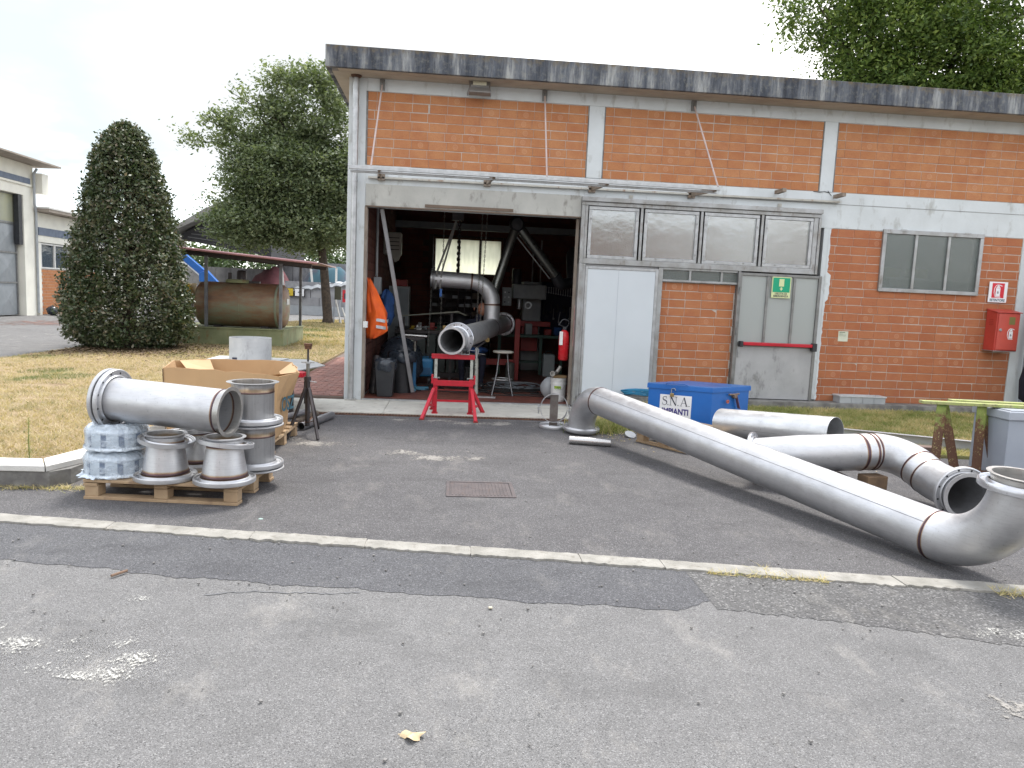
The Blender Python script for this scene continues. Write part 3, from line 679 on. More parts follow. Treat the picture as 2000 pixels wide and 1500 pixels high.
tagk(blades('weeds', P6, -.002, .12, .012, .35+R.normal(0, .3, len(P6)), bladeG, .7, 17), 'green weeds and straw behind the left end of the long pipe', 'weeds')
# fallen leaves and straw on the forecourt edge
n = 2600; PX = R.uniform(1.7, 5.2, n); PY = 9.4-.42*(PX-1.7)-np.abs(R.normal(0, .45, n)); lz = np.full(n, .004)
V = np.zeros((n, 3, 3)); a = R.uniform(0, 6.28, n); ln = R.uniform(.008, .035, n)
V[:, :, 0] = PX[:, None]; V[:, :, 1] = PY[:, None]; V[:, :, 2] = .004
V[:, 1, 0] += np.cos(a)*ln; V[:, 1, 1] += np.sin(a)*ln; V[:, 2, 0] += np.cos(a+.35)*ln*.9; V[:, 2, 1] += np.sin(a+.35)*ln*.9; V[:, 1, 2] += R.uniform(0, .012, n)
tagk(np_mesh('debris', V.reshape(-1, 3), np.arange(n*3).reshape(n, 3), np.repeat(R.uniform(.3, 1, n), 3), bladeM), 'straw and leaf litter scattered on the asphalt beside the pipes', 'debris')
# tall weed beside the coping
wd = thing('weed_plant', (-3.32, 6.15, LG), 'tall green weed growing behind the pale coping', 'plant')
mb = MB(); mb.tube([(-3.32, 6.15, LG), (-3.325, 6.15, .28), (-3.318, 6.15, .46)], [.004, .003, .001], 5); build('stem', mb, bladeG, wd)
Vs = []; 
for i in range(90):
    z = LG+.02+.36*i/90; a = i*2.4; l = .055*(1-.55*i/90)
    p = np.array([-3.32, 6.15, z]); q = p+np.array([math.cos(a)*l, math.sin(a)*l, .02]); s_ = np.array([-math.sin(a), math.cos(a), 0])*.006
    Vs += [p-s_*.4, p+s_*.4, q]; 
np_mesh('leaves', np.array(Vs), np.arange(270).reshape(90, 3), np.repeat(R.uniform(0, .3, 90), 3), bladeG, wd, None, off=(-3.32, 6.15, LG))
# raised kerb wall with pale coping at the lawn's corner ---------------------------
kw = thing('retaining_kerb', (-3.5, 5.9, 0), 'low concrete kerb wall with pale coping slabs at the lawn corner', 'kerb')
base = [(-6.6, 5.85), (-4.6, 5.82), (-3.00, 5.815), (-2.90, 5.93), (-2.84, 6.5), (-2.78, 7.1), (-2.55, 8.3), (-2.34, 9.25)]
def offpoly(P, d):
    out = []
    for i, (x, y) in enumerate(P):
        a = Vector(P[max(0, i-1)]); b = Vector(P[min(len(P)-1, i+1)]); t = (b-a).normalized(); out.append((x-t.y*d, y+t.x*d))
    return out
inn = offpoly(base, .13)
mb = MB(); mb.prism(base+inn[::-1], -.05, .125); build('wall', mb, plinthM, kw)
cop = [[(-6.6, 5.83), (-4.60, 5.80), (-4.60, 6.06), (-6.6, 6.09)], [(-4.59, 5.80), (-3.025, 5.80), (-3.17, 6.05), (-4.59, 6.06)],
       [(-3.015, 5.80), (-2.82, 6.30), (-3.03, 6.55), (-3.165, 6.06)], [(-2.818, 6.31), (-2.765, 7.1), (-2.99, 7.12), (-3.027, 6.56)],
       [(-2.763, 7.11), (-2.535, 8.3), (-2.77, 8.34), (-2.99, 7.13)], [(-2.533, 8.31), (-2.325, 9.25), (-2.56, 9.3), (-2.77, 8.35)]]
for i, q in enumerate(cop): build('coping_slab', MB().prism(q, .127, .172), copeM if i < 4 else kerbM, kw, bevel=.004)

# ================================================================== WORKSHOP BUILDING
YF = 10.85
W = thing('workshop_building', (-1.49, YF, 0), 'long low workshop with painted concrete frame and orange brick panels', 'building')
def wb(name, boxes, mat, bevel=0, parent=W, **k):
    mb = MB()
    for a, b in boxes: mb.box(a, b)
    return build(name, mb, mat, parent, bevel=bevel, **k)
XR = 14.0
wb('column', [((-1.49, YF, 0), (-1.236, YF+.3, 4.53))], paintC, .004)
wb('top_beam', [((-1.234, YF, 4.362), (XR, YF+.3, 4.53))], paintC)
wb('middle_beam', [((-1.234, YF, 2.80), (1.884, YF+.3, 3.356)), ((5.442, YF, 2.835), (XR, YF+.3, 3.353))], paintD if 0 else paintC)
wb('middle_beam', [((1.886, YF, 3.085), (5.440, YF+.3, 3.353))], paintC)
for x0, x1 in ((1.886, 2.12), (5.385, 5.60), (8.86, 9.10), (12.4, 12.64)): wb('pillar', [((x0, YF, 3.358), (x1, YF+.3, 4.360))], paintC, .003)
for x0, x1 in ((5.525, 5.618), (8.702, 8.99)): wb('pillar', [((x0, YF, .25), (x1, YF+.3, 2.833))], paintC, .003)
# ragged paint edge where the pillar meets the bricks
mb = MB(); rnd.seed(8); pl = [(5.60, 2.83), (5.60, .25)]
zz = .25; 
while zz < 2.83: pl.append((5.622+rnd.uniform(0, .018)+(.05 if 1.75 < zz < 2.15 else 0), zz)); zz += .045
pl.append((5.655, 2.83)); mb.prism_d(pl, (0, YF-.001, 0), (1, 0, 0), (0, 0, 1), .003); build('paint_edge', mb, paintC, W)
wb('plinth', [((1.95, 10.62, -.05), (XR, YF+.3, .232))], plinthM, .01)
# groove line in the middle beam and the bare concrete above the doorway
wb('shutter_joint', [((3.9, YF-.004, 3.182), (XR, YF-.0005, 3.189))], aluD)
wb('lintel', [((-1.234, YF-.012, 2.802), (1.84, YF-.0015, 3.10))], paintD)
wb('lintel_lip', [((-1.236, YF-.02, 2.785), (1.845, YF+.02, 2.80))], simple('brown_lip', (.17, .125, .095), None, 7, .9))
wb('guide_rail', [((-.40, YF-.030, 2.815), (.86, YF-.013, 2.856))], simple('brown_lip', (.17, .125, .095)))
wb('jamb', [((-1.235, YF+.005, .04), (-1.222, YF+.30, 2.784))], simple('rough_jamb', (.33, .30, .26), (.24, .21, .18), 8, .95, 0, .6, 40))
wb('jamb_edge', [((-1.245, YF-.006, .03), (-1.205, YF+.02, 2.784))], simple('raw_wood_edge', (.28, .24, .20), (.2, .16, .13), 6, .9, 0, .3, 30))
wb('side_wall', [((-1.489, YF+.302, 0), (-1.262, 17.25, 4.53))], paintC)
wb('back_wall', [((-1.26, 17.02, 0), (-.412, 17.25, 4.3)), ((1.16, 17.02, 0), (XR, 17.25, 4.3)), ((-.410, 17.02, 0), (1.158, 17.25, 2.05)), ((-.410, 17.02, 2.88), (1.158, 17.25, 4.3))], paintC)
wb('end_wall', [((XR-.3, YF+.302, 0), (XR, 17.0, 4.3))], paintC)
# roof
wb('roof_slab', [((-1.746, 10.62, 4.532), (XR+.25, 17.5, 4.63))], soffM)
wb('roof_soffit', [((-1.60, 10.47, 4.534), (XR+.25, 10.618, 4.60))], soffM)
wb('fascia', [((-1.748, 10.408, 4.526), (XR+.27, 10.466, 4.808)), ((-1.748, 10.468, 4.526), (-1.692, 17.5, 4.808))], fasciaM, .006)
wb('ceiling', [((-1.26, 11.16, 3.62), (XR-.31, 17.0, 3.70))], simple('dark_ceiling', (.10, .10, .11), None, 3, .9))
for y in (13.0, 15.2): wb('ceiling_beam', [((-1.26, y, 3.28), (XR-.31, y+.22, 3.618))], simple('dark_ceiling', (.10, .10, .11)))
wb('wall_duct', [((-1.25, 16.6, 3.02), (5, 16.72, 3.16))], machM)
# ---- bricks, one object each on the panels that face the yard
bmesh_cache = {}
def brick_mesh(wd, hd=.115):
    k = (round(wd, 3), hd)
    if k in bmesh_cache: return bmesh_cache[k]
    c = .004; d = .03; vs = [(0, d, 0), (wd, d, 0), (wd, d, hd), (0, d, hd), (0, c, 0), (wd, c, 0), (wd, c, hd), (0, c, hd), (c, 0, c), (wd-c, 0, c), (wd-c, 0, hd-c), (c, 0, hd-c)]
    fs = [(8, 9, 10, 11), (4, 5, 9, 8), (5, 6, 10, 9), (6, 7, 11, 10), (7, 4, 8, 11), (0, 1, 5, 4), (1, 2, 6, 5), (2, 3, 7, 6), (3, 0, 4, 7)]
    me = bpy.data.meshes.new('brick'); me.from_pydata(vs, [], fs); me.materials.append(brickM); me.update(); bmesh_cache[k] = me; return me
def brick_panel(x0, x1, z0, z1, holes=(), Y=YF, seed=1, first=.5, pitch=.2455, course=.125, tone=(1, 1, 1)):
    r = random.Random(seed); mb = MB()
    if not holes: mb.box((x0, Y+.0085, z0), (x1, Y+.2, z1))
    else:
        hx0, hx1, hz0, hz1 = holes[0]
        mb.box((x0, Y+.0085, z0), (hx0, Y+.2, z1)); mb.box((hx1, Y+.0085, z0), (x1, Y+.2, z1)); mb.box((hx0+.001, Y+.0085, z0), (hx1-.001, Y+.2, hz0)); mb.box((hx0+.001, Y+.0085, hz1), (hx1-.001, Y+.2, z1))
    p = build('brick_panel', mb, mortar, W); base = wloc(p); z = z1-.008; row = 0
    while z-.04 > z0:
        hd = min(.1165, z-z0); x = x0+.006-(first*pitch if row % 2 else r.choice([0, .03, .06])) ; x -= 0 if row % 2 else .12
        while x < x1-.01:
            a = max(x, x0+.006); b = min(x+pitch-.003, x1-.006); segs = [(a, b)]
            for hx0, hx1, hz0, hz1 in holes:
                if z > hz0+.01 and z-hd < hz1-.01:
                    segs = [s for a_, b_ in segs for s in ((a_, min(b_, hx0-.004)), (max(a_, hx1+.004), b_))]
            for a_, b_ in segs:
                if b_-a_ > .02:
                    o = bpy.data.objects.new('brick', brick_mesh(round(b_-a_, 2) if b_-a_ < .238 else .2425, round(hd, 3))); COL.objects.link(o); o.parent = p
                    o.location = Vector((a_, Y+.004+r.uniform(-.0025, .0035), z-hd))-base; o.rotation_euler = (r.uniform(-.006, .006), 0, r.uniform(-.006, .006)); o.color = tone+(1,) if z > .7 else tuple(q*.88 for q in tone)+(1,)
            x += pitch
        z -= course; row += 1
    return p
brick_panel(-1.234, 1.884, 3.358, 4.360, seed=1); brick_panel(2.122, 5.383, 3.356, 4.360, seed=2)
brick_panel(5.602, 8.858, 3.356, 4.360, seed=3)
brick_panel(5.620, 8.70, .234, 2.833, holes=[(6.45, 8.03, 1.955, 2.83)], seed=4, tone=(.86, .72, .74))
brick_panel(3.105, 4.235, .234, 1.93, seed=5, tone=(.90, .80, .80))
mb = MB(); mb.box((9.102, YF+.012, 3.356), (12.398, YF+.2, 4.36)); mb.box((8.992, YF+.012, .234), (XR, YF+.2, 2.833)); build('brick_panel', mb, wallRed, W)
# roughcast strip edges at panels
for a, b in ((-1.252, -1.228), (1.878, 1.892), (2.112, 2.128), (5.378, 5.394), (5.592, 5.61)): wb('panel_edge', [((a, YF-.002, 3.36), (b, YF+.012, 4.358))], plinthM)
# interior brick skins (far, in deep shade): joined geometry
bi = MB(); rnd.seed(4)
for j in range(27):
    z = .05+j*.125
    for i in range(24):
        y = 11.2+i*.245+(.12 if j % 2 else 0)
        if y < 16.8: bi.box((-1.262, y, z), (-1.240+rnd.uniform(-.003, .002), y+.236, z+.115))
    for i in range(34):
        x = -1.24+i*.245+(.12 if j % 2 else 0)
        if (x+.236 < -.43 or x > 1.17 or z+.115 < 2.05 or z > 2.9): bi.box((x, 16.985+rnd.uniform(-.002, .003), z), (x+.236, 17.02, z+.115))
wb('inner_joint_face', [((-1.2615, 11.16, .04), (-1.2595, 17.0, 3.6)), ((-1.258, 17.006, .04), (-.412, 17.019, 3.6)), ((1.16, 17.006, .04), (6.0, 17.019, 3.6)), ((-.41, 17.006, .04), (1.158, 17.019, 2.048)), ((-.41, 17.006, 2.882), (1.158, 17.019, 3.6))], simple('dark_joint', (.07, .05, .042), None, 5, .95))
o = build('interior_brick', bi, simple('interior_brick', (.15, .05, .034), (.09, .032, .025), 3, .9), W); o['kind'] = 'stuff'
# ---- back window
bw = build('back_window', MB().box((-.41, 17.0, 2.05), (1.158, 17.05, 2.09)).box((-.41, 17.0, 2.84), (1.158, 17.05, 2.88)).box((-.41, 17.0, 2.09), (-.36, 17.05, 2.84)).box((1.108, 17.0, 2.09), (1.158, 17.05, 2.84)).box((.14, 17.0, 2.09), (.19, 17.05, 2.84)).box((.62, 17.0, 2.09), (.67, 17.05, 2.84)), rustM, W)
for a, b in ((-.359, .139), (.191, .619), (.671, 1.107)): build('pane', MB().box((a, 17.02, 2.091), (b, 17.026, 2.839)), frost, bw)
# ---- front window with three ribbed panes
fw = build('window', MB().box((6.44, YF-.03, 2.80), (8.045, YF+.03, 2.862)).box((6.44, YF-.03, 1.935), (8.045, YF+.03, 1.99)).box((6.44, YF-.03, 1.992), (6.497, YF+.03, 2.798)).box((7.988, YF-.03, 1.992), (8.045, YF+.03, 2.798)).box((6.955, YF-.022, 1.992), (6.997, YF+.03, 2.798)).box((7.478, YF-.022, 1.992), (7.52, YF+.03, 2.798)), alu, W, bevel=.004)
for a, b in ((6.499, 6.953), (6.999, 7.476), (7.522, 7.986)): build('pane', MB().box((a, YF-.004, 1.993), (b, YF+.002, 2.797)), paneW, fw)
for a in (6.70, 7.72): build('hinge', MB().box((a, YF-.038, 2.845), (a+.10, YF-.031, 2.868)), alu, fw)
sh = thing('wall_shelf', (7.2, 11.0, 2.15), 'white shelf seen through the ribbed front window', 'shelf')
build('board', MB().box((6.42, 10.98, 2.14), (8.1, 11.22, 2.165)), whitePl, sh)
for k, x in enumerate((6.78, 7.22)):
    o = solo('round_tin', MB().lathe([(0, 0), (.15, 0), (.155, .01), (.155, .13), (.15, .14), (0, .14)], (x, 11.13, 2.165), n=24), simple('tin_cream', (.45, .38, .2), None, 6, .6), ['pale round tin behind the left pane of the ribbed window', 'pale round tin behind the middle pane of the ribbed window'][k], 'tin', (x, 11.13, 2.165), smooth=40)
# ---- glazed band over the sliding door
gb = build('glazed_band', MB().box((1.84, YF-.10, 3.02), (5.44, YF+.02, 3.083)).box((1.845, YF-.07, 2.965), (5.43, YF-.0, 3.018)).box((1.90, YF-.06, 2.135), (5.40, YF+.0, 2.215)).box((1.845, YF-.07, 2.135), (1.898, YF, 2.963)).box((5.402, YF-.07, 2.135), (5.44, YF, 2.963)), alu, W, bevel=.004)
for k, (a, b) in enumerate(((1.955, 2.69), (2.775, 3.585), (3.668, 4.50), (4.585, 5.325))):
    s_ = build('sash', MB().box((a, YF-.055, 2.91), (b, YF-.02, 2.957)).box((a, YF-.055, 2.217), (b, YF-.02, 2.262)).box((a, YF-.055, 2.264), (a+.045, YF-.02, 2.908)).box((b-.045, YF-.055, 2.264), (b, YF-.02, 2.908)), galv, gb, bevel=.003)
    build('pane', MB().box((a+.046, YF-.034, 2.265), (b-.046, YF-.028, 2.907)), paneC, gb)
    mb = MB()
    for x, z in ((a+.03, 2.33), (b-.03, 2.33), (a+.03, 2.78), (b-.03, 2.78), (a+.2, 2.25), (b-.2, 2.25)): mb.lathe([(0, -.004), (.011, -.004), (.016, 0)], (x, YF-.0575, z), (0, 1, 0), 10)
    o = build('fixing_screws', mb, alu, gb); o['kind'] = 'stuff'
for x in (1.92, 2.732, 3.626, 4.542): build('mullion', MB().box((x-.018, YF-.065, 2.217), (x+.018, YF-.02, 2.963)), alu, gb)
for x in (5.34,): build('mullion', MB().box((x-.012, YF-.06, 2.217), (x+.055, YF-.02, 2.963)), alu, gb)
# ---- right door post of the garage opening and white sliding panel
wb('door_post', [((1.842, YF-.09, .046), (1.895, YF+.06, 2.133)), ((1.897, YF-.06, .046), (1.945, YF+.0, 2.133))], alu, .005)
wb('inner_post', [((1.80, YF+.062, .046), (1.842, YF+.12, 2.784))], simple('raw_wood_edge', (.28, .24, .20)), .003)
wp = build('sliding_panel', MB().box((1.985, YF-.055, .13), (2.988, YF-.02, 2.062)), whiteP, W)
build('panel_frame', MB().box((1.948, YF-.062, .12), (1.983, YF-.012, 2.10)).box((2.99, YF-.062, .12), (3.03, YF-.012, 2.10)).box((1.985, YF-.062, 2.064), (2.988, YF-.012, 2.10)), galv, wp, bevel=.003)
build('seam', MB().box((2.44, YF-.0565, .13), (2.443, YF-.0551, 2.06)), greyP, wp)
wb('panel_back', [((1.948, YF-.008, .235), (3.10, YF+.10, 2.133))], doorG)
wb('frame_post', [((3.034, YF-.05, .234), (3.102, YF+.02, 2.133))], alu, .004)
# transom over the small brick wall
tr_ = build('transom', MB().box((3.104, YF-.045, 1.932), (4.235, YF, 1.962)).box((3.104, YF-.045, 2.105), (4.235, YF, 2.133)).box((3.50, YF-.04, 1.963), (3.53, YF, 2.104)).box((3.98, YF-.04, 1.963), (4.01, YF, 2.104)), alu, W, bevel=.002)
for a, b in ((3.105, 3.499), (3.531, 3.979), (4.011, 4.234)): build('pane', MB().box((a, YF-.02, 1.963), (b, YF-.014, 2.104)), paneW, tr_)
# ---- emergency door
D = YF-.06
dw = build('emergency_door', MB().box((4.30, D, .245), (5.475, D+.035, 1.03)), doorG, W)
build('door_frame', MB().box((4.237, D-.02, .234), (4.275, YF+.0, 2.133)).box((4.277, D-.012, .236), (4.298, D+.04, 2.115)).box((5.477, D-.012, .236), (5.522, D+.055, 2.115)).box((4.30, D-.012, 2.075), (5.475, D+.04, 2.115)).box((4.30, D-.004, 1.032), (5.475, D+.036, 1.085)), aluD, dw, bevel=.003)
for x in (4.70, 5.11): build('mullion', MB().box((x-.018, D-.008, 1.087), (x+.018, D+.032, 2.073)), aluD, dw)
for a, b in ((4.302, 4.681), (4.719, 5.091), (5.129, 5.473)): build('pane', MB().box((a, D+.010, 1.087), (b, D+.016, 2.073)), paneD, dw)
pbar = build('panic_bar', MB().box((4.36, D-.095, 1.045), (5.43, D-.050, 1.095)), redP, dw, bevel=.008)
build('bar_end', MB().box((4.31, D-.10, 1.02), (4.358, D-.014, 1.105)).box((5.432, D-.10, .99), (5.50, D-.014, 1.11)), blackP, pbar, bevel=.006)
build('lock_plate', MB().box((4.315, D-.016, .86), (4.345, D-.002, .985)), galv, dw)
mb = MB(); mb.box((4.30, D+.04, 1.06), (5.47, D+.05, 2.1)); 
for i, (x, z) in enumerate([(4.34, 1.85), (4.34, 1.25), (4.34, .5)]): build('hinge', MB().tube([(4.268, D-.026, z-.05), (4.268, D-.026, z+.05)], .012, 8), aluD, dw)
# escape sign on the door
sg = thing('exit_sign', (4.90, D-.02, 1.77), 'green and yellow emergency exit sign with white arrow on the glazed door', 'sign')
sx0, sx1, sz0, sz1 = 4.755, 5.045, 1.765, 2.075
build('board', MB().box((sx0, D-.022, sz0), (sx1, D-.0145, sz1)), signY, sg)
build('green_field', MB().box((sx0+.014, D-.0240, sz0+.085), (sx1-.014, D-.0225, sz1-.012)), signG, sg)
build('door_symbol', MB().box((4.862, D-.0255, 1.935), (4.938, D-.0242, 2.045)), signY, sg)
build('arrow', MB().prism_d([(-.012, .03), (.012, .03), (.012, .012), (.026, .012), (0, -.022), (-.026, .012), (-.012, .012)], (4.90, D-.0242, 1.893), (1, 0, 0), (0, 0, 1), .0012), signY, sg)
text('USCITA DI', .040, (4.90, D-.0235, 1.828), (1, 0, 0), (0, 0, 1), inkB, sg, sx=1.0, bold=.0008)
text('EMERGENZA', .040, (4.90, D-.0235, 1.792), (1, 0, 0), (0, 0, 1), inkB, sg, sx=1.0, bold=.0008)
# ---- extinguisher sign
def ext_symbol(parent, cx, cz, s, y, num, numcol=inkB):
    build('extinguisher_symbol', MB().box((cx-.030*s, y-.0012, cz-.075*s), (cx+.034*s, y, cz+.032*s)).prism_d([(-.030*s, .036*s), (.034*s, .036*s), (.016*s, .062*s), (-.010*s, .062*s)], (cx, y, cz), (1, 0, 0), (0, 0, 1), .0012).box((cx-.010*s, y-.0012, cz+.064*s), (cx+.020*s, y, cz+.082*s)).bar((cx+.010*s, y-.0006, cz+.078*s), (cx+.058*s, y-.0006, cz+.062*s), .0012, .010*s).box((cx-.038*s, y-.0012, cz-.092*s), (cx+.042*s, y, cz-.080*s)), signW, parent)
    pts = [(cx+.0*s, y-.0008, cz+.078*s), (cx-.03*s, y-.0008, cz+.07*s), (cx-.052*s, y-.0008, cz+.03*s), (cx-.055*s, y-.0008, cz-.03*s), (cx-.040*s, y-.0008, cz-.075*s)]
    build('hose_symbol', MB().tube(fillet(pts, .02*s, 5)[0], .0045*s, 6), signW, parent)
    text(num, .05*s, (cx+.002*s, y-.0014, cz-.025*s), (1, 0, 0), (0, 0, 1), numcol, parent, bold=.001)
es = thing('extinguisher_sign', (8.37, YF-.02, 1.85), 'square white and red extinguisher sign on the brick wall above the red cabinet', 'sign')
build('board', MB().box((8.222, YF-.02, 1.85), (8.520, YF-.012, 2.162)), signW, es)
build('red_field', MB().box((8.27, YF-.0215, 1.918), (8.468, YF-.0203, 2.142)), signR, es)
ext_symbol(es, 8.365, 2.03, 1.12, YF-.0218, '6')
text('ESTINTORE', .052, (8.371, YF-.0212, 1.882), (1, 0, 0), (0, 0, 1), inkT, es, sx=.93, bold=.0015)
# ---- red extinguisher cabinet
cb = thing('extinguisher_cabinet', (8.47, YF-.12, 1.11), 'red metal extinguisher cabinet with sloping top fixed to the brick wall', 'cabinet')
YC = YF-.235
mb = MB(); mb.add([(8.24, YF-.005, 1.12), (8.24, YC, 1.12), (8.61, YC, 1.12), (8.61, YF-.005, 1.12), (8.24, YF-.005, 1.735), (8.24, YC, 1.69), (8.61, YC, 1.69), (8.61, YF-.005, 1.735)], [(0, 1, 2, 3), (4, 7, 6, 5), (0, 4, 5, 1), (1, 5, 6, 2), (2, 6, 7, 3), (3, 7, 4, 0)])
build('body', mb, redBox, cb, bevel=.004)
build('roof', MB().add([(8.225, YF-.006, 1.739), (8.225, YC-.02, 1.692), (8.63, YC-.02, 1.692), (8.63, YF-.006, 1.739), (8.225, YF-.006, 1.751), (8.225, YC-.02, 1.704), (8.63, YC-.02, 1.704), (8.63, YF-.006, 1.751)], [(0, 1, 2, 3), (4, 7, 6, 5), (0, 4, 5, 1), (1, 5, 6, 2), (2, 6, 7, 3), (3, 7, 4, 0)]), redBox, cb, bevel=.002)
dc = build('door', MB().box((8.262, YC-.014, 1.135), (8.60, YC-.002, 1.68)), simple('cabinet_red_door', (.52, .085, .06), (.47, .075, .055), 4, .38), cb, bevel=.004)
build('inspection_window', MB().box((8.43, YC-.0165, 1.52), (8.525, YC-.0145, 1.635)), simple('yellowed_window', (.22, .19, .07), None, 4, .3), dc)
build('lock', MB().lathe([(0, .012), (.018, .012), (.024, 0)], (8.305, YC-.014, 1.435), (0, -1, 0), 16), galv, dc, smooth=30)
for z in (1.58, 1.555, 1.53, 1.505): build('louvre', MB().box((8.236, YC+.07, z), (8.2405, YC+.15, z+.008)), redD, cb)
ext_symbol(cb, 8.475, 1.385, .95, YC-.0150, '6')
build('base_plate', MB().box((8.225, YC-.01, 1.108), (8.60, YF-.005, 1.118)), galv, cb)
nt_ = thing('notice_sticker', (5.97, YF-.01, 1.15), 'small pale paper notice stuck on the bricks right of the exit door', 'notice')
build('sheet', MB().box((5.895, YF-.0015, 1.155), (6.05, YF+.0005, 1.31)), simple('notice_paper', (.60, .62, .50), None, 8, .6), nt_)
build('print_block', MB().box((5.91, YF-.0022, 1.285), (6.00, YF-.0016, 1.30)).box((5.91, YF-.0022, 1.265), (5.97, YF-.0016, 1.272)).box((5.91, YF-.0022, 1.25), (6.02, YF-.0016, 1.256)).box((5.91, YF-.0022, 1.235), (6.01, YF-.0016, 1.24)), simple('faded_print', (.2, .24, .16), None, 8, .6), nt_)
# ---- downpipe on the corner
dp = thing('downpipe', (-1.383, 10.76, 0), 'galvanised rain downpipe on the workshop corner', 'downpipe')
build('pipe', MB().tube([(-1.383, 10.76, .03), (-1.383, 10.76, 4.50)], .0415, 20), galv, dp, smooth=40)
for z in (.95, 1.9, 3.12, 4.1): build('bracket', MB().lathe([(.042, -.012), (.0465, -.012), (.0465, .012), (.042, .012)], (-1.383, 10.76, z), n=20).box((-1.42, 10.80, z-.01), (-1.35, 10.848, z+.01)), galv, dp, smooth=30)
build('outlet_collar', MB().lathe([(.05, 0), (.075, .03), (.075, .034), (.05, .034)], (-1.383, 10.76, 4.495), n=20), rustM, dp)
build('shoe', MB().box((-1.46, 10.71, .028), (-1.31, 10.84, .045)), concM, dp)
dp2 = thing('downpipe', (8.93, 10.78, .23), 'grey downpipe at the right end of the visible brick wall', 'downpipe')
build('pipe', MB().tube([(8.93, 10.78, .05), (8.93, 10.78, 4.5)], .04, 16), greyP, dp2, smooth=40)
# ---- floodlight
fl = thing('floodlight', (.31, 10.65, 4.40), 'rectangular floodlight under the roof edge above the first brick panel', 'lamp')
mb = MB(); RX = Matrix.Rotation(math.radians(-28), 3, 'X')
build('housing', MB().box((.16, 10.60, 4.33), (.455, 10.68, 4.52), rot=RX, piv=(.31, 10.66, 4.43)), simple('floodlight_bronze', (.24, .225, .21), None, 6, .45, .5), fl, bevel=.01)
build('lens', MB().box((.215, 10.594, 4.44), (.40, 10.602, 4.505), rot=RX, piv=(.31, 10.66, 4.43)), lampG, fl)
build('reflector', MB().box((.185, 10.592, 4.405), (.43, 10.5995, 4.44), rot=RX, piv=(.31, 10.66, 4.43)), galv, fl)
build('bracket', MB().bar((.16, 10.65, 4.42), (.145, 10.85, 4.40), .012, .03).bar((.455, 10.65, 4.42), (.47, 10.85, 4.40), .012, .03), greyP, fl)
# ---- canopy frame over the door (bare steel frame hung on three rods)
cn = thing('door_canopy_frame', (1.2, 10.4, 3.15), 'bare steel canopy frame hung on thin rods above the doorway', 'canopy')
CY = 9.92; CZ = 3.17
build('front_tube', MB().bar((-1.35, CY, CZ), (3.55, CY, CZ-.005), .03, .045), galv, cn, bevel=.003)
build('second_tube', MB().bar((-1.345, CY+.10, CZ-.035), (3.54, CY+.10, CZ-.04), .03, .03), galv, cn, bevel=.003)
build('wall_rail', MB().bar((-1.20, 10.815, 3.185), (5.70, 10.815, 3.215), .05, .028), simple('rail_cream', (.47, .46, .42), (.38, .37, .33), 5, .6, 0, 0, dirt=(.22, .13, .08)), cn, bevel=.003)
for x in (-1.02, .47, 1.98, 3.45):
    build('cantilever_arm', MB().bar((x, 10.80, 3.20), (x+.05, CY+.02, CZ-.01), .03, .06).box((x-.05, 10.79, 3.15), (x+.05, 10.848, 3.25)), simple('arm_rust', (.30, .26, .22), (.2, .15, .11), 8, .7, .3), cn)
for x0, x1 in ((-1.035, -1.07), (1.235, 1.21), (3.40, 3.52)):
    build('hanger_rod', MB().tube([(x0, 10.80, 4.43), (x1, CY, CZ+.02)], .012, 8), simple('rod_pinkish', (.48, .38, .35), None, 6, .5), cn)
    build('anchor_plate', MB().box((x0-.035, 10.82, 4.375), (x0+.035, 10.848, 4.52)).tube([(x0, 10.815, 4.42), (x0, 10.79, 4.45), (x0, 10.815, 4.48)], .010, 6), aluD, cn)
for x, z in ((4.72, 3.30), (5.62, 3.285)):
    build('rail_bracket', MB().bar((x, 10.81, z), (x+.03, 10.60, z+.01), .06, .05), simple('arm_rust', (.30, .26, .22)), cn)
for x in (2.56, 4.80): build('bolt_plate', MB().box((x-.025, 10.836, 3.098), (x+.03, 10.848, 3.145)).lathe([(0, .008), (.010, .008), (.010, 0)], (x, 10.834, 3.12), (0, -1, 0), 8, 0), simple('rail_cream', (.47, .46, .42)), cn)
build('cable', MB().tube([(5.30, 10.846, 3.352), (5.40, 10.842, 3.345), (5.47, 10.842, 3.36), (5.54, 10.842, 3.345), (5.58, 10.84, 3.30), (5.52, 10.84, 3.37)], .004, 6), cableM, cn)

# ================================================================== PALLETS
def pallet(loc, rz, L=1.12, Wd=.8, label='', group='wooden pallets', boards=5, mat=woodM, seed=1):
    r = random.Random(seed); t = thing('pallet', loc, label, 'pallet', group); t.rotation_euler = (0, 0, rz); O = Vector(loc)
    def p(name, a, b):
        mb = MB(); mb.box([a[i]+O[i]+r.uniform(-.003, .003) for i in range(3)], [b[i]+O[i]+r.uniform(-.003, .003) for i in range(3)]); return build(name, mb, mat, t, bevel=.003, off=O)
    bw = .1
    for i in range(boards):
        y = (Wd-.12)*i/(boards-1); p('deck_board', (0, y, .124), (L, y+.12, .146))
    for x in (0, L/2-.05, L-.1): p('stringer', (x, 0.002, .100), (x+.1, Wd-.002, .1235))
    for x in (.005, L/2-.05, L-.105):
        for y in (.006, Wd/2-.05, Wd-.106): p('block', (x, y, .024), (x+.1, y+.1, .0995))
    for y in (.0, Wd/2-.05, Wd-.1): p('bottom_board', (-.0, y, .0), (L, y+.1, .0235))
    return t
pallet((-2.62, 5.53, .0), math.radians(-5.5), 1.13, .80, 'weathered pallet under the steel cones and film wrapped rings', seed=1)
pallet((-2.72, 7.16, .0), math.radians(-1.5), 1.08, 1.05, 'pallet under the open cardboard box', seed=2)
pallet((2.20, 8.33, .0), math.radians(-58), .76, 1.15, 'pallet on the ground beneath the long steel pipe', seed=3, mat=woodM)

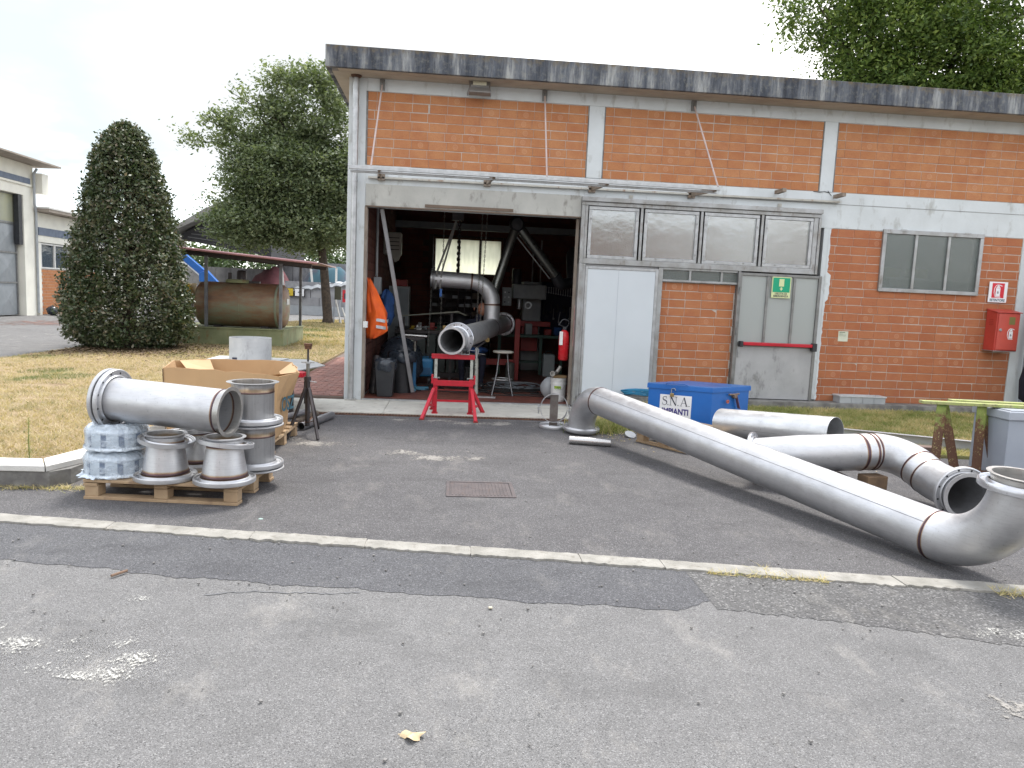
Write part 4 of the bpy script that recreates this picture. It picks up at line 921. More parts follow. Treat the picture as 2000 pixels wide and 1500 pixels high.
# ================================================================== STEEL PARTS ON THE PALLET
SM = [steel, recessM]
ZP = .148
def m_film():
    b = NB('clear_crinkled_film'); v = b.vec(); cr = b.noise(b.vec((1, 1, 2.2)), 10, 4, .55); cr2 = b.noise(b.vec((6, 6, 1.5)), 5, 3, .5)
    p = b.n('ShaderNodeBsdfPrincipled'); p.inputs['Base Color'].default_value = (.70, .79, .88, 1); p.inputs['Roughness'].default_value = .13; p.inputs['Specular IOR Level'].default_value = 1.
    bn = b.n('ShaderNodeBump'); bn.inputs['Strength'].default_value = .8; bn.inputs['Distance'].default_value = .035; b.l(b.math('ADD', cr, cr2), bn.inputs['Height']); b.l(bn.outputs[0], p.inputs['Normal'])
    sp = b.n('ShaderNodeSeparateXYZ'); b.l(b.tc.outputs['Object'], sp.inputs[0]); zr = b.ramp(b.math('MULTIPLY', sp.outputs[2], 5.), [(.0, .85), (.10, .7), (.17, .10), (.60, .05), (.70, .45), (.92, .5)])
    t = b.n('ShaderNodeBsdfTransparent'); ms = b.n('ShaderNodeMixShader'); b.l(b.math('ADD', b.ramp(cr, [(.40, .10), (.52, .20), (.66, .55)]), zr, True), ms.inputs[0]); b.l(t.outputs[0], ms.inputs[1]); b.l(p.outputs[0], ms.inputs[2]); b.l(ms.outputs[0], b.o.inputs[0]); return b.m
filmM = m_film()
def m_ringcore():
    b = NB('ring_core'); tz = b.n('ShaderNodeTexGradient'); tz.gradient_type = 'RADIAL'; b.l(b.tc.outputs['Object'], tz.inputs[0])
    band = b.ramp(b.math('FRACT', b.math('MULTIPLY', tz.outputs[0], 11.)), [(.0, 0.), (.50, 0.), (.53, 1.), (.82, 1.), (.85, 0.)])
    b.bsdf(b.mix(band, (.46, .53, .60), (.07, .11, .19)), .4, .2); return b.m
coreM = m_ringcore()
def ring_wrapped(x, y, z, label, seed):
    N = 72; t = thing('wrapped_flange_ring', (x, y, z), label, 'flange ring', 'flange rings wrapped in plastic film')
    def jit(i, a): return (1+.007*math.sin(a*9+seed+i)+.006*math.sin(a*23+seed*3+i*2)+.005*math.sin(a*47+i), .003*math.sin(a*11+i*1.7+seed))
    build('ring', MB().lathe([(.12, .012), (.205, .012), (.212, .03), (.212, .135), (.20, .155), (.12, .165)], (x, y, z), n=64, closed=True), coreM, t, smooth=35)
    build('film', MB().lathe([(.11, .004), (.17, .001), (.222, .002), (.229, .010), (.226, .022), (.218, .034), (.217, .09), (.220, .128), (.221, .140), (.213, .152), (.198, .172), (.165, .190), (.135, .194), (.112, .180), (.106, .15), (.106, .05)], (x, y, z), n=N, closed=True, jit=jit), filmM, t, smooth=60)
    return t
a_ = ring_wrapped(-2.475, 5.74, ZP, 'lower plastic film wrapped steel ring standing on the pallet', 1)
b_ = ring_wrapped(-2.47, 5.755, ZP+.2, 'upper plastic film wrapped steel ring under the flanged pipe end', 4)
mb = MB(); rnd.seed(12); vs = []
N = 22
for i in range(N+1):
    a = 2.6+1.9*i/N; rr = .235+rnd.uniform(0, .045); vs += [(-2.475+math.cos(a)*.222, 5.74+math.sin(a)*.222, ZP+.012+rnd.uniform(0, .02)), (-2.475+math.cos(a)*rr, 5.74+math.sin(a)*rr, ZP+.003+rnd.uniform(0, .012))]
mb.add(vs, [(2*i, 2*i+1, 2*i+3, 2*i+2) for i in range(N)]); build('loose_film', mb, filmM, a_, smooth=60, fixn=False)
def cone(x, y, label, tilt, ta):
    t = thing('steel_cone_reducer', (x, y, ZP), label, 'pipe reducer', 'steel cone reducers on the pallet')
    H = .338; prof = [(.1625, .022), (.1625, .052), (.160, .062), (.135, .262), (.1365, .285), (.1365, .322)]
    heat = [.5, .9, .55, 0, .0, 0]
    prof2 = [(.1625, .022), (.1625, .044), (.1650, .052), (.1610, .060), (.1590, .074), (.1565, .088), (.130, .252), (.1285, .268), (.1310, .276), (.1285, .284), (.1285, .296), (.1285, .318), (.142, .334), (.152, .336), (.152, .340), (.126, .340), (.123, .30), (.123, .26), (.155, .06), (.157, .022)]
    h2 = [.2, .45, .95, .7, .25, .0, .0, .3, .8, .5, .1, .0, 0, 0, 0, 0, .3, .2, .4, .1]
    build('cone_body', MB().lathe(prof2, (x, y, ZP), n=48, heat=h2), SM, t, smooth=32)
    fb = MB(); flange(fb, (x, y, ZP+.016), (0, 0, 1), .166, .2225, .026); build('base_flange', fb, SM, t, smooth=30)
    build('base_lip', MB().lathe([(.15, 0), (.19, 0), (.19, .005), (.166, .006), (.163, .022), (.157, .022)], (x, y, ZP), n=44), SM, t, smooth=30)
    lf = MB(); dd = Vector((math.cos(ta)*math.sin(tilt), math.sin(ta)*math.sin(tilt), math.cos(tilt))); flange(lf, (x+math.cos(ta)*.01, y+math.sin(ta)*.01, ZP+.283), dd, .140, .193, .020, holes=0)
    lf.lathe([(.188, 0), (.195, .0), (.197, .03), (.190, .03)], (x+math.cos(ta)*.01, y+math.sin(ta)*.01, ZP+.275), dd, 48, closed=True)
    build('loose_flange', lf, SM, t, smooth=30); return t
cone(-2.07, 5.62, 'steel cone reducer standing next to the film wrapped rings', .12, -.4)
cone(-1.625, 5.56, 'steel cone reducer at the right front corner, touching the lying pipe mouth', .14, .7)
cone(-1.975, 6.04, 'steel cone reducer half hidden behind the two front cones', .10, 2.4)
def straight(x, y, z, label, H=.352):
    t = thing('flanged_pipe_piece', (x, y, z), label, 'pipe piece', 'short flanged pipes stacked on the pallet')
    zs = [(.1625, .030), (.1625, .05), (.1625, H-.085), (.1655, H-.078), (.1625, H-.070), (.1625, H-.028), (.170, H-.012), (.192, H-.004), (.200, H-.001), (.200, H), (.158, H), (.157, H-.03), (.157, .03)]
    build('body', MB().lathe(zs, (x, y, z), n=52, heat=[0, 0, .1, .95, .4, .1, 0, 0, 0, 0, .2, .2, 0]), m_steel('stainless_streaked', (.46, .465, .475), .36, 2.6, 0, (9, 9, .3)), t, smooth=32)
    build('lip_ring', MB().lathe([(.150, .0), (.225, .002), (.236, .008), (.236, .016), (.222, .022), (.166, .020), (.158, .02)], (x, y, z), n=56), SM, t, smooth=40)
    fb = MB(); flange(fb, (x, y, z+.044), (0, 0, 1), .167, .232, .026, n=56); build('loose_flange', fb, SM, t, smooth=30)
    return t
straight(-1.525, 5.985, ZP, 'lower of the two stacked flanged pipe pieces behind the cones')
straight(-1.53, 5.98, ZP+.352, 'upper flanged pipe piece with a thin wide rim, topmost of the stack', .350)
# lying flanged pipe
A = Vector((-2.52, 5.77, .713)); B = Vector((-1.60, 5.555, .672)); dv = (B-A).normalized()
t = thing('flanged_pipe', (-2.06, 5.66, .5), 'short wide steel pipe lying across the wrapped rings and front cones', 'pipe')
build('tube', pipe([A+dv*.02, B-dv*.035], .1625, [.885], hw=.011, n=56), SM, t, smooth=32)
cb_ = MB(); collar(cb_, B-dv*.035, dv, .163, .187, .055, 56); build('stub_end', cb_, m_steel('stainless_warm', (.50, .49, .47), .35), t, smooth=35)
cb_ = MB(); collar(cb_, A+dv*.05, -dv, .163, .20, .06, 56); build('stub_end', cb_, SM, t, smooth=35)
fb = MB(); flange(fb, A+dv*.03, dv, .166, .226, .024, n=60); build('loose_flange', fb, SM, t, smooth=30)
fb = MB(); flange(fb, A-dv*.012, -dv, .166, .226, .022, n=60); build('loose_flange', fb, SM, t, smooth=30)

# ================================================================== LONG Z-SHAPED PIPE ON THE RIGHT
WL = Vector((1.777, 8.42, .446)); WR = Vector((3.214, 4.455, .181)); d = (WR-WL).normalized(); up = (Vector((0, 0, 1))-d*d.z).normalized()
C1 = WL-d*.38; C2 = WR+d*.457; P0 = C1-up*(.38+.055); P3 = C2+up*(.457+.015)
path, mk = fillet([P0, C1, C2, P3], [.38, .457], 16)
Ds = [0.]
for a, b in zip(path, path[1:]): Ds.append(Ds[-1]+(b-a).length)
t = thing('long_bent_pipe', (2.5, 6.4, 0), 'very long steel pipe with one elbow down on the ground and one up', 'pipe')
pb_ = pipe(path, .162, [Ds[mk[1]], Ds[mk[2]], Ds[mk[3]]+.01], n=64, hw=.011)
build('tube', pb_, SM, t, smooth=32)
seam = simple('weld_seam_line', (.22, .22, .23), None, 30, .5, .6)
sv = MB(); side = d.cross(Vector((0, 0, 1))).normalized()
n_ = Vector((-side.x*.80, -side.y*.80, 0))*1.0+up*.62; n_ = (n_-d*n_.dot(d)).normalized()
if n_.x > 0: n_ = (side*.80*(1 if side.x < 0 else -1)+up*.62).normalized()
sv.bar(WL+n_*.1622, WR+n_*.1622, .003, .003); build('longitudinal_seam', sv, seam, t)
sv = MB(); sv.bar(WL+d*1.2+(n_*-.25+up*.9).normalized()*.1620, WR+(n_*-.25+up*.9).normalized()*.1620, .002, .002); build('longitudinal_seam', sv, seam, t)
fb = MB(); flange(fb, P0+up*.022, up, .166, .224, .026); build('base_flange', fb, SM, t, smooth=30)
build('base_lip', MB().lathe([(.150, 0), (.195, 0), (.195, .007), (.167, .010), (.163, .03)], P0-up*.008, up, 44), SM, t, smooth=30)
fb = MB(); flange(fb, P3-up*.0, up, .166, .226, .030, holes=0); build('top_flange', fb, [steelB, recessM], t, smooth=30)
cb_ = MB(); collar(cb_, P3-up*.02, up, .1625, .188, .095, 56); build('stub_end', cb_, m_steel('stainless_warm', (.50, .49, .47), .35), t, smooth=35)

# ================================================================== CURVED ASSEMBLY BEHIND IT
q = [Vector(p) for p in ((2.84, 6.52, .245), (3.16, 6.28, .33), (3.52, 6.15, .375), (4.03, 6.22, .39), (4.09, 5.78, .235), (4.05, 5.36, .225))]
t = thing('curved_pipe_assembly', (3.7, 6.0, .1), 'curved steel pipe assembly with welded elbows and open flanged mouth', 'pipe')
pa, mk = fillet([q[0], q[1], q[2]+(q[2]-q[1])*.01, q[3], q[4], q[5]], [.42, .4, .27, .3], 14)
Ds = [0.]
for a, b in zip(pa, pa[1:]): Ds.append(Ds[-1]+(b-a).length)
end = Ds[-1]
wl = [Ds[mk[4]]-.13, Ds[mk[4]]-.03, Ds[mk[4]]+.01, Ds[mk[5]]+.01, Ds[mk[6]]+.0]
build('tube', pipe(pa, .162, wl, n=56, hw=.011), SM, t, smooth=32)
dq = (q[5]-q[4]).normalized()
cb_ = MB(); collar(cb_, q[5]-dq*.04, dq, .1625, .190, .115, 56); build('stub_end', cb_, SM, t, smooth=35)
fb = MB(); flange(fb, q[5]-dq*.015, dq, .167, .218, .026); build('loose_flange', fb, SM, t, smooth=30)
d0 = (q[1]-q[0]).normalized()
fb = MB(); flange(fb, (3.13, 7.02, .145), (.05, -.5, .86), .150, .2225, .020); solo('loose_flange', fb, [steelB, recessM], 'pale loose flange leaning behind the long pipe below the bright open pipe', 'flange', (3.13, 7.02, 0), smooth=30)
fb = MB(); flange(fb, q[0]+d0*.01, d0, .166, .2225, .020); build('loose_flange', fb, [steelB, recessM], t, smooth=30)
for (x, y, z0, z1, r_, lab) in ((3.62, 6.06, 0, .195, .15, 'short timber block under the curved pipe elbow'), ):
    o = solo('timber_block', MB().box((x+.02, y-.05, z0), (x+.22, y+.09, z1), rot=Matrix.Rotation(r_, 3, 'Z')), woodD, lab, 'timber', (x, y, 0), bevel=.006)
solo('timber_block', MB().box((3.40, 6.05, 0), (3.50, 6.25, .19)), darkI, 'dark block left of the timber block under the curved pipe', 'block', (3.45, 6.1, 0), bevel=.006)
# white open pipe
A = Vector((3.13, 8.14, .285)); B = Vector((3.86, 6.98, .400)); dv = (B-A).normalized()
t = thing('open_pipe', (3.5, 7.6, .15), 'bright plain steel pipe with open dark mouth in front of the blue chest', 'pipe')
build('tube', pipe([A, A.lerp(B, .5), B], .162, [], n=56, wall=.004), m_steel('stainless_pale', (.66, .67, .68), .36, .4), t, smooth=32)
sd_ = (Vector((-dv.y, dv.x, 0)).normalized()*-1*.92+Vector((0, 0, -.25))).normalized()
if sd_.y > 0: sd_ = Vector((-sd_.x, -sd_.y, sd_.z))
build('seam', MB().bar(A.lerp(B, .3)+sd_*.1622, A.lerp(B, .62)+sd_*.1622, .003, .003), seam, t)
solo('timber_beam', MB().box((3.50, 7.20, 0), (3.98, 7.34, .215)), woodD, 'timber under the open end of the bright plain pipe', 'timber', (3.8, 7.3, 0), bevel=.006)
# short bright tube in front
A = Vector((1.385, 8.10, .046)); B = Vector((1.83, 7.985, .046))
t = thing('short_tube', (1.6, 8.04, 0), 'short bright cut steel tube lying in front of the pipe flange', 'pipe')
build('tube', pipe([A, B], .0445, [], n=32, wall=.003), m_steel('stainless_polished', (.55, .54, .53), .22, .6), t, smooth=32)
solo('scrap_disc', MB().lathe([(0, 0), (.065, 0), (.068, .010), (0, .012)], (2.20, 8.60, .030), (.15, -.45, .9), 24), greyPlast, 'thin pale cut disc leaning at the pallet corner', 'disc', (2.20, 8.60, 0), smooth=40)
# ================================================================== PIPE CLAMP ON PLATE STAND
t = thing('pipe_clamp_stand', (1.33, 9.05, 0), 'rusty upright plate with round pipe clamp standing on a flat ring', 'pipe clamp')
fb = MB(); flange(fb, (1.36, 9.12, .018), (0, 0, 1), .13, .195, .030, holes=8); build('base_ring', fb, SM, t, smooth=30)
build('plate', MB().box((1.275, 9.00, .04), (1.375, 9.012, .43)), simple('scaled_plate', (.13, .105, .095), (.21, .19, .175), 9, .6, .4, .2, 40), t, bevel=.001)
cc = Vector((1.318, 8.955, .272)); mb = MB()
for s0 in (0, 1):
    pts = []
    for i in range(25):
        a = math.radians(6+168*i/24)+(PI if s0 else 0); pts.append((cc.x+.165*math.cos(a), cc.y, cc.z+.165*math.sin(a)+(.012 if not s0 else -.012)))
    mb2 = MB()
    for a, b in zip(pts, pts[1:]): mb2.bar(a, b, .045, .006, up=(0, 1, 0)) if 0 else mb2.bar(a, b, .006, .045, up=(0, 1, 0))
    for sx in (-1, 1):
        z = cc.z+(.018 if not s0 else -.018); mb2.box((cc.x+sx*.165-(.045 if sx < 0 else 0), cc.y-.022, z-.003), (cc.x+sx*.165+(.045 if sx > 0 else 0), cc.y+.022, z+.003))
    build('clamp_half', mb2, steelB, t, smooth=30)
for sx in (-1, 1): build('bolt', MB().tube([(cc.x+sx*.19, cc.y, cc.z-.075), (cc.x+sx*.19, cc.y, cc.z+.035)], .006, 8).lathe([(0, 0), (.012, 0), (.012, .012), (0, .012)], (cc.x+sx*.19, cc.y, cc.z-.05), n=6), galv, t)

# ================================================================== BLUE CHEST
t = thing('tool_chest', (3.2, 9.3, .035), 'large blue steel site chest with padlock and white sign', 'chest')
qa = [(2.60, 9.36), (3.32, 9.01), (3.96, 9.40), (3.24, 9.75)]
def quadbox(P, z0, z1): return MB().prism(P, z0, z1)
build('body', quadbox(qa, .05, .555), blueP, t, bevel=.006)
cx_ = sum(p[0] for p in qa)/4; cy_ = sum(p[1] for p in qa)/4
ql = [(cx_+(x-cx_)*1.03, cy_+(y-cy_)*1.03) for x, y in qa]
lid = build('lid', quadbox(ql, .557, .585), simple('blue_lid', (.035, .16, .45), (.03, .12, .36), 2.5, .35), t, bevel=.004)
build('lid_skirt', MB().bar(ql[0]+(.545,), ql[1]+(.545,), .006, .05).bar(ql[1]+(.545,), ql[2]+(.545,), .006, .05), blueP, lid)
e1 = (Vector(qa[1]+(0,))-Vector(qa[0]+(0,))).normalized(); n1 = Vector((e1.y, -e1.x, 0)); n1 = n1 if n1.y < 0 else -n1
F = lambda u, z, o=.004: Vector(qa[0]+(z,))+e1*u+n1*o
for lp in ((.02, .02),): pass
for p in qa: build('foot', MB().box((p[0]-.03+(cx_-p[0])*.1, p[1]-.03+(cy_-p[1])*.1, .035), (p[0]+.03+(cx_-p[0])*.1, p[1]+.03+(cy_-p[1])*.1, .05)), darkI, t)
build('lid_handle', MB().tube(fillet([F(.22, .585, .02), F(.24, .600, .05), F(.46, .600, .05), F(.50, .583, .02)], .01, 5)[0], .005, 8), blueP, lid)
build('hasp', MB().bar(F(.37, .50), F(.37, .56), .05, .01).bar(F(.34, .525), F(.42, .525), .012, .03), blueP, t)
pk = build('padlock', MB().prism_d([(-.024, -.024), (.024, -.024), (.024, .022), (-.024, .022)], F(.31, .455, .03), e1, (0, 0, 1), .02), brassM, t, bevel=.003)
build('shackle', MB().tube(fillet([F(.297, .478, .02), F(.297, .535, .02), F(.345, .535, .02), F(.345, .51, .02)], .018, 6)[0], .0045, 8), galv, pk, smooth=40)
board = build('sign_board', MB().prism_d([(0, 0), (.40, 0), (.40, .31), (0, .31)], F(.155, .14, .004), e1, (0, 0, 1), -.003), signW, t)
# serif letters S . N . A .
def stroke(mb, pts, w0, o, sc):
    for (a, b), (c, d_) in zip(pts, pts[1:]):
        p = Vector((c-a, d_-b)); L = p.length or 1; nx, ny = -p.y/L*w0/2, p.x/L*w0/2
        mb.prism_d([(a*sc-nx*sc, b*sc-ny*sc), (c*sc-nx*sc, d_*sc-ny*sc), (c*sc+nx*sc, d_*sc+ny*sc), (a*sc+nx*sc, b*sc+ny*sc)], o, e1, (0, 0, 1), .001)
def serif_letters(o, sc):
    mb = MB(); sx = 0
    # S
    sp = []
    for i in range(25):
        tt = i/24
        if tt < .5: a = math.radians(40+230*(tt/.5)); sp.append((.30+.20*math.cos(a), .74+.20*math.sin(a)))
        else: a = math.radians(90-230*((tt-.5)/.5)); sp.append((.30+.24*math.cos(a), .27+.26*math.sin(a)))
    for i, (p, q_) in enumerate(zip(sp, sp[1:])):
        wd_ = .05+.08*math.sin(PI*min(1, max(0, (i-5)/14))); stroke(mb, [p, q_], wd_, o, sc)
    stroke(mb, [(.47, .70), (.47, .98)], .03, o, sc); stroke(mb, [(.07, .02), (.07, .32)], .03, o, sc)
    # N
    x = .86; stroke(mb, [(x+.1, 0), (x+.1, .95)], .045, o, sc); stroke(mb, [(x+.10, .95), (x+.68, .02)], .12, o, sc); stroke(mb, [(x+.68, 0), (x+.68, .98)], .045, o, sc)
    for a, b in (((x-.03, .015), (x+.23, .015)), ((x-.03, .965), (x+.16, .965)), ((x+.55, .965), (x+.81, .965))): stroke(mb, [a, b], .035, o, sc)
    # A
    x = 2.02; stroke(mb, [(x+.06, .0), (x+.37, .98)], .045, o, sc); stroke(mb, [(x+.37, .98), (x+.70, .0)], .12, o, sc); stroke(mb, [(x+.16, .34), (x+.58, .34)], .035, o, sc)
    for a, b in (((x-.05, .015), (x+.19, .015)), ((x+.56, .015), (x+.84, .015))): stroke(mb, [a, b], .035, o, sc)
    for dx in (.68, 1.78, 2.98): mb.prism_d([((dx+.055*math.cos(k*PI/4))*sc, (.05+.055*math.sin(k*PI/4))*sc) for k in range(8)], o, e1, (0, 0, 1), .001)
    return mb
build('lettering', serif_letters(F(.182, .315, .0055), .116), inkB, t)
text('IMPIANTI', .105, F(.355, .235, .0055), e1, (0, 0, 1), simple('violet_ink', (.035, .02, .20), None, 5, .5), t, sx=.80, bold=.0035)
e2 = (Vector(qa[2]+(0,))-Vector(qa[1]+(0,))).normalized(); n2 = Vector((e2.y, -e2.x, 0)); n2 = n2 if n2.y < 0 else -n2
G = lambda u, z, o=.004: Vector(qa[1]+(z,))+e2*u+n2*o
build('side_valve', MB().lathe([(0, .05), (.028, .05), (.034, .03), (.03, 0), (0, 0)], G(.42, .465, .0), n2, 14).tube([G(.30, .49, .03), G(.38, .485, .03), G(.50, .49, .03)], .012, 8), simple('valve_brown', (.25, .18, .14), None, 8, .6, .3), t, smooth=40)
build('side_strap', MB().bar(G(.44, .46, .035), G(.50, .30, .045), .045, .008), simple('strap_mauve', (.15, .07, .10), None, 8, .7), t)
build('valve_wheel', MB().lathe([(.012, 0), (.022, .0), (.024, .014), (.012, .014)], G(.27, .40, .03), n2, 12, closed=True), simple('orange_knob', (.50, .12, .06), None, 8, .5), t, smooth=40)
# blue hose coil on the plinth
t = thing('hose_coil', (2.80, 10.70, .235), 'coil of light blue hose on the plinth left of the blue chest', 'hose')
for k in range(6):
    pts = [(2.80+(.20+.012*k)*math.cos(a)+.01*math.sin(3*a+k), 10.67+.05*math.sin(a), .262+.012*k+.012*math.sin(2*a+k)) for a in [2*PI*i/28 for i in range(28)]]
    build('loop', MB().tube(pts, .009, 7, closed=True), hoseB, t, smooth=60)
t = solo('rusty_ring', MB().lathe([(.055, 0), (.062, 0), (.062, .05), (.055, .05)], (2.28, 9.60, .30), (1, -.3, .3), 24, closed=True), rustM, 'thin rusty pipe ring just behind the top of the long pipe', 'ring', (2.28, 9.6, .30), smooth=30)
solo('timber_post', MB().box((2.20, 9.55, .03), (2.34, 9.66, .25)), woodD, 'short timber offcut behind the long pipe', 'timber', (2.27, 9.6, .03), bevel=.006)

# ================================================================== CRATE, TRESTLE, GREY BOX, PROFILE
t = thing('plastic_crate', (6.22, 10.72, .232), 'low grey plastic crate upside down against the brick wall', 'crate')
build('side_wall', MB().box((5.90, 10.635, .235), (6.62, 10.64, .33)).box((5.90, 10.80, .235), (6.62, 10.84, .33)).box((5.90, 10.641, .235), (5.92, 10.799, .33)).box((6.60, 10.641, .235), (6.62, 10.799, .33)), greyPlast, t, bevel=.003)
build('rim', MB().box((5.885, 10.625, .331), (6.635, 10.66, .352)).box((5.885, 10.80, .331), (6.635, 10.845, .352)).box((5.885, 10.661, .331), (5.97, 10.799, .352)).box((6.55, 10.661, .331), (6.635, 10.799, .352)), simple('crate_top', (.50, .51, .52), None, 9, .6), t, bevel=.003)
for x in (6.08, 6.26, 6.44): build('rib', MB().box((x, 10.627, .24), (x+.012, 10.6345, .33)), greyPlast, t)
t = thing('trestle', (5.45, 7.2, .0), 'low trestle with green painted boards on rusty angle iron legs', 'trestle')
build('top_board', MB().box((4.86, 7.13, .705), (6.3, 7.23, .735), rot=Matrix.Rotation(math.radians(-8), 3, 'Z'), piv=(4.9, 7.2, .7)), simple('worn_green_board', (.30, .36, .10), (.36, .35, .18), 11, .85, 0, .2, 40, dirt=(.08, .06, .04)), t, bevel=.003)
build('top_board', MB().box((5.22, 7.27, .712), (6.4, 7.37, .745), rot=Matrix.Rotation(math.radians(-8), 3, 'Z'), piv=(4.9, 7.2, .7)), simple('worn_green_board', (.30, .36, .10), (.36, .35, .18), 11, .85, 0, .2, 40, dirt=(.08, .06, .04)), t, bevel=.003)
def angle_leg(a, b, w_=.10):
    a = Vector(a); b = Vector(b); mb = MB(); mb.bar(a, b, w_, .006, up=(0, -1, .2)); mb.bar(a+Vector((w_/2, .02, 0)), b+Vector((w_/2, .02, 0)), .006, .05, up=(0, -1, .2)); return mb
for a, b in (((5.06, 7.15, .70), (4.96, 7.02, .035)), ((5.13, 7.22, .70), (5.24, 7.10, .035)), ((5.46, 7.10, .70), (5.40, 7.0, .035)), ((5.54, 7.17, .70), (5.66, 7.08, .035))):
    build('leg', angle_leg(a, b), grM, t)
build('foot_bar', MB().bar((5.36, 7.0, .03), (5.82, 6.98, .03), .05, .05).bar((5.46, 7.2, .03), (5.80, 7.18, .03), .04, .04), rustM, t, bevel=.002)
solo('timber_block', MB().box((4.95, 7.75, .03), (5.50, 7.90, .145), rot=Matrix.Rotation(-.25, 3, 'Z')), simple('brown_beam', (.20, .14, .12), (.14, .095, .08), 5, .85), 'brown squared timber lying on the grass behind the trestle legs', 'timber', (5.2, 7.8, .03), bevel=.006)
t = thing('grey_cabinet', (6.1, 7.2, .0), 'pale grey metal cabinet at the right edge beside the trestle', 'cabinet')
build('body', MB().box((5.585, 6.86, .02), (6.25, 7.36, .60)), greyP, t, bevel=.005)
build('lid', MB().box((5.565, 6.84, .602), (6.27, 7.38, .690)), simple('grey_paint_pale', (.38, .41, .46), None, 3, .45), t, bevel=.01)
build('lid_top', MB().box((5.60, 6.87, .691), (6.24, 7.35, .702)), simple('grey_paint_pale', (.38, .41, .46)), t, bevel=.005)
solo('steel_profile', MB().bar((4.35, 9.0, .105), (6.8, 7.75, .105), .006, .12).bar((4.35, 8.97, .167), (6.8, 7.72, .167), .07, .005).bar((4.35, 8.97, .043), (6.8, 7.72, .043), .07, .005), simple('profile_paint', (.50, .51, .54), None, 4, .4, .2), 'long pale steel profile lying on the grass behind the trestle', 'profile', (5.5, 8.4, .035), bevel=.001)
# dark cloth hanging at the far right edge
t = thing('hanging_cover', (8.20, 10.3, .3), 'dark navy cover hanging at the right edge of the view', 'cover')
mb = MB(); N = 20; rings = []
for i, (z, r_, dx) in enumerate(((.35, .12, .02), (.42, .20, 0), (.7, .22, 0), (1.1, .19, .03), (1.5, .16, .06), (1.9, .15, .08), (2.15, .11, .10), (2.25, .03, .12))):
    rings.append([(8.74+dx+r_*(1+.12*math.sin(a*5+i))*math.cos(a), 10.3+r_*.8*(1+.12*math.sin(a*7+i*2))*math.sin(a), z) for a in [2*PI*j/N for j in range(N)]])
for rr in rings: mb.v += rr; mb.h += [0]*N
for i in range(len(rings)-1):
    for j in range(N): mb.f.append((i*N+j, i*N+(j+1) % N, (i+1)*N+(j+1) % N, (i+1)*N+j)); mb.mi.append(0)
build('cloth', mb, clothN, t, smooth=60)
build('pole', MB().tube([(8.75, 10.3, .0), (8.86, 10.3, 2.3)], .015, 8), darkI, t)
build('foot', MB().lathe([(0, 0), (.2, 0), (.2, .03), (.03, .06), (0, .06)], (8.75, 10.3, .03), n=20), darkI, t, smooth=40)

# ================================================================== CARDBOARD BOX
t = thing('cardboard_box', (-2.1, 7.6, .148), 'large open brown cardboard box with crumpled rim on a pallet', 'box')
zb = .150
bot = [(-2.66, 7.26), (-1.76, 7.10), (-1.63, 7.11), (-1.64, 7.56), (-1.72, 8.16), (-1.90, 8.20), (-2.55, 8.18), (-2.70, 8.05)]
top = [(-2.72, 7.33, .785), (-1.84, 7.18, .775), (-1.575, 7.10, .765), (-1.445, 7.40, .775), (-1.70, 8.28, .79), (-1.90, 8.36, .795), (-2.52, 8.22, .80), (-2.86, 8.02, .79)]
topm = []; botm = []
rnd.seed(21)
for i in range(8):                                         # subdivide the rim for creases
    a, b = top[i], top[(i+1) % 8]; c, d_ = bot[i], bot[(i+1) % 8]; L = math.dist(a[:2], b[:2]); n_s = max(1, int(L/.12))
    for k in range(n_s):
        q_ = k/n_s; w_ = 0 if k == 0 else 1
        topm.append((a[0]+(b[0]-a[0])*q_+w_*rnd.uniform(-.012, .012), a[1]+(b[1]-a[1])*q_+w_*rnd.uniform(-.018, .018), a[2]+(b[2]-a[2])*q_+w_*rnd.uniform(-.010, .010)+(.012*math.sin(q_*PI) if i == 0 else 0)))
        botm.append((c[0]+(d_[0]-c[0])*q_, c[1]+(d_[1]-c[1])*q_, zb))
n_ = len(topm); cx_ = sum(p[0] for p in topm)/n_; cy_ = sum(p[1] for p in topm)/n_
mid = [((a[0]+b[0])/2, (a[1]+b[1])/2, .52) for a, b in zip(topm, botm)]
inn_ = lambda P, k: [(cx_+(x-cx_)*k, cy_+(y-cy_)*k, z) for x, y, z in P]
R_ = [botm, mid, topm, inn_(topm, .987), inn_(mid, .985), inn_([(x, y, z+.02) for x, y, z in botm], .985)]
mb = MB()
for rr in R_: mb.v += rr; mb.h += [0.]*n_
for i in range(len(R_)-1):
    for j in range(n_): mb.f.append((i*n_+j, i*n_+(j+1) % n_, (i+1)*n_+(j+1) % n_, (i+1)*n_+j)); mb.mi.append(0)
mb.f.append(tuple(range(n_))); mb.mi.append(0); mb.f.append(tuple((5*n_+j) for j in range(n_))); mb.mi.append(0)
bx = build('carton', mb, cardM, t)
flap = simple('cardboard_inner', (.50, .34, .19), None, 3, .85)
build('flap', MB().add([(-2.80, 8.02, .792), (-2.55, 8.20, .80), (-2.45, 8.02, .70), (-2.62, 7.75, .71)], [(0, 1, 2, 3)]), flap, t, fixn=False)
build('flap', MB().add([(-1.455, 7.42, .776), (-1.70, 8.26, .79), (-1.80, 8.1, .70), (-1.62, 7.5, .69)], [(0, 1, 2, 3)]), flap, t, fixn=False)
build('flap', MB().add([(-1.66, 7.15, .77), (-1.46, 7.42, .777), (-1.56, 7.55, .72), (-1.74, 7.25, .715)], [(0, 1, 2, 3)]), flap, t, fixn=False)
build('corner_seam', MB().bar((-2.665, 7.250, .155), (-2.715, 7.318, .775), .008, .004), simple('dark_crease', (.14, .09, .05), None, 5, .9), t)
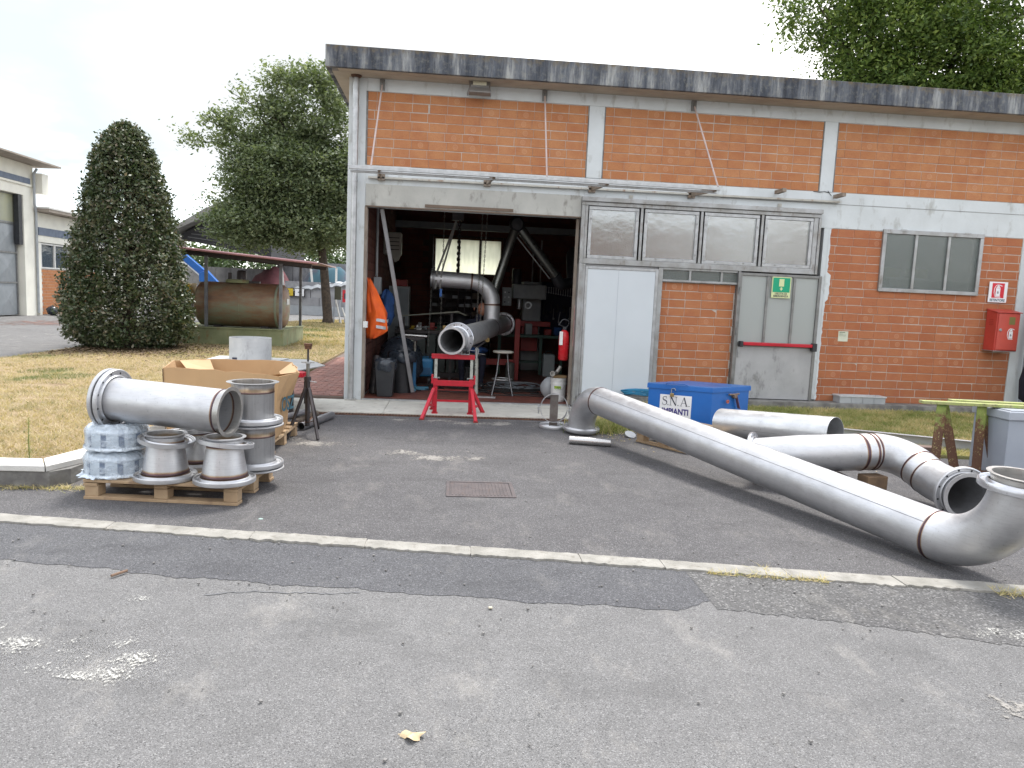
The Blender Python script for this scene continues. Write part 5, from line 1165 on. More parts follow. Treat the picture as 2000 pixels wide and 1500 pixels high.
# printed letters on the facet facing right
fa = Vector((-1.63, 7.11, zb)); fb_ = Vector((-1.64, 7.56, zb)); ft = Vector((-1.575, 7.10, .765))
xd = Vector((-.0+.005, 1, 0)).normalized(); yd = (ft-fa).normalized()
bpy_face = fa.lerp(ft, .52)
text('OSZ', .19, bpy_face+Vector((.055, .245, .0)), Vector((.13, .62, 0)), Vector((.03, 0, 1)), inkT, t, sx=.78, bold=.004)
# white ring, sheets, supports behind the box
t = thing('white_ring', (-2.64, 10.2, .62), 'wide white painted ring standing on metal sheets behind the cardboard box', 'ring')
build('shell', MB().lathe([(.262, 0), (.268, 0), (.268, .29), (.262, .29)], (-2.63, 10.15, .628), n=48, closed=True), simple('ring_white', (.50, .51, .51), (.40, .41, .42), 5, .55, 0, .05, 20, dirt=(.3, .3, .31)), t, smooth=30)
build('label', MB().box((-2.80, 9.905, .64), (-2.70, 9.915, .665)), inkB, t)
def sheet(label, P, z, th, mat, tilt=0):
    mb = MB(); mb.prism(P, z, z+th); cx = sum(p[0] for p in P)/len(P); cy = sum(p[1] for p in P)/len(P)
    return solo('metal_sheet', mb, mat, label, 'metal sheet', (cx, cy, z), 'cut metal sheets behind the cardboard box', bevel=.001)
shM = simple('sheet_metal_dusty', (.46, .46, .45), (.38, .38, .38), 3, .5, .4, .05, 20)
sheet('lower cut sheet with pointed right end behind the cardboard box', [(-3.0, 9.2), (-1.80, 9.15), (-1.60, 9.85), (-1.95, 10.6), (-3.1, 10.5)], .598, .012, shM)
sheet('upper pale sheet under the white ring', [(-3.15, 9.55), (-2.35, 9.45), (-2.2, 10.5), (-3.15, 10.55)], .613, .012, simple('sheet_pale', (.52, .52, .50), None, 3, .6))
t = thing('work_trolley', (-2.4, 9.9, LG), 'low steel trolley with a red corner carrying the metal sheets', 'trolley')
build('frame', MB().box((-3.0, 9.25, .565), (-1.78, 10.4, .596)), darkI, t)
for x in (-2.95, -1.95):
    for y in (9.32, 10.28): build('leg', MB().box((x, y, 0.10 if x < -2.5 else .03), (x+.05, y+.05, .564)), darkI, t)
build('red_corner', MB().prism([(-2.05, 9.02), (-1.72, 8.98), (-1.70, 9.12), (-1.80, 9.24), (-2.1, 9.24)], .54, .596), redP, t, bevel=.004)
# ================================================================== TRIPOD PIPE STAND AND SCRAP
t = thing('tripod_stand', (-1.515, 8.20, 0), 'black adjustable tripod pipe stand beside the cardboard box', 'pipe stand')
X, Y = -1.515, 8.20
build('column', MB().tube([(X, Y, .10), (X, Y, .62)], .026, 14), darkI, t, smooth=40)
build('inner_tube', MB().tube([(X, Y, .60), (X, Y, .80)], .019, 12), simple('worn_steel', (.22, .21, .19), None, 9, .5, .6), t, smooth=40)
build('collar', MB().lathe([(.028, 0), (.036, 0), (.036, .05), (.028, .05)], (X, Y, .595), n=16), darkI, t, smooth=30)
build('screw', MB().tube([(X, Y, .80), (X, Y, .95)], .011, 10), darkI, t, smooth=40)
build('nut_handle', MB().box((X-.07, Y-.008, .795), (X+.07, Y+.008, .807)).lathe([(0, 0), (.03, 0), (.03, .02), (0, .02)], (X, Y, .79), n=12), galv, t)
build('head', MB().lathe([(0, 0), (.036, 0), (.038, .03), (.045, .035), (.045, .062), (0, .064)], (X, Y, .945), n=18), rustM, t, smooth=30)
build('pin', MB().tube([(X+.02, Y-.02, .60), (X+.10, Y-.03, .59)], .005, 6), galv, t)
for lx, ly in ((-.16, -.28), (.17, -.30), (.06, .36)):
    build('leg', MB().bar((X+lx*.12, Y+ly*.12, .52), (X+lx, Y+ly, .008), .028, .028), darkI, t, bevel=.003)
    build('brace', MB().bar((X, Y, .14), (X+lx*.62, Y+ly*.62, .19), .02, .006), rustM, t)
def tube_t(a, b, r, label, mat, name='steel_tube', cat='pipe', g='loose tubes beside the tripod stand'):
    t = thing(name, tuple((Vector(a)+Vector(b))/2), label, cat, g); build('tube', pipe([Vector(a), Vector(b)], r, [], n=28, wall=.004), mat, t, smooth=32); return t
tube_t((-1.63, 8.44, .047), (-1.42, 9.30, .047), .046, 'grey tube lying on the asphalt with its dark mouth towards the camera', steelD)
tube_t((-1.78, 8.62, .042), (-1.63, 9.42, .040), .040, 'thinner tube with a rusty flared end behind the tripod', simple('rusty_tube', (.24, .20, .16), (.16, .12, .09), 8, .6, .5), )
tube_t((-1.86, 8.55, .125), (-1.66, 9.05, .128), .035, 'dark tube on top of the loose tubes left of the tripod', steelD)
solo('flat_bar', MB().bar((-1.98, 8.20, .02), (-1.76, 8.95, .04), .08, .012).bar((-1.98, 8.20, .04), (-1.76, 8.95, .06), .008, .05), darkI, 'dark channel bar lying between cardboard box and loose tubes', 'bar', (-1.9, 8.5, 0), bevel=.001)
solo('black_case', MB().box((-1.92, 8.36, .0), (-1.70, 8.60, .10)), blackP, 'small black case behind the left leg of the tripod', 'case', (-1.8, 8.5, 0), bevel=.006)
# small bits on the ground
rnd.seed(31)
def chip(x, y, s_, mat, label, cat='stone', z=0., flat=.5):
    mb = MB(); N = 7; pr_ = [(x+s_*rnd.uniform(.6, 1.1)*math.cos(2*PI*k/N), y+s_*rnd.uniform(.6, 1.1)*math.sin(2*PI*k/N)) for k in range(N)]
    mb.prism(pr_, z, z+s_*flat); return solo({'stone': 'pebble', 'leaf': 'dry_leaf', 'stick': 'stick'}.get(cat, 'scrap'), mb, mat, label, cat, (x, y, z), bevel=s_*.15)
chip(.262, 3.669, .016, simple('pale_stone', (.55, .48, .36), None, 20, .9), 'small pale cream stone on the road near the dark patch')
chip(-1.254, 5.12, .022, simple('pale_blue_chip', (.35, .45, .42), None, 20, .9), 'flat pale blue green chip on the forecourt', 'scrap', 0, .15)
chip(2.78, 7.44, .03, woodM, 'splinter of pale wood in front of the long pipe', 'wood chip', 0, .3)
solo('stick', MB().tube([(-1.775, 4.03, .010), (-1.725, 4.11, .010)], .008, 8), simple('brown_stick', (.20, .13, .09), None, 20, .9), 'short brown stub lying on the road edge at left', 'stick', (-1.75, 4.07, 0), smooth=40)
mb = MB(); lv = []
for k in range(17):
    a = 2*PI*k/17; r_ = .036*(1+.28*math.sin(3*a)+.12*math.sin(7*a)); lv.append((-.081+r_*math.cos(a)*1.1, 2.543+r_*.7*math.sin(a), .006+.010*math.sin(a*3+1)))
mb.v = [(-.081, 2.543, .018)]+lv; mb.h = [0]*18; mb.f = [(0, 1+k, 1+(k+1) % 17) for k in range(17)]; mb.mi = [0]*17
mb.tube([(-.11, 2.55, .008), (-.135, 2.556, .004)], .0018, 5)
solo('dry_leaf', mb, simple('dry_leaf_cream', (.62, .50, .32), (.45, .34, .2), 30, .8), 'crumpled dry cream leaf lying on the empty road', 'leaf', (-.081, 2.543, 0), fixn=False, smooth=50)
gp = MB()
for k in range(900):
    x = rnd.uniform(-3, 5); y = rnd.uniform(1.6, 9.4); s_ = rnd.uniform(.002, .006)
    if rnd.random() < .5 and y > 5: continue
    h = MB().box((x-s_, y-s_, 0), (x+s_, y+s_, s_*1.2), rot=Matrix.Rotation(rnd.uniform(0, 6), 3, 'Z')); gp.add(h.v, h.f)
tagk(build('gravel', gp, simple('grit', (.25, .24, .23), (.12, .115, .11), 30, .95), kind='stuff'), 'loose grit scattered over the asphalt', 'gravel')
solo('cardboard_scrap', MB().add([(-2.98, 6.35, .175), (-2.80, 6.20, .05), (-2.66, 6.30, .09), (-2.86, 6.62, .20)], [(0, 1, 2, 3)]), simple('orange_card', (.42, .24, .13), None, 6, .8), 'bent piece of brown cardboard behind the wrapped rings', 'cardboard', (-2.85, 6.35, .05), fixn=False)

# ================================================================== RED STAND + PIPE SPOOL IN THE DOORWAY
t = thing('adjustable_stand', (.08, 9.75, 0), 'bright red adjustable pipe stand in the doorway carrying the grey pipe', 'pipe stand')
YS = 9.80
z0 = .03
for x in (-.155, .315):
    build('upright', MB().bar((x, YS, .05), (x, YS, .50), .055, .055), redP, t, bevel=.003)
    build('inner_post', MB().bar((x, YS, .50), (x, YS, .76), .038, .038), simple('zinc_post', (.48, .50, .46), (.36, .38, .34), 14, .5, .4, 0, 50, dirt=(.16, .16, .14)), t)
    build('post_foot', MB().box((x-.04, YS-.04, .028), (x+.04, YS+.04, .045)), redP, t)
    build('collar_plate', MB().box((x-.055, YS-.04, .502), (x+.055, YS+.04, .510)), galv, t)
    build('side_bracket', MB().box((x-(.055 if x < 0 else -.03), YS-.045, .43), (x-(.03 if x < 0 else -.055), YS+.045, .545)), redP, t, bevel=.002)
for a, b in (((-.17, YS-.03, .36), (-.31, 9.42, .006)), ((-.16, YS+.03, .36), (-.20, 10.12, .034)), ((.325, YS-.03, .36), (.375, 9.32, .006)), ((.33, YS+.03, .36), (.49, 9.98, .034))):
    build('leg', MB().bar(a, b, .042, .042), redP, t, bevel=.004)
    build('leg_foot', MB().box((b[0]-.03, b[1]-.03, b[2]-.004), (b[0]+.03, b[1]+.03, b[2]+.012)), redD, t)
build('crossbar', MB().bar((-.185, YS-.035, .44), (.345, YS-.035, .44), .02, .075), redP, t, bevel=.003)
build('top_beam', MB().bar((-.215, YS, .79), (.355, YS, .79), .07, .062), redP, t, bevel=.004)
build('lower_bar', MB().bar((-.13, YS, .20), (.29, YS, .20), .02, .028), redP, t)
build('stop_rod', MB().bar((-.12, YS, .345), (.28, YS, .345), .008, .008), redD, t)
for x0, x1 in ((-.22, -.155), (.40, .315)): build('strut', MB().bar((x0, 9.63, .165), (x1, YS, .115), .015, .035), redP, t)
build('roller_bracket', MB().box((.165, YS-.05, .822), (.28, YS+.04, .83)).box((.165, YS-.05, .83), (.172, YS+.04, .90)).box((.273, YS-.05, .83), (.28, YS+.04, .90)), galv, t, bevel=.002)
build('roller', MB().lathe([(.02, -.03), (.04, -.03), (.03, 0), (.04, .03), (.02, .03)], (.222, YS-.01, .875), (1, 0, 0), 16), blackP, t, smooth=40)
build('pin_handle', MB().tube([(.28, YS-.03, .885), (.345, YS-.06, .88), (.37, YS-.06, .93), (.40, YS-.06, .90), (.385, YS-.06, .82), (.35, YS-.06, .85)], .005, 6), galv, t, smooth=60)

A = Vector((.038, 9.56, 1.012)); E_ = Vector((1.02, 14.0, 1.095)); dv = (E_-A).normalized(); T_ = Vector((.735, 12.72, 1.07))
steelS = m_steel('stainless_satin', (.70, .71, .73), .50, .6)
t = thing('pipe_spool', (.4, 11.8, .84), 'flanged steel pipe spool slung from the workshop ceiling through the doorway', 'pipe')
build('main_tube', pipe([A+dv*.045, T_, E_-dv*.03], .1545, [3.0], n=56, hw=.01), steel, t, smooth=32)
cb_ = MB(); collar(cb_, A+dv*.06, -dv, .1555, .178, .06, 56); build('stub_end', cb_, SM, t, smooth=35)
fb = MB(); flange(fb, A+dv*.36, -dv, .158, .222, .022); build('loose_flange', fb, [steelB, recessM], t, smooth=30)
build('hub_ring', MB().lathe([(.156, 0), (.174, 0), (.174, .022), (.158, .030)], A+dv*.335, -dv, 48), steelB, t, smooth=30)
fb = MB(); flange(fb, E_, -dv, .16, .222, .022, hmi=1); build('end_flange', fb, [steelB, recessM], t, smooth=30)
BT = T_+Vector((-.01, .12, .0)); K = BT+Vector((0, 0, .76)); LE = K+Vector((-1.06, -.02, .03))
bp, mk = fillet([BT+Vector((0, 0, .05)), K, LE], [.38], 16); Ds = [0.]
for a, b in zip(bp, bp[1:]): Ds.append(Ds[-1]+(b-a).length)
build('branch_tube', pipe(bp, .1365, [Ds[mk[0]], Ds[mk[1]]], n=52, hw=.012), steelS, t, smooth=32)
dl = (LE-K).normalized()
fb = MB(); flange(fb, LE-dl*.05, dl, .14, .197, .022); fb.lathe([(.137, 0), (.165, 0), (.165, .008), (.137, .008)], LE, dl, 40, closed=True); build('branch_flange', fb, [steelD, recessM], t, smooth=30)
# slings, chains and hoist
t = thing('chain_hoist', (.1, 12.85, 3.3), 'dark ceiling hoist with straps and chains holding the pipe spool', 'hoist')
hx, hy = .085, 12.84
build('hoist_body', MB().box((hx-.10, hy-.07, 2.85), (hx+.10, hy+.07, 3.27)), darkI, t, bevel=.01)
build('trolley_beam', MB().box((hx-.06, 11.2, 3.40), (hx+.06, 16.9, 3.60)), darkI, t)
strapM = simple('grey_webbing', (.26, .26, .25), (.18, .18, .17), 20, .8)
zt = K.z
for dx, w_ in ((-.10, .035), (-.02, .03)):
    build('sling', MB().bar((hx-.02, hy-.02, 2.85), (hx-.22+dx, hy-.13, zt+.14), w_, .006, up=(0, 1, 0)).bar((hx-.22+dx, hy-.145, zt+.14), (hx-.24+dx, hy-.155, zt-.14), w_, .006, up=(0, 1, 0)), strapM, t)
build('ratchet', MB().box((hx-.265, hy-.18, zt-.27), (hx-.225, hy-.15, zt-.14)), blueP, t, bevel=.004)
def chain(pts_a, pts_b, n, r, mat, parent, wr=.0045):
    mb = MB(); a = Vector(pts_a); b = Vector(pts_b); dd = (b-a).normalized(); L = (b-a).length/n
    x = dd.cross(Vector((0, 1, 0))).normalized(); y = dd.cross(x)
    for i in range(n):
        c = a+dd*L*(i+.5); s_ = x if i % 2 else y
        mb.tube([c+dd*math.cos(q_)*L*.62+s_*math.sin(q_)*r for q_ in [2*PI*k/8 for k in range(8)]], wr, 4, closed=True)
    o = build('chain', mb, mat, parent, smooth=60); return o
chain((hx+.035, hy-.1, 2.85), (hx+.03, hy-.14, 1.98), 18, .022, darkI, t, .011)
chM = simple('chain_steel', (.34, .33, .30), None, 20, .5, .7)
for a, b, n in (((.50, 12.5, 3.6), (.455, 12.5, .95), 70), ((.585, 12.45, 3.6), (.51, 12.45, .95), 70), ((-.32, 12.9, 2.0), (-.35, 12.9, .7), 34), ((-.14, 12.9, 3.3), (-.15, 12.9, .85), 60)):
    chain(a, b, n, .009, chM, t, .0042)
t = thing('post_stand', (.46, 11.6, .04), 'grey single post pipe stand under the pipe spool', 'pipe stand')
build('post', MB().tube([(.46, 11.62, .06), (.445, 11.62, .62)], .030, 14), simple('zinc_post', (.48, .50, .46)), t, smooth=40)
build('inner_post', MB().tube([(.445, 11.62, .60), (.44, 11.62, .80)], .022, 12), galv, t, smooth=40)
build('vee_head', MB().bar((.44, 11.62, .79), (.33, 11.62, .85), .05, .02).bar((.44, 11.62, .79), (.58, 11.62, .90), .05, .02), darkI, t)
build('roller', MB().lathe([(.01, -.03), (.035, -.03), (.035, .03), (.01, .03)], (.60, 11.60, .93), (0, 1, .2), 16), brassM, t, smooth=40)
build('base_plate', MB().box((.40, 11.35, .041), (.75, 11.43, .062), rot=Matrix.Rotation(-.05, 3, 'Z')), galv, t)
build('tee_handle', MB().tube([(.46, 11.6, .70), (.58, 11.58, .695)], .006, 6), galv, t)

# ================================================================== INSIDE THE WORKSHOP
FZ = .041
def bin_(x, y, w_, h_, label, square):
    t = thing('waste_bin', (x, y, FZ), label, 'bin', 'black bins inside the doorway')
    if square:
        a, b = w_*.38, w_*.5; mb = MB(); mb.add([(x-a, y-a, FZ), (x+a, y-a, FZ), (x+a, y+a, FZ), (x-a, y+a, FZ), (x-b, y-b, FZ+h_), (x+b, y-b, FZ+h_), (x+b, y+b, FZ+h_), (x-b, y+b, FZ+h_)], [(3, 2, 1, 0), (0, 1, 5, 4), (1, 2, 6, 5), (2, 3, 7, 6), (3, 0, 4, 7)])
        build('bucket', mb, blackP, t, bevel=.012); ell = 1
    else:
        build('bucket', MB().lathe([(0, 0), (w_*.40, 0), (w_*.5, h_), (w_*.47, h_), (w_*.38, .02)], (x, y, FZ), n=24), blackP, t, smooth=40)
    def jit(i, a): return (1+.05*math.sin(a*6+i)+.03*math.sin(a*13+i*3)+(.10*abs(math.cos(2*a)) if not square else .12*abs(math.sin(2*a))), .010*math.sin(a*5+i))
    build('bag', MB().lathe([(w_*.50, h_-.14), (w_*.56, h_-.10), (w_*.54, h_-.03), (w_*.52, h_+.015), (w_*.45, h_+.03), (w_*.38, h_-.02), (w_*.3, h_-.1)], (x, y, FZ), n=36, jit=jit), bagM, t, smooth=60)
    return t
bin_(-.93, 11.22, .30, .53, 'square black waste bin with a grey bag over its rim just inside the doorway', True)
bin_(-.72, 11.72, .38, .62, 'taller round black bin behind the square one', False)
def lump(x, y, z, rx, ry, rz, mat, seed, name='sack', label='', cat='bag', n=20, amp=.12, ell=1.):
    r = random.Random(seed); ph = [r.uniform(0, 6) for _ in range(6)]; mb = MB(); m = 10; vs = []
    for i in range(m+1):
        th = PI*i/m
        for j in range(n):
            a = 2*PI*j/n; q_ = 1+amp*(math.sin(3*a+ph[0]+i*.5)+math.sin(5*a+ph[1]-i)+.7*math.sin(9*a+ph[2]+2*i))*.6
            vs.append((x+rx*math.sin(th)*math.cos(a)*q_, y+ry*math.sin(th)*math.sin(a)*q_, z+rz-rz*math.cos(th)*(1+amp*.3*math.sin(4*a+ph[3]))))
    fs = [(i*n+j, i*n+(j+1) % n, (i+1)*n+(j+1) % n, (i+1)*n+j) for i in range(m) for j in range(n)]
    mb.add(vs, fs)
    return mb
solo('waste_sack', lump(-.78, 12.35, FZ, .36, .28, .42, bagM, 4), bagM, 'pile of black plastic sacks behind the bins', 'sack', (-.78, 12.35, FZ), smooth=60)
t = thing('rolled_sheet', (-1.12, 11.5, FZ), 'dark rolled sheet leaning behind the square bin', 'roll')
build('sheet', MB().tube([(-1.13, 11.45, FZ), (-1.10, 11.55, .62)], [.07, .055], 10), darkI, t, smooth=40)
# hi-vis jacket hanging on the left wall
t = thing('hi_vis_jacket', (-1.12, 11.18, .9), 'orange hi-vis jacket with reflective bands hanging inside the left jamb', 'jacket')
secs = [(1.78, -1.21, .02, .04), (1.72, -1.19, .035, .06), (1.62, -1.16, .06, .09), (1.48, -1.13, .095, .13), (1.30, -1.085, .14, .155), (1.18, -1.075, .15, .16), (1.05, -1.08, .155, .15), (.98, -1.10, .13, .14), (.93, -1.14, .09, .12), (.91, -1.16, .04, .06)]
mb = MB(); N = 30
for i, (z, x, rx, ry) in enumerate(secs):
    for j in range(N):
        a = 2*PI*j/N; q_ = 1+.14*math.sin(a*5+i*.7)+.10*math.sin(a*8-i*1.3)+.05*math.sin(a*13+i*2.1); mb.v.append((max(-1.232, x+rx*q_*math.cos(a)), 11.20+ry*q_*math.sin(a), z+.02*math.sin(a*3+i))); mb.h.append(0.)
for i in range(len(secs)-1):
    for j in range(N): mb.f.append((i*N+j, i*N+(j+1) % N, (i+1)*N+(j+1) % N, (i+1)*N+j)); mb.mi.append(0)
jk = build('jacket_body', mb, orangeM, t, smooth=60)
for za, zb_ in ((1.20, 1.155), (1.10, 1.055)):
    mb = MB(); vs = []
    for j in range(13):
        a = -PI*.48+PI*.5*j/12*1.1
        for z in (za, zb_): vs.append((-1.077+.172*math.cos(a), 11.20+.178*math.sin(a), z+.01*math.sin(a*3)))
    mb.add(vs, [(2*k, 2*k+1, 2*k+3, 2*k+2) for k in range(12)]); build('reflective_band', mb, reflM, t, fixn=False, smooth=60)
t = solo('work_clothes', lump(-1.02, 12.1, 1.02, .13, .16, .30, clothB, 9, amp=.3), clothB, 'crumpled blue work clothes hanging behind the orange jacket', 'clothes', (-1.02, 12.1, 1.0), smooth=60)
# leaning steel angle bar, second shorter bar
solo('steel_angle', MB().bar((-.535, 11.60, FZ+.02), (-1.02, 11.02, 2.78), .055, .006, up=(0, -1, 0)).bar((-.51, 11.62, FZ+.02), (-.995, 11.04, 2.78), .006, .05, up=(0, -1, 0)), simple('angle_primer', (.30, .30, .31), (.24, .24, .25), 5, .6, .2), 'long grey steel angle leaning inside the doorway against the lintel', 'bar', (-.535, 11.6, FZ))
solo('steel_angle', MB().bar((-.70, 12.0, FZ+.01), (-.63, 12.15, .60), .05, .006, up=(0, -1, 0)), simple('angle_primer', (.30, .30, .31)), 'short steel bar standing right of the round bin', 'bar', (-.7, 12, FZ))
# roller stand
t = thing('roller_stand', (-.52, 12.1, FZ), 'blue base stand with a shiny horizontal roller left of the pipe', 'roller stand')
build('roller', MB().tube([(-.73, 12.05, .925), (-.35, 12.05, .915)], .022, 14), m_steel('stainless_polished', (.55, .54, .53), .22, .6), t, smooth=40)
build('yoke', MB().prism_d([(-.19, .05), (.19, .05), (.14, .02), (.02, -.02), (-.02, -.02), (-.14, .02)], (-.54, 12.07, .86), (1, 0, 0), (0, 0, 1), .02), darkI, t)
build('post', MB().tube([(-.54, 12.08, .5), (-.54, 12.08, .85)], .018, 10), simple('worn_post', (.30, .29, .24), (.12, .11, .10), 20, .6, .4), t)
build('lower_tube', MB().bar((-.54, 12.09, .10), (-.54, 12.09, .50), .06, .06), blueD, t, bevel=.003)
build('base_plate', MB().box((-.80, 12.05, FZ), (-.30, 12.15, FZ+.05)).box((-.58, 11.85, FZ), (-.50, 12.35, FZ+.045)), simple('blue_base', (.08, .25, .36), (.05, .18, .27), 6, .5), t, bevel=.004)
t = thing('welding_machine', (-.47, 13.0, FZ), 'rounded blue machine on the floor behind the roller stand', 'machine')
build('body', MB().box((-.66, 12.75, .18), (-.26, 13.3, .50)), simple('bright_blue_machine', (.03, .23, .48), (.02, .17, .36), 4, .4), t, bevel=.05)
build('handle', MB().tube(fillet([(-.62, 12.8, .50), (-.62, 12.8, .57), (-.32, 12.8, .57), (-.32, 12.8, .50)], .03, 5)[0], .010, 8), blackP, t)
build('front_plate', MB().box((-.63, 12.742, .22), (-.29, 12.748, .34)), blueD, t)
for x in (-.6, -.32): build('wheel', MB().lathe([(0, -.02), (.07, -.02), (.07, .02), (0, .02)], (x, 12.85, FZ+.07), (1, 0, 0), 16), blackP, t, smooth=30)
# people-free clutter along the back: workbench, racks, cabinet
t = thing('grey_locker', (-1.0, 15.0, FZ), 'grey metal locker against the left wall with a red box on top', 'locker')
build('carcass', MB().box((-1.20, 14.8, FZ), (-.80, 15.25, 1.72)), greyPlast, t, bevel=.005)
build('door', MB().box((-1.18, 14.79, .10), (-.82, 14.798, 1.68)), simple('locker_door', (.26, .30, .33), None, 4, .5), t)
build('handle', MB().box((-.87, 14.77, .9), (-.855, 14.789, 1.0)), galv, t)
solo('red_case', MB().box((-1.10, 14.85, 1.722), (-.85, 15.1, 1.85)), redD, 'small dull red case on top of the grey locker', 'case', (-1, 15, 1.722), bevel=.01)
t = thing('unit_heater', (-1.05, 14.0, 2.2), 'boxy cream air heater fixed high on the left inside wall', 'heater')
build('casing', MB().box((-1.238, 13.8, 2.28), (-.92, 14.15, 2.68)), heater, t, bevel=.02)
build('outlet', MB().prism_d([(-.10, .08), (.10, .08), (.05, -.06), (-.02, -.10)], (-1.0, 13.8, 2.24), (1, 0, 0), (0, 0, 1), .08), heater, t)
for i in range(4): build('louvre', MB().box((-1.2, 13.79, 2.36+.07*i), (-.95, 13.798, 2.375+.07*i)), darkI, t)
t = thing('conduit', (-1.2, 12.2, 1.7), 'grey conduit pipe and switch boxes on the left inside wall', 'conduit')
build('pipe', MB().tube([(-1.20, 12.3, 1.85), (-1.20, 12.3, 2.95)], .022, 10), greyPlast, t, smooth=40)
build('switch_box', MB().box((-1.237, 12.2, 1.55), (-1.12, 12.42, 1.83)), greyPlast, t, bevel=.01)
build('socket_box', MB().box((-1.237, 12.05, 1.25), (-1.12, 12.3, 1.50)), greyPlast, t, bevel=.01)
build('thin_pipe', MB().tube([(-1.22, 12.6, 1.4), (-1.22, 12.6, 2.9), (-1.22, 13.2, 2.95)], .009, 8), galv, t)
t = thing('door_rail', (-1.21, 10.95, 1.0), 'pinkish steel edge strip with white box along the left door jamb', 'rail')
build('strip', MB().box((-1.221, 10.90, .5), (-1.205, 10.935, 2.78)), simple('rod_pinkish', (.48, .38, .35)), t)
build('white_box', MB().box((-1.235, 10.835, 1.075), (-1.17, 10.89, 1.165)), whitePl, t, bevel=.005)
# pigeonhole rack behind the pipe (dark) with bins
t = thing('parts_rack', (.1, 16.6, FZ), 'dark pigeonhole parts rack against the back wall below the window', 'rack')
build('carcass', MB().box((-.42, 16.35, FZ), (.92, 16.95, .2)).box((-.42, 16.9, .2), (.92, 16.95, 1.92)).box((-.42, 16.35, .2), (-.40, 16.9, 1.92)).box((.90, 16.35, .2), (.92, 16.9, 1.92)), darkI, t)
for i in range(9): build('shelf', MB().box((-.40, 16.36, .25+.18*i), (.90, 16.9, .262+.18*i)), darkI, t)
for i in range(9): build('divider', MB().box((-.26+.145*i, 16.37, .26), (-.25+.145*i, 16.9, 1.9)), darkI, t)
rnd.seed(17)
for i in range(9):
    for j in range(9):
        if rnd.random() < .6:
            x = -.385+.145*i; z = .262+.18*j; c_ = rnd.choice([machM, simple('box_brown', (.12, .09, .06)), simple('box_dark', (.05, .05, .055)), greyPlast]); solo('small_box', MB().box((x, 16.38, z+.001), (x+.11, 16.7, z+.05+rnd.uniform(0, .09))), c_, 'small dim box in the dark pigeonhole rack behind the pipe', 'box', (x+.05, 16.5, z), 'small boxes in the pigeonhole rack')
# workbench left-centre with a chaos of tools
t = thing('workbench', (-.3, 14.3, FZ), 'dark green steel workbench crowded with tools behind the roller stand', 'workbench')
build('top', MB().box((-1.0, 13.9, .86), (.55, 14.75, .92)), darkI, t, bevel=.004)
for i in range(8): build('front_panel', MB().box((-.96+.185*i, 13.95, .15), (-.80+.185*i, 13.975, .85)), simple('bench_dark_green', (.06, .075, .07), (.04, .05, .048), 5, .6), t, bevel=.006)
build('plinth', MB().box((-.98, 13.98, FZ), (.53, 14.7, .14)), darkI, t)
rnd.seed(23)
tools = [('vice', darkI), ('toolbox', blackP), ('drill', yellowP), ('clamp', galv), ('jar', machM), ('reel', redD), ('grinder', greenP), ('tin', brassM), ('case', darkI), ('tray', galv), ('offcut', steelD), ('rag', clothB)]
for k, (nm, m_) in enumerate(tools):
    x = -.92+.12*k; y = 14.15+rnd.uniform(-.15, .3); s_ = rnd.uniform(.05, .11)
    mb = MB().box((x-s_/2, y-s_/2, .921), (x+s_/2, y+s_/2, .921+s_*rnd.uniform(.6, 1.6))).tube([(x-s_, y-.05, .94), (x+s_, y-.06, .94+rnd.uniform(0, .08))], .012, 6)
    if k % 3 == 0: mb.lathe([(0, 0), (s_*.5, 0), (s_*.4, s_), (0, s_*1.1)], (x, y, .92+s_*.5), (rnd.uniform(-.4, .4), -.3, 1), 10)
    solo(nm, mb, m_, 'small %s among the clutter on the dark green workbench' % nm, nm, (x, y, .921), bevel=.004)
t = solo('long_steel_strip', MB().bar((-.9, 13.6, 1.18), (.15, 13.5, 1.30), .05, .02).bar((.15, 13.5, 1.30), (.30, 13.45, 1.24), .04, .02), simple('strip_olive', (.28, .29, .24), None, 9, .5, .4), 'long pale steel strip lying above the workbench clutter', 'bar', (-.3, 13.55, 1.2))
t = thing('strip_holder', (-.3, 13.75, FZ), 'dark rack arms carrying the pale steel strip', 'rack')
build('arm', MB().box((-.84, 13.56, FZ), (-.80, 13.64, 1.165)), darkI, t); build('arm', MB().box((.02, 13.46, FZ), (.06, 13.54, 1.27)), darkI, t)
solo('dark_hopper', lump(.20, 14.2, .925, .22, .2, .17, blackP, 12, amp=.06), blackP, 'dark rounded container on the workbench behind the chains', 'container', (.2, 14.2, .925), smooth=50)
# fume extraction arm
t = thing('extraction_arm', (1.1, 13.2, 1.6), 'jointed silver fume extraction arm bent in an inverted V', 'extraction arm')
P1, P2, P3_ = Vector((.66, 13.05, 1.35)), Vector((1.10, 13.1, 2.84)), Vector((1.86, 13.3, 2.02))
build('lower_tube', MB().tube([P1, P2], .078, 24), m_steel('duct_steel', (.20, .205, .19), .30, .6), t, smooth=40)
build('elbow_joint', MB().lathe([(0, -.13), (.10, -.12), (.13, -.05), (.13, .05), (.10, .12), (0, .13)], P2+Vector((.01, 0, .02)), (0, 1, 0), 20), blackP, t, smooth=40)
build('upper_tube', MB().tube([P2+Vector((.06, .02, -.02)), P3_], .082, 24), m_steel('duct_steel', (.20, .205, .19)), t, smooth=40)
build('flex_hose', MB().tube(fillet([P3_, P3_+Vector((.10, .05, -.16)), P3_+Vector((.36, .3, -.10)), P3_+Vector((.36, .6, .45)), P3_+Vector((.9, .8, .55))], .1, 8)[0], .10, 16), blackP, t, smooth=40)
build('support_rod', MB().tube([P2+Vector((-.06, .0, -.1)), P3_+Vector((-.10, 0, -.06))], .012, 8), galv, t)
build('wall_bracket', MB().box((2.70, 13.9, 2.3), (2.85, 16.98, 2.55)), darkI, t)
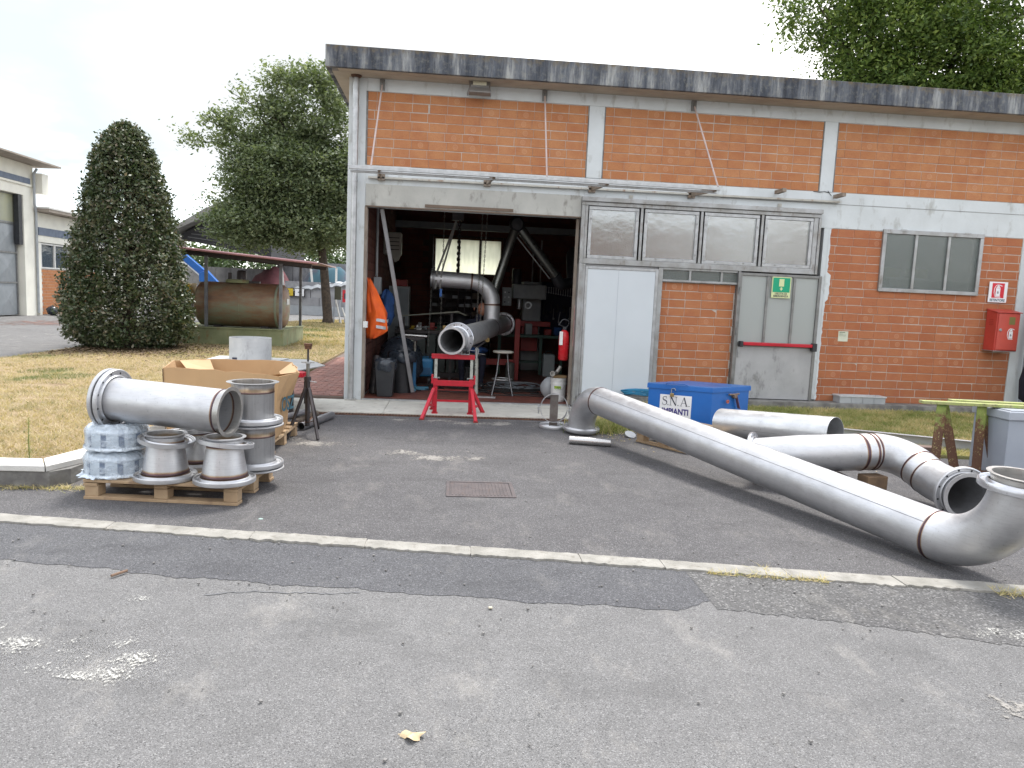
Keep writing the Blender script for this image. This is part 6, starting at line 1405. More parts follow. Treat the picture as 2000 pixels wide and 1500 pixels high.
# milling machine
t = thing('milling_machine', (1.5, 15.6, FZ), 'grey milling machine with control box at the back of the workshop', 'machine')
build('column', MB().box((1.55, 15.9, FZ), (1.95, 16.5, 1.95)), machM, t, bevel=.02)
build('head', MB().box((1.30, 15.5, 1.58), (2.0, 15.95, 1.88)), machM, t, bevel=.02)
build('motor', MB().lathe([(0, 0), (.10, 0), (.10, .28), (.08, .32), (0, .32)], (1.38, 15.7, 1.88), n=18), blackP, t, smooth=40)
build('control_box', MB().box((1.08, 15.45, 1.42), (1.27, 15.6, 1.80)), machM, t, bevel=.01)
for i in range(2):
    for j in range(3): build('button', MB().lathe([(0, .01), (.016, .01), (.018, 0)], (1.13+.08*i, 15.449, 1.50+.1*j), (0, -1, 0), 10), [blackP, galv, whitePl][(i+j) % 3], t)
build('spindle', MB().tube([(1.45, 15.62, 1.57), (1.45, 15.62, 1.36)], .05, 14), galv, t, smooth=40)
build('handwheel', MB().lathe([(.05, 0), (.075, 0), (.075, .015), (.05, .015)], (1.62, 15.45, 1.45), (0, -1, 0), 20, closed=True), galv, t, smooth=40)
build('table', MB().box((1.2, 15.4, 1.02), (2.1, 15.9, 1.12)), redD, t, bevel=.005)
build('knee', MB().box((1.5, 15.45, .5), (1.85, 15.9, 1.01)), redD, t, bevel=.01)
for x in (1.84, 2.02): build('conduit', MB().tube([(x, 16.9, 1.9), (x, 16.9, 2.9)], .02, 8), galv, t)
t = thing('tool_board', (2.5, 16.9, 1.0), 'dark blue tool board with rows of spanners on the back wall', 'tool board')
build('board', MB().box((2.0, 16.90, .78), (3.3, 16.94, 1.98)), simple('navy_board', (.012, .016, .04), None, 3, .7), t)
rnd.seed(3)
for i in range(16):
    x = 2.12+.055*i; L = .10+.012*i*.6; z = 1.86
    build('spanner', MB().box((x-.007, 16.888, z-L), (x+.007, 16.898, z)).lathe([(.0, 0), (.018, 0), (.018, .008), (0, .008)], (x, 16.896, z-L), (0, -1, 0), 8).lathe([(.0, 0), (.015, 0), (.015, .008), (0, .008)], (x, 16.896, z), (0, -1, 0), 8), galv, t)
for i in range(12):
    x = 2.14+.075*i; z = 1.58-rnd.uniform(0, .35); L = rnd.uniform(.15, .30)
    build('tool', MB().bar((x, 16.885, z), (x+rnd.uniform(-.04, .04), 16.885, z-L), .018, .01).lathe([(.0, 0), (.028, 0), (.028, .01), (0, .01)], (x, 16.892, z-L), (0, -1, 0), 8), rnd.choice([galv, machM, darkI, darkI]), t)
# red frame, green bench, canister, cylinder
t = thing('red_press_frame', (1.15, 14.0, FZ), 'dark red upright press frame behind the stool', 'press')
build('upright', MB().box((1.24, 13.95, FZ), (1.335, 14.05, 1.20)), redD, t, bevel=.004)
build('upright', MB().box((.50, 13.95, FZ), (.58, 14.05, .95)), redD, t, bevel=.004)
build('beam', MB().box((.581, 13.96, .32), (1.239, 14.04, .43)), redD, t, bevel=.004)
build('bottle_jack', MB().lathe([(0, 0), (.085, 0), (.085, .34), (0, .36)], (1.16, 13.80, FZ), n=18), simple('cyl_grey', (.16, .16, .15), (.10, .10, .09), 9, .6, .3), t, smooth=40)
t = thing('green_bench', (1.6, 16.0, FZ), 'green painted bench with lower shelf in front of the tool board', 'bench')
build('top', MB().box((.95, 15.05, .80), (2.35, 15.40, .86)), greenP, t, bevel=.004)
for x in (1.0, 1.85, 2.28): build('leg', MB().box((x, 15.08, FZ), (x+.06, 15.14, .799)), greenP, t)
build('shelf', MB().box((1.0, 15.1, .28), (2.3, 15.38, .31)), greenP, t)
for i, (x, m_) in enumerate(((1.05, blueD), (1.30, darkI), (1.55, machM), (1.95, redD), (2.15, clothB))):
    solo('bench_box', MB().box((x, 15.1, .861), (x+.14, 15.3, .98+.05*(i % 3))), m_, ['blue box at the left end of the green bench', 'dark box on the green bench', 'grey box in the middle of the green bench', 'dull red box on the green bench', 'blue cloth covered box at the right end of the green bench'][i], 'box', (x, 15.2, .861), bevel=.01)
t = thing('white_canister', (2.02, 14.9, FZ), 'pale plastic canister standing on the floor at the back', 'canister')
build('body', MB().box((1.90, 14.72, FZ), (2.14, 14.95, .50)), simple('canister_pale', (.36, .41, .42), (.30, .35, .36), 4, .5), t, bevel=.03)
build('handle', MB().tube(fillet([(1.95, 14.84, .50), (1.97, 14.84, .55), (2.07, 14.84, .55), (2.09, 14.84, .50)], .02, 4)[0], .012, 8), blackP, t)
# stool
t = thing('workshop_stool', (.87, 11.75, FZ), 'tall round stool with pale seat and thin steel legs', 'stool')
build('seat', MB().lathe([(0, 0), (.15, 0), (.165, .012), (.165, .028), (.15, .035), (0, .035)], (.87, 11.75, .715), n=28), simple('seat_pale', (.50, .48, .43), (.40, .38, .34), 9, .6), t, smooth=40)
for a in (.6, 2.3, 3.9, 5.5):
    build('leg', MB().tube([(.87+.09*math.cos(a), 11.75+.09*math.sin(a), .714), (.87+.13*math.cos(a), 11.75+.13*math.sin(a), .40), (.87+.23*math.cos(a), 11.75+.25*math.sin(a), FZ+.01)], .011, 8), simple('stool_leg', (.20, .20, .21), None, 9, .3, .8), t, smooth=60)
build('foot_ring', MB().tube([(.87+.16*math.cos(a), 11.75+.16*math.sin(a), .30) for a in [2*PI*k/20 for k in range(20)]], .008, 6, closed=True), galv, t, smooth=60)
# cables and hose on the floor
rnd.seed(41)
for k, (cx, cy, m_, lab) in enumerate(((.9, 12.6, cableM, 'black cable looping over the red floor behind the stool'), (1.25, 13.0, simple('hose_grey', (.20, .22, .24), None, 5, .6), 'grey hose coiled on the floor right of the stool'), (.2, 12.3, cableM, 'black cable running across the floor below the pipe spool'), (1.2, 12.1, cableM, 'thin black cable near the buckets'))):
    pts = []; a0 = rnd.uniform(0, 6)
    for i in range(50): a = a0+i*.32; pts.append((cx+(.18+.012*i)*math.cos(a)*(1.3 if k != 1 else .8)+.05*math.sin(i), cy+(.18+.008*i)*math.sin(a)+.04*math.cos(i*1.7), FZ+.010+.003*(i % 5)))
    solo('floor_cable', MB().tube(pts, .0085 if k != 1 else .014, 6), m_, lab, 'cable', (cx, cy, FZ), smooth=60)
# extinguisher on the door post
t = thing('fire_extinguisher', (1.72, 11.0, .70), 'red fire extinguisher with white label hanging inside the right door post', 'fire extinguisher')
build('cylinder', MB().lathe([(0, 0), (.06, .0), (.075, .02), (.077, .36), (.065, .415), (.03, .45), (0, .455)], (1.715, 11.0, .70), n=28), simple('extinguisher_red', (.50, .012, .02), None, 4, .25), t, smooth=40)
build('valve', MB().box((1.69, 10.98, 1.15), (1.74, 11.02, 1.20)).bar((1.70, 11.0, 1.20), (1.62, 10.98, 1.235), .02, .01), blackP, t)
build('hose', MB().tube(fillet([(1.74, 11.0, 1.18), (1.80, 10.97, 1.28), (1.68, 10.95, 1.32), (1.62, 10.95, 1.22)], .05, 6)[0], .009, 8), blackP, t, smooth=60)
build('label', MB().box((1.635, 10.915, .93), (1.685, 10.922, 1.13)), whitePl, t)
build('wall_hook', MB().box((1.70, 11.05, 1.05), (1.80, 11.08, 1.09)), darkI, t)
# bucket with fittings on another bucket
t = thing('white_bucket', (1.715, 11.30, FZ), 'white plastic bucket with a yellow green label at the right door post', 'bucket')
build('shell', MB().lathe([(0, 0), (.105, 0), (.118, .26), (.124, .262), (.124, .285), (.121, .30), (.126, .31), (.126, .36), (.119, .36), (.115, .02)], (1.715, 11.30, FZ), n=32), whitePl, t, smooth=40)
mb = MB(); vs = []
for j in range(9):
    a = math.radians(228+6.5*j)
    for z in (.10, .24): vs.append((1.715+(.107+.05*z)*math.cos(a), 11.30+(.107+.05*z)*math.sin(a), FZ+z))
mb.add(vs, [(2*k, 2*k+1, 2*k+3, 2*k+2) for k in range(8)]); build('label', mb, simple('lime_label', (.35, .50, .03), (.10, .22, .03), 30, .5), t, fixn=False, smooth=60)
build('wire_handle', MB().tube([(1.60, 11.27, FZ+.27), (1.66, 11.18, FZ+.18), (1.76, 11.17, FZ+.20), (1.83, 11.27, FZ+.27)], .003, 5), galv, t)
solo('grey_bag', lump(1.60, 11.55, FZ, .13, .13, .17, greyPlast, 5, amp=.08), greyPlast, 'grey sack behind the white bucket', 'bag', (1.6, 11.55, FZ), smooth=60)
t = thing('pipe_fitting', (1.68, 11.3, .41), 'cast pipe elbow fittings lying on the white bucket', 'fitting')
build('cardboard_lid', MB().box((1.62, 11.22, FZ+.362), (1.82, 11.38, FZ+.40)), simple('card_tan', (.30, .2, .1), None, 6, .8), t)
build('elbow', MB().tube(fillet([(1.60, 11.16, .475), (1.67, 11.27, .475), (1.73, 11.27, .58)], .04, 6)[0], .030, 14), simple('fitting_grey', (.36, .35, .33), None, 9, .5, .5), t, smooth=40)
build('mouth_ring', MB().lathe([(.028, 0), (.042, 0), (.042, .02), (.028, .02)], (1.598, 11.155, .475), (-.5, -.85, 0), 18, closed=True), simple('fitting_grey', (.36, .35, .33)), t)
solo('red_white_tape', MB().box((1.835, 10.905, .92), (1.841, 10.925, 1.52)), simple('pink_red_strip', (.48, .16, .15), (.45, .3, .3), 12, .5), 'narrow red and white strip on the inside of the right door post', 'strip', (1.838, 10.91, 1.2))
# worker sitting behind the spool
def person():
    t = thing('person', (.45, 12.95, FZ), 'worker in dark navy clothes crouching behind the pipe spool, mostly hidden', 'person')
    V = [(.47, 13.05, .50), (.47, 13.02, .68), (.47, 12.98, .90), (.48, 12.95, 1.12), (.49, 12.93, 1.20), (.50, 12.90, 1.29),
         (.37, 13.0, .48), (.22, 12.72, .56), (.25, 12.80, .14), (.23, 12.68, .085),
         (.57, 13.0, .48), (.60, 12.70, .54), (.58, 12.80, .14), (.58, 12.68, .085),
         (.30, 12.95, 1.12), (.20, 12.80, .90), (.30, 12.62, 1.00), (.66, 12.95, 1.12), (.74, 12.82, .92), (.66, 12.66, 1.10)]
    Rr = [.15, .135, .145, .13, .07, .055, .10, .070, .045, .038, .10, .070, .045, .038, .065, .048, .036, .065, .048, .036]
    Ed = [(0, 1), (1, 2), (2, 3), (3, 4), (4, 5), (0, 6), (6, 7), (7, 8), (8, 9), (0, 10), (10, 11), (11, 12), (12, 13), (3, 14), (14, 15), (15, 16), (3, 17), (17, 18), (18, 19)]
    off = Vector((.45, 12.95, FZ)); me = bpy.data.meshes.new('body'); me.from_pydata([tuple(Vector(v)-off) for v in V], Ed, []); me.update()
    o = bpy.data.objects.new('body', me); COL.objects.link(o); o.parent = t
    bpy.context.view_layer.objects.active = o
    sk = o.modifiers.new('skin', 'SKIN'); sk.use_smooth_shade = True
    for i, r_ in enumerate(Rr): me.skin_vertices[0].data[i].radius = (r_, r_)
    me.skin_vertices[0].data[0].use_root = True
    ss = o.modifiers.new('sub', 'SUBSURF'); ss.levels = 1; ss.render_levels = 1; me.materials.append(clothN)
    hd = lump(.56, 12.95, 1.26, .078, .095, .115, skinM, 3, amp=.0, n=18); hm = build('head', hd, skinM, t, smooth=80)
    build('nose', MB().add([(.492, 12.79, 1.37), (.508, 12.79, 1.37), (.512, 12.785, 1.345), (.488, 12.785, 1.345), (.50, 12.765, 1.348)], [(0, 1, 4), (1, 2, 4), (2, 3, 4), (3, 0, 4)]), skinM, hm)
    build('hair', lump(.56, 12.975, 1.315, .083, .095, .090, hairM, 3, amp=.03, n=18), hairM, t, smooth=80)
    for sx in (-1, 1):
        build('ear', lump(.50+sx*.078, 12.90, 1.345, .012, .02, .028, skinM, 1, amp=0, n=8), skinM, t, smooth=80)
        build('eye', lump(.50+sx*.03, 12.795, 1.382, .009, .006, .006, blackP, 1, amp=0, n=8), blackP, hm, smooth=80)
    for sx, hx_, hy_, hz_ in ((-1, .31, 12.60, 1.01), (1, .655, 12.64, 1.115)):
        mb = lump(hx_, hy_, hz_-.02, .038, .045, .022, skinM, 1, amp=0, n=10)
        for k in range(4): mb.tube([(hx_-.026+.017*k, hy_-.03, hz_), (hx_-.028+.018*k, hy_-.075+.004*abs(k-1), hz_-.004), (hx_-.028+.018*k, hy_-.10+.004*abs(k-1), hz_-.03)], [.009, .0085, .007], 6)
        mb.tube([(hx_+.03*-sx, hy_-.0, hz_), (hx_+.052*-sx, hy_-.035, hz_-.01), (hx_+.05*-sx, hy_-.06, hz_-.02)], [.011, .010, .008], 6)
        build('hand', mb, skinM, t, smooth=80)
    for x in (.23, .58):
        build('shoe', lump(x, 12.62, FZ, .045, .13, .045, blackP, 2, amp=.0, n=14), blackP, t, smooth=60)
    build('shirt_hem', lump(.46, 12.93, .60, .20, .17, .06, clothB, 6, amp=.25), clothB, t, smooth=60)
    build('belt', MB().tube([(.32, 12.84, .60), (.45, 12.80, .58), (.62, 12.86, .55)], .022, 8), simple('belt_olive', (.09, .085, .07), None, 5, .8), t)
person()
t = thing('low_stool', (.47, 13.1, FZ), 'low dark stool under the crouching worker', 'stool')
build('seat', MB().box((.30, 12.98, .32), (.64, 13.28, .36)), blackP, t, bevel=.01)
for x in (.32, .58):
    for y in (13.0, 13.22): build('leg', MB().box((x, y, FZ), (x+.03, y+.03, .319)), blackP, t)

# ================================================================== BACKGROUND, LEFT
LX = -17.0
t = thing('warehouse', (LX, 28, 0), 'tall cream warehouse with grey metal sliding doors at the left edge', 'building')
build('wall', MB().box((LX-8, 31.62, 0), (LX, 32.36, 4.78)).box((LX-8, 10, 4.78), (LX, 32.36, 6.02)).box((LX-8, 10, 0), (LX-.6, 31.6, 4.78)), creamM, t)
build('band', MB().box((LX+.001, 10, 5.26), (LX+.03, 32.1, 5.48)), blueBand, t)
build('cornice', MB().box((LX+.001, 10, 5.16), (LX+.06, 32.36, 5.24)), creamM, t)
build('eave', MB().add([(LX-.2, 8, 6.03), (LX+.8, 8, 6.06), (LX+.8, 33.0, 6.06), (LX-.2, 33.0, 6.03), (LX-.2, 8, 6.25), (LX+.8, 8, 6.12), (LX+.8, 33.0, 6.12), (LX-.2, 33.0, 6.25)], [(3, 2, 1, 0), (4, 5, 6, 7), (0, 1, 5, 4), (1, 2, 6, 5), (2, 3, 7, 6), (3, 0, 4, 7)]), eaveM, t)
build('roof', MB().box((LX-8, 8, 6.03), (LX-.21, 33.0, 6.25)), eaveM, t)
shM2 = simple('door_sheet', (.30, .32, .34), (.24, .26, .275), 2, .45, .3)
for k, (y0, y1) in enumerate(((25.6, 27.05), (27.09, 28.54), (28.58, 30.03), (30.07, 31.50))):
    dl_ = build('door_leaf', MB().box((LX-.30, y0, .05), (LX-.26, y1, 4.76)), shM2, t)
    build('leaf_frame', MB().box((LX-.255, y0, .05), (LX-.22, y0+.06, 4.76)).box((LX-.255, y1-.06, .05), (LX-.22, y1, 4.76)).box((LX-.255, y0, 1.29), (LX-.215, y1, 1.35)).box((LX-.255, y0, 2.46), (LX-.215, y1, 2.53)).box((LX-.255, y0, 3.60), (LX-.215, y1, 3.67)), aluD, dl_)
    build('yellowed_pane', MB().box((LX-.2555, y0+.08, 3.69), (LX-.2545, y1-.08, 4.74)), simple('yellowed_pane', (.36, .36, .22), (.30, .31, .24), 1.5, .4), dl_)
    for z0_, z1_ in ((.10, 1.27), (1.37, 2.44), (2.55, 3.58)):
        cy_, cz_ = (y0+y1)/2, (z0_+z1_)/2; xx = LX-.255
        build('pressed_panel', MB().add([(xx, y0+.08, z0_), (xx, y1-.08, z0_), (xx, y1-.08, z1_), (xx, y0+.08, z1_), (xx+.04, cy_, cz_)], [(0, 1, 4), (1, 2, 4), (2, 3, 4), (3, 0, 4)]), shM2, dl_, fixn=False)
build('rubber_seal', MB().box((LX-.20, 31.30, 2.82), (LX-.02, 31.55, 4.76)), blackP, t)
build('gutter_box', MB().box((LX-.3, 32.37, 4.95), (LX+.35, 32.85, 5.75)), creamM, t)
build('drain_pipe', MB().tube(fillet([(LX+.25, 32.2, 5.9), (LX+.12, 32.2, 5.7), (LX+.12, 32.2, 4.5), (LX+.06, 32.4, 4.2), (LX+.06, 32.4, .1)], .1, 5)[0], .05, 10), greyPlast, t, smooth=40)
t = thing('low_warehouse', (LX, 38, 0), 'lower cream building with a wide window over red brick beyond the warehouse', 'building')
build('wall', MB().box((LX-8, 32.62, 3.02), (LX, 50, 4.22)).box((LX-8, 32.62, 0), (LX, 32.80, 3.0)).box((LX-8, 38.2, 0), (LX, 50, 3.0)).box((LX-8, 32.82, 0), (LX-.25, 38.1, 3.0)), creamM, t)
build('band', MB().box((LX+.001, 32.62, 3.30), (LX+.03, 50, 3.62)), blueBand, t)
build('eave', MB().box((LX-8, 32.45, 4.24), (LX+.55, 50, 4.36)), eaveM, t)
build('eave_edge', MB().box((LX-8, 32.42, 4.362), (LX+.58, 50, 4.43)), copeM, t)
bl = MB(); rnd.seed(6)
for j in range(15):
    for i in range(21):
        y = 32.84+i*.252+(.12 if j % 2 else 0)
        if y < 37.9: bl.box((LX-.22, y, .03+j*.125), (LX-.03+rnd.uniform(-.004, .004), y+.243, .03+j*.125+.112))
o = build('brick', bl, brickM, t); o['kind'] = 'stuff'
build('brick_bed', MB().box((LX-.24, 32.82, 0), (LX-.042, 38.1, 1.92)), mortar, t)
wf = build('window', MB().box((LX-.12, 32.82, 1.94), (LX-.02, 38.1, 2.0)).box((LX-.12, 32.82, 2.93), (LX-.02, 38.1, 2.99)).box((LX-.12, 32.82, 2.0), (LX-.02, 32.9, 2.93)).box((LX-.12, 33.9, 2.0), (LX-.02, 34.0, 2.93)).box((LX-.12, 35.1, 2.0), (LX-.02, 35.2, 2.93)).box((LX-.12, 36.4, 2.0), (LX-.02, 36.5, 2.93)), copeM, t)
for a, b in ((32.9, 33.9), (34.0, 35.1), (35.2, 36.4), (36.5, 38.1)): build('pane', MB().box((LX-.09, a, 2.0), (LX-.08, b, 2.93)), paneF, wf)
solo('black_sack', lump(LX+.35, 32.9, 0, .22, .22, .20, bagM, 3), bagM, 'small black sack at the foot of the cream wall', 'sack', (LX+.35, 32.9, 0), smooth=60)
mark(-11.32, 12, -11.16, 34, pw, 0, z=.0005); mark(-16, 24, -12.5, 30.5, paintmat('red_road_dust', (.20, .12, .10), .47, 2.2), 0, 'dust_patch', -.001)
mark(-15.8, 30.9, -9.5, 31.6, dust, 0, 'dust_patch', -.0005)
# oil tank on its plinth under a small roof
t = thing('tank_plinth', (-6.2, 20.5, LG), 'mossy rendered concrete plinth under the rusty tank', 'plinth')
build('block', MB().box((-8.6, 19.27, .05), (-4.18, 21.84, .50)), mossP, t, bevel=.01)
build('edge', MB().box((-8.62, 19.25, .502), (-4.16, 19.40, .53)).box((-4.30, 19.402, .502), (-4.16, 21.86, .53)), mossP, t)
t = thing('oil_tank', (-5.4, 20.15, .5), 'horizontal rusty brown and green oil tank on a mossy plinth', 'tank')
tc_ = Vector((0, 20.15, 1.095)); r_ = .575
build('shell', MB().lathe([(.0, -6.56), (.30, -6.55), (.48, -6.51), (.555, -6.45), (r_, -6.36), (r_, -5.40), (r_+.006, -5.395), (r_+.006, -5.38), (r_, -5.375), (r_, -4.42), (.555, -4.36), (.50, -4.31), (.30, -4.27), (0, -4.26)], tc_, (1, 0, 0), 56), tankM, t, smooth=35)
build('rim_band', MB().lathe([(r_+.001, -4.50), (r_+.012, -4.49), (r_+.012, -4.45), (r_+.001, -4.44)], tc_, (1, 0, 0), 56), simple('rim_pale', (.22, .24, .17), None, 6, .6), t, smooth=30)
for xs_ in (-6.1, -4.9): build('saddle', MB().box((xs_, 19.9, .502), (xs_+.2, 20.4, .56)), darkI, t)
build('manhole', MB().lathe([(0, 0), (.30, 0), (.30, .06), (.27, .09), (0, .09)], (-5.55, 20.15, 1.66), n=24), mossP, t, smooth=40)
build('filler_cap', MB().lathe([(0, 0), (.13, 0), (.12, .20), (.09, .24), (0, .24)], (-5.45, 20.15, 1.75), n=16).tube([(-5.75, 20.15, 1.75), (-5.75, 20.15, 1.92)], .05, 10).box((-5.25, 20.1, 1.65), (-4.98, 20.2, 1.72)), darkI, t, smooth=40)
build('data_plate', MB().box((-4.262, 20.0, 1.15), (-4.256, 20.3, 1.30)), galv, t)
t = thing('tank_shelter', (-5.4, 20.5, LG), 'light maroon sheet roof on thin posts over the oil tank', 'shelter')
def rz(x): return 2.44-.068*(x+6.54)
mb = MB(); x0, x1, y0, y1 = -8.4, -3.30, 18.95, 22.0
mb.add([(x0, y0, rz(x0)), (x1, y0, rz(x1)), (x1, y1, rz(x1)), (x0, y1, rz(x0)), (x0, y0, rz(x0)+.03), (x1, y0, rz(x1)+.03), (x1, y1, rz(x1)+.03), (x0, y1, rz(x0)+.03)], [(3, 2, 1, 0), (4, 5, 6, 7), (0, 1, 5, 4), (1, 2, 6, 5), (2, 3, 7, 6), (3, 0, 4, 7)])
build('roof_sheet', mb, maroonM, t)
build('front_edge', MB().tube([(x0, y0-.03, rz(x0)+.0), (x1+.0, y0-.03, rz(x1)+.0)], .032, 14), simple('maroon_sheen', (.34, .17, .18), None, 4, .22), t, smooth=40)  # pinkish sheen along the rounded roof edge is put into this lighter colour
build('roof_beam', MB().bar((x0, 19.3, rz(x0)-.06), (-3.5, 19.3, rz(-3.5)-.06), .06, .10).bar((x0, 21.6, rz(x0)-.06), (-3.5, 21.6, rz(-3.5)-.06), .06, .10), darkI, t)
build('torn_end', MB().add([(x1, 18.95, rz(x1)+.02), (-3.02, 19.1, rz(x1)-.05), (-3.12, 20.0, rz(x1)-.02), (x1, 21.0, rz(x1)+.02)], [(0, 1, 2, 3)]), rustM, t, fixn=False)
for x, y, zb_ in ((-6.10, 19.34, .53), (-4.27, 19.34, .53), (-4.22, 21.6, .53), (-8.2, 19.34, .53)): build('post', MB().bar((x, y, zb_), (x, y, rz(x)-.11), .07, .07), simple('post_grey', (.16, .17, .18), (.10, .10, .11), 5, .6), t)
t = thing('drum', (-6.98, 20.1, .50), 'white plastic drum left of the oil tank', 'drum')
build('shell', MB().lathe([(0, 0), (.27, 0), (.285, .05), (.285, .25), (.295, .27), (.285, .29), (.285, .52), (.27, .56), (0, .56)], (-6.93, 20.0, .532), n=24), whitePl, t, smooth=40)
solo('yellow_box', MB().box((-7.30, 19.75, 1.095), (-6.64, 20.30, 1.60)), yellowP, 'yellow metal box on the white drum left of the oil tank', 'box', (-6.95, 20, 1.095), bevel=.01)
# far yard: block wall, heaps, panels
t = thing('block_wall', (-8, 46, 0), 'low grey block retaining wall in front of the coloured heaps', 'wall')
build('footing', MB().box((-20, 46.0, 0), (-2, 46.5, .55)), simple('pale_block', (.40, .42, .44), (.32, .34, .36), 2, .9), t)
rnd.seed(9)
for j in range(3):
    for i in range(12):
        x = -14+i*1.02+(.5 if j % 2 else 0); z = .56+j*.48
        if x+1 < -3 and (z < 1.2 or x > -10.8): build('block', MB().box((x+.01, 46.02, z), (x+1.0, 46.5, z+.47)), farWall, t)
t = thing('panel_wall', (-12, 52, 0), 'tall weathered concrete panel wall behind the heaps', 'wall')
for i in range(24):
    x = -26+i*1.02; build('panel', MB().box((x, 52, 0), (x+1.0, 52.2, 2.75 if i < 14 else 3.35)), farWall, t)
def heap(name, pk, mat, label, seed):
    r = random.Random(seed); N = 30; mb = MB(); n = 14; vs = []
    for j in range(n+1):
        for i in range(N+1):
            x = pk[0]-pk[3]+2*pk[3]*i/N; y = pk[1]-pk[4]+2*pk[4]*j/n; d_ = math.hypot((x-pk[0])/pk[3], (y-pk[1])/pk[4]); z = min(pk[2]*.82, max(0, pk[2]*(1-d_)**.95 if d_ < 1 else 0))
            vs.append((x+r.uniform(-.05, .05), y, z*(1+.10*math.sin(x*1.3+y*1.1+seed)+.06*math.sin(x*3.1-y*2+seed))+(r.uniform(0, .16) if z > 0 else 0)-.05))
    mb.add(vs, [(j*(N+1)+i, j*(N+1)+i+1, (j+1)*(N+1)+i+1, (j+1)*(N+1)+i) for j in range(n) for i in range(N)])
    return solo(name, mb, mat, label, 'heap', (pk[0], pk[1], 0), smooth=50)
heap('red_heap', (-11.3, 49.2, 3.1, 2.9, 2.8), redHeap, 'dark red heap of aggregate behind the oil tank', 1)
heap('blue_heap', (-7.7, 49.3, 3.35, 4.4, 2.8), tealHeap, 'blue green heap of aggregate beside the red heap', 2)
mb = MB(); vs = []
for i in range(25):
    q_ = i/24; x = -9.9+4.2*q_; z = 1.50+.62*q_+.05*math.sin(i*1.9)-(.25*max(0, q_-.85)/.15); vs += [(x, 45.85, z-.14), (x, 45.95, z+.04), (x, 46.8, z+.12)]
mb.add(vs, [(3*k+a, 3*k+a+1, 3*k+a+4, 3*k+a+3) for k in range(24) for a in (0, 1)]); solo('tarpaulin', mb, tarpM, 'pale tarpaulin edge draped along the top of the block wall', 'tarpaulin', (-8, 46, 1.5), fixn=False, smooth=40)
for k, (x, lab) in enumerate(((-8.55, 'leaning white post in front of the blue heap'), (-7.0, 'upright white post at the right end of the blue heap'), (-10.3, 'white post between the red and blue heaps'))):
    solo('post', MB().bar((x+(.18 if k != 1 else 0), 46.7, 1.4), (x, 46.75, 2.9), .12, .05), copeM, lab, 'post', (x, 46.7, 1.4))
for nm, x0, x1, m_, tx, lab in (('yellow_sign', -10.0, -9.40, simple('sign_yellow', (.62, .45, .03), None, 4, .5), 'R', 'small yellow sign with a letter on the block wall'), ('white_sign', -9.28, -8.76, signW, '4', 'small white sign with a number on the block wall')):
    t = thing(nm, (x0, 45.8, 1.1), lab, 'sign'); build('board', MB().box((x0, 45.82, 1.12), (x1, 45.86, 1.55)), m_, t); build('frame', MB().box((x0-.04, 45.861, 1.08), (x1+.04, 45.99, 1.59)), darkI, t)
    text(tx, .38, ((x0+x1)/2, 45.818, 1.335), (1, 0, 0), (0, 0, 1), inkB, t)
# hydrant box and board on legs
t = thing('hose_box', (-4.66, 34, 0), 'small red hose box on a post beyond the tree', 'hose box')
build('box', MB().box((-4.80, 33.95, 1.05), (-4.56, 34.1, 1.60)), signR, t, bevel=.01); build('post', MB().bar((-4.68, 34.05, .0), (-4.68, 34.05, 1.05), .06, .06), greyP, t); build('label', MB().box((-4.72, 33.94, 1.2), (-4.64, 33.949, 1.45)), inkB, t)
t = thing('notice_stand', (-5.0, 34, 0), 'dark notice board on pale slanted legs beyond the tree', 'notice board')
build('board', MB().box((-5.14, 33.9, 1.15), (-4.86, 33.96, 1.72)), simple('board_green_brown', (.07, .07, .045), None, 5, .7), t)
for a, b in (((-5.14, 33.93, 1.15), (-5.16, 33.93, LG)), ((-4.9, 33.93, 1.15), (-4.9, 33.93, LG)), ((-5.08, 33.9, 1.15), (-4.78, 33.6, LG)), ((-4.8, 33.9, .8), (-4.5, 33.6, LG))): build('leg', MB().bar(a, b, .05, .05), copeM if a[1] < 33.92 else greyP, t)
# lifting arm of a blue machine
t = thing('blue_loader', (-13.6, 38, 0), 'blue hydraulic arm of a parked loader behind the conical shrub', 'loader')
build('arm', MB().bar((-13.6, 38, 3.35), (-12.15, 38, 2.15), .30, .34), blueP, t, bevel=.02)
build('ram', MB().tube([(-13.3, 37.8, 2.85), (-12.2, 37.8, 1.95)], .06, 10), galv, t, smooth=40)
build('claw', MB().prism_d([(-.45, .25), (-.1, .42), (.42, -.12), (.40, -.2), (-.45, -.15)], (-11.75, 37.9, 1.85), (1, 0, 0), (0, 0, 1), .3), blueP, t, bevel=.02)
build('claw_edge', MB().box((-12.2, 37.85, 1.60), (-11.3, 38.2, 1.69)), whitePl, t)
build('body', MB().box((-14.2, 37.5, .55), (-11.9, 38.6, 1.5)), simple('loader_dark', (.08, .075, .08), (.15, .14, .15), 4, .5), t, bevel=.08)
build('cab_glass', MB().box((-13.6, 37.45, 1.2), (-12.6, 37.49, 1.5)), paneF, t)
for x in (-13.7, -12.3): build('wheel', MB().lathe([(0, -.15), (.4, -.15), (.45, 0), (.4, .15), (0, .15)], (x, 37.6, .45), (0, 1, 0), 20), blackP, t, smooth=40)
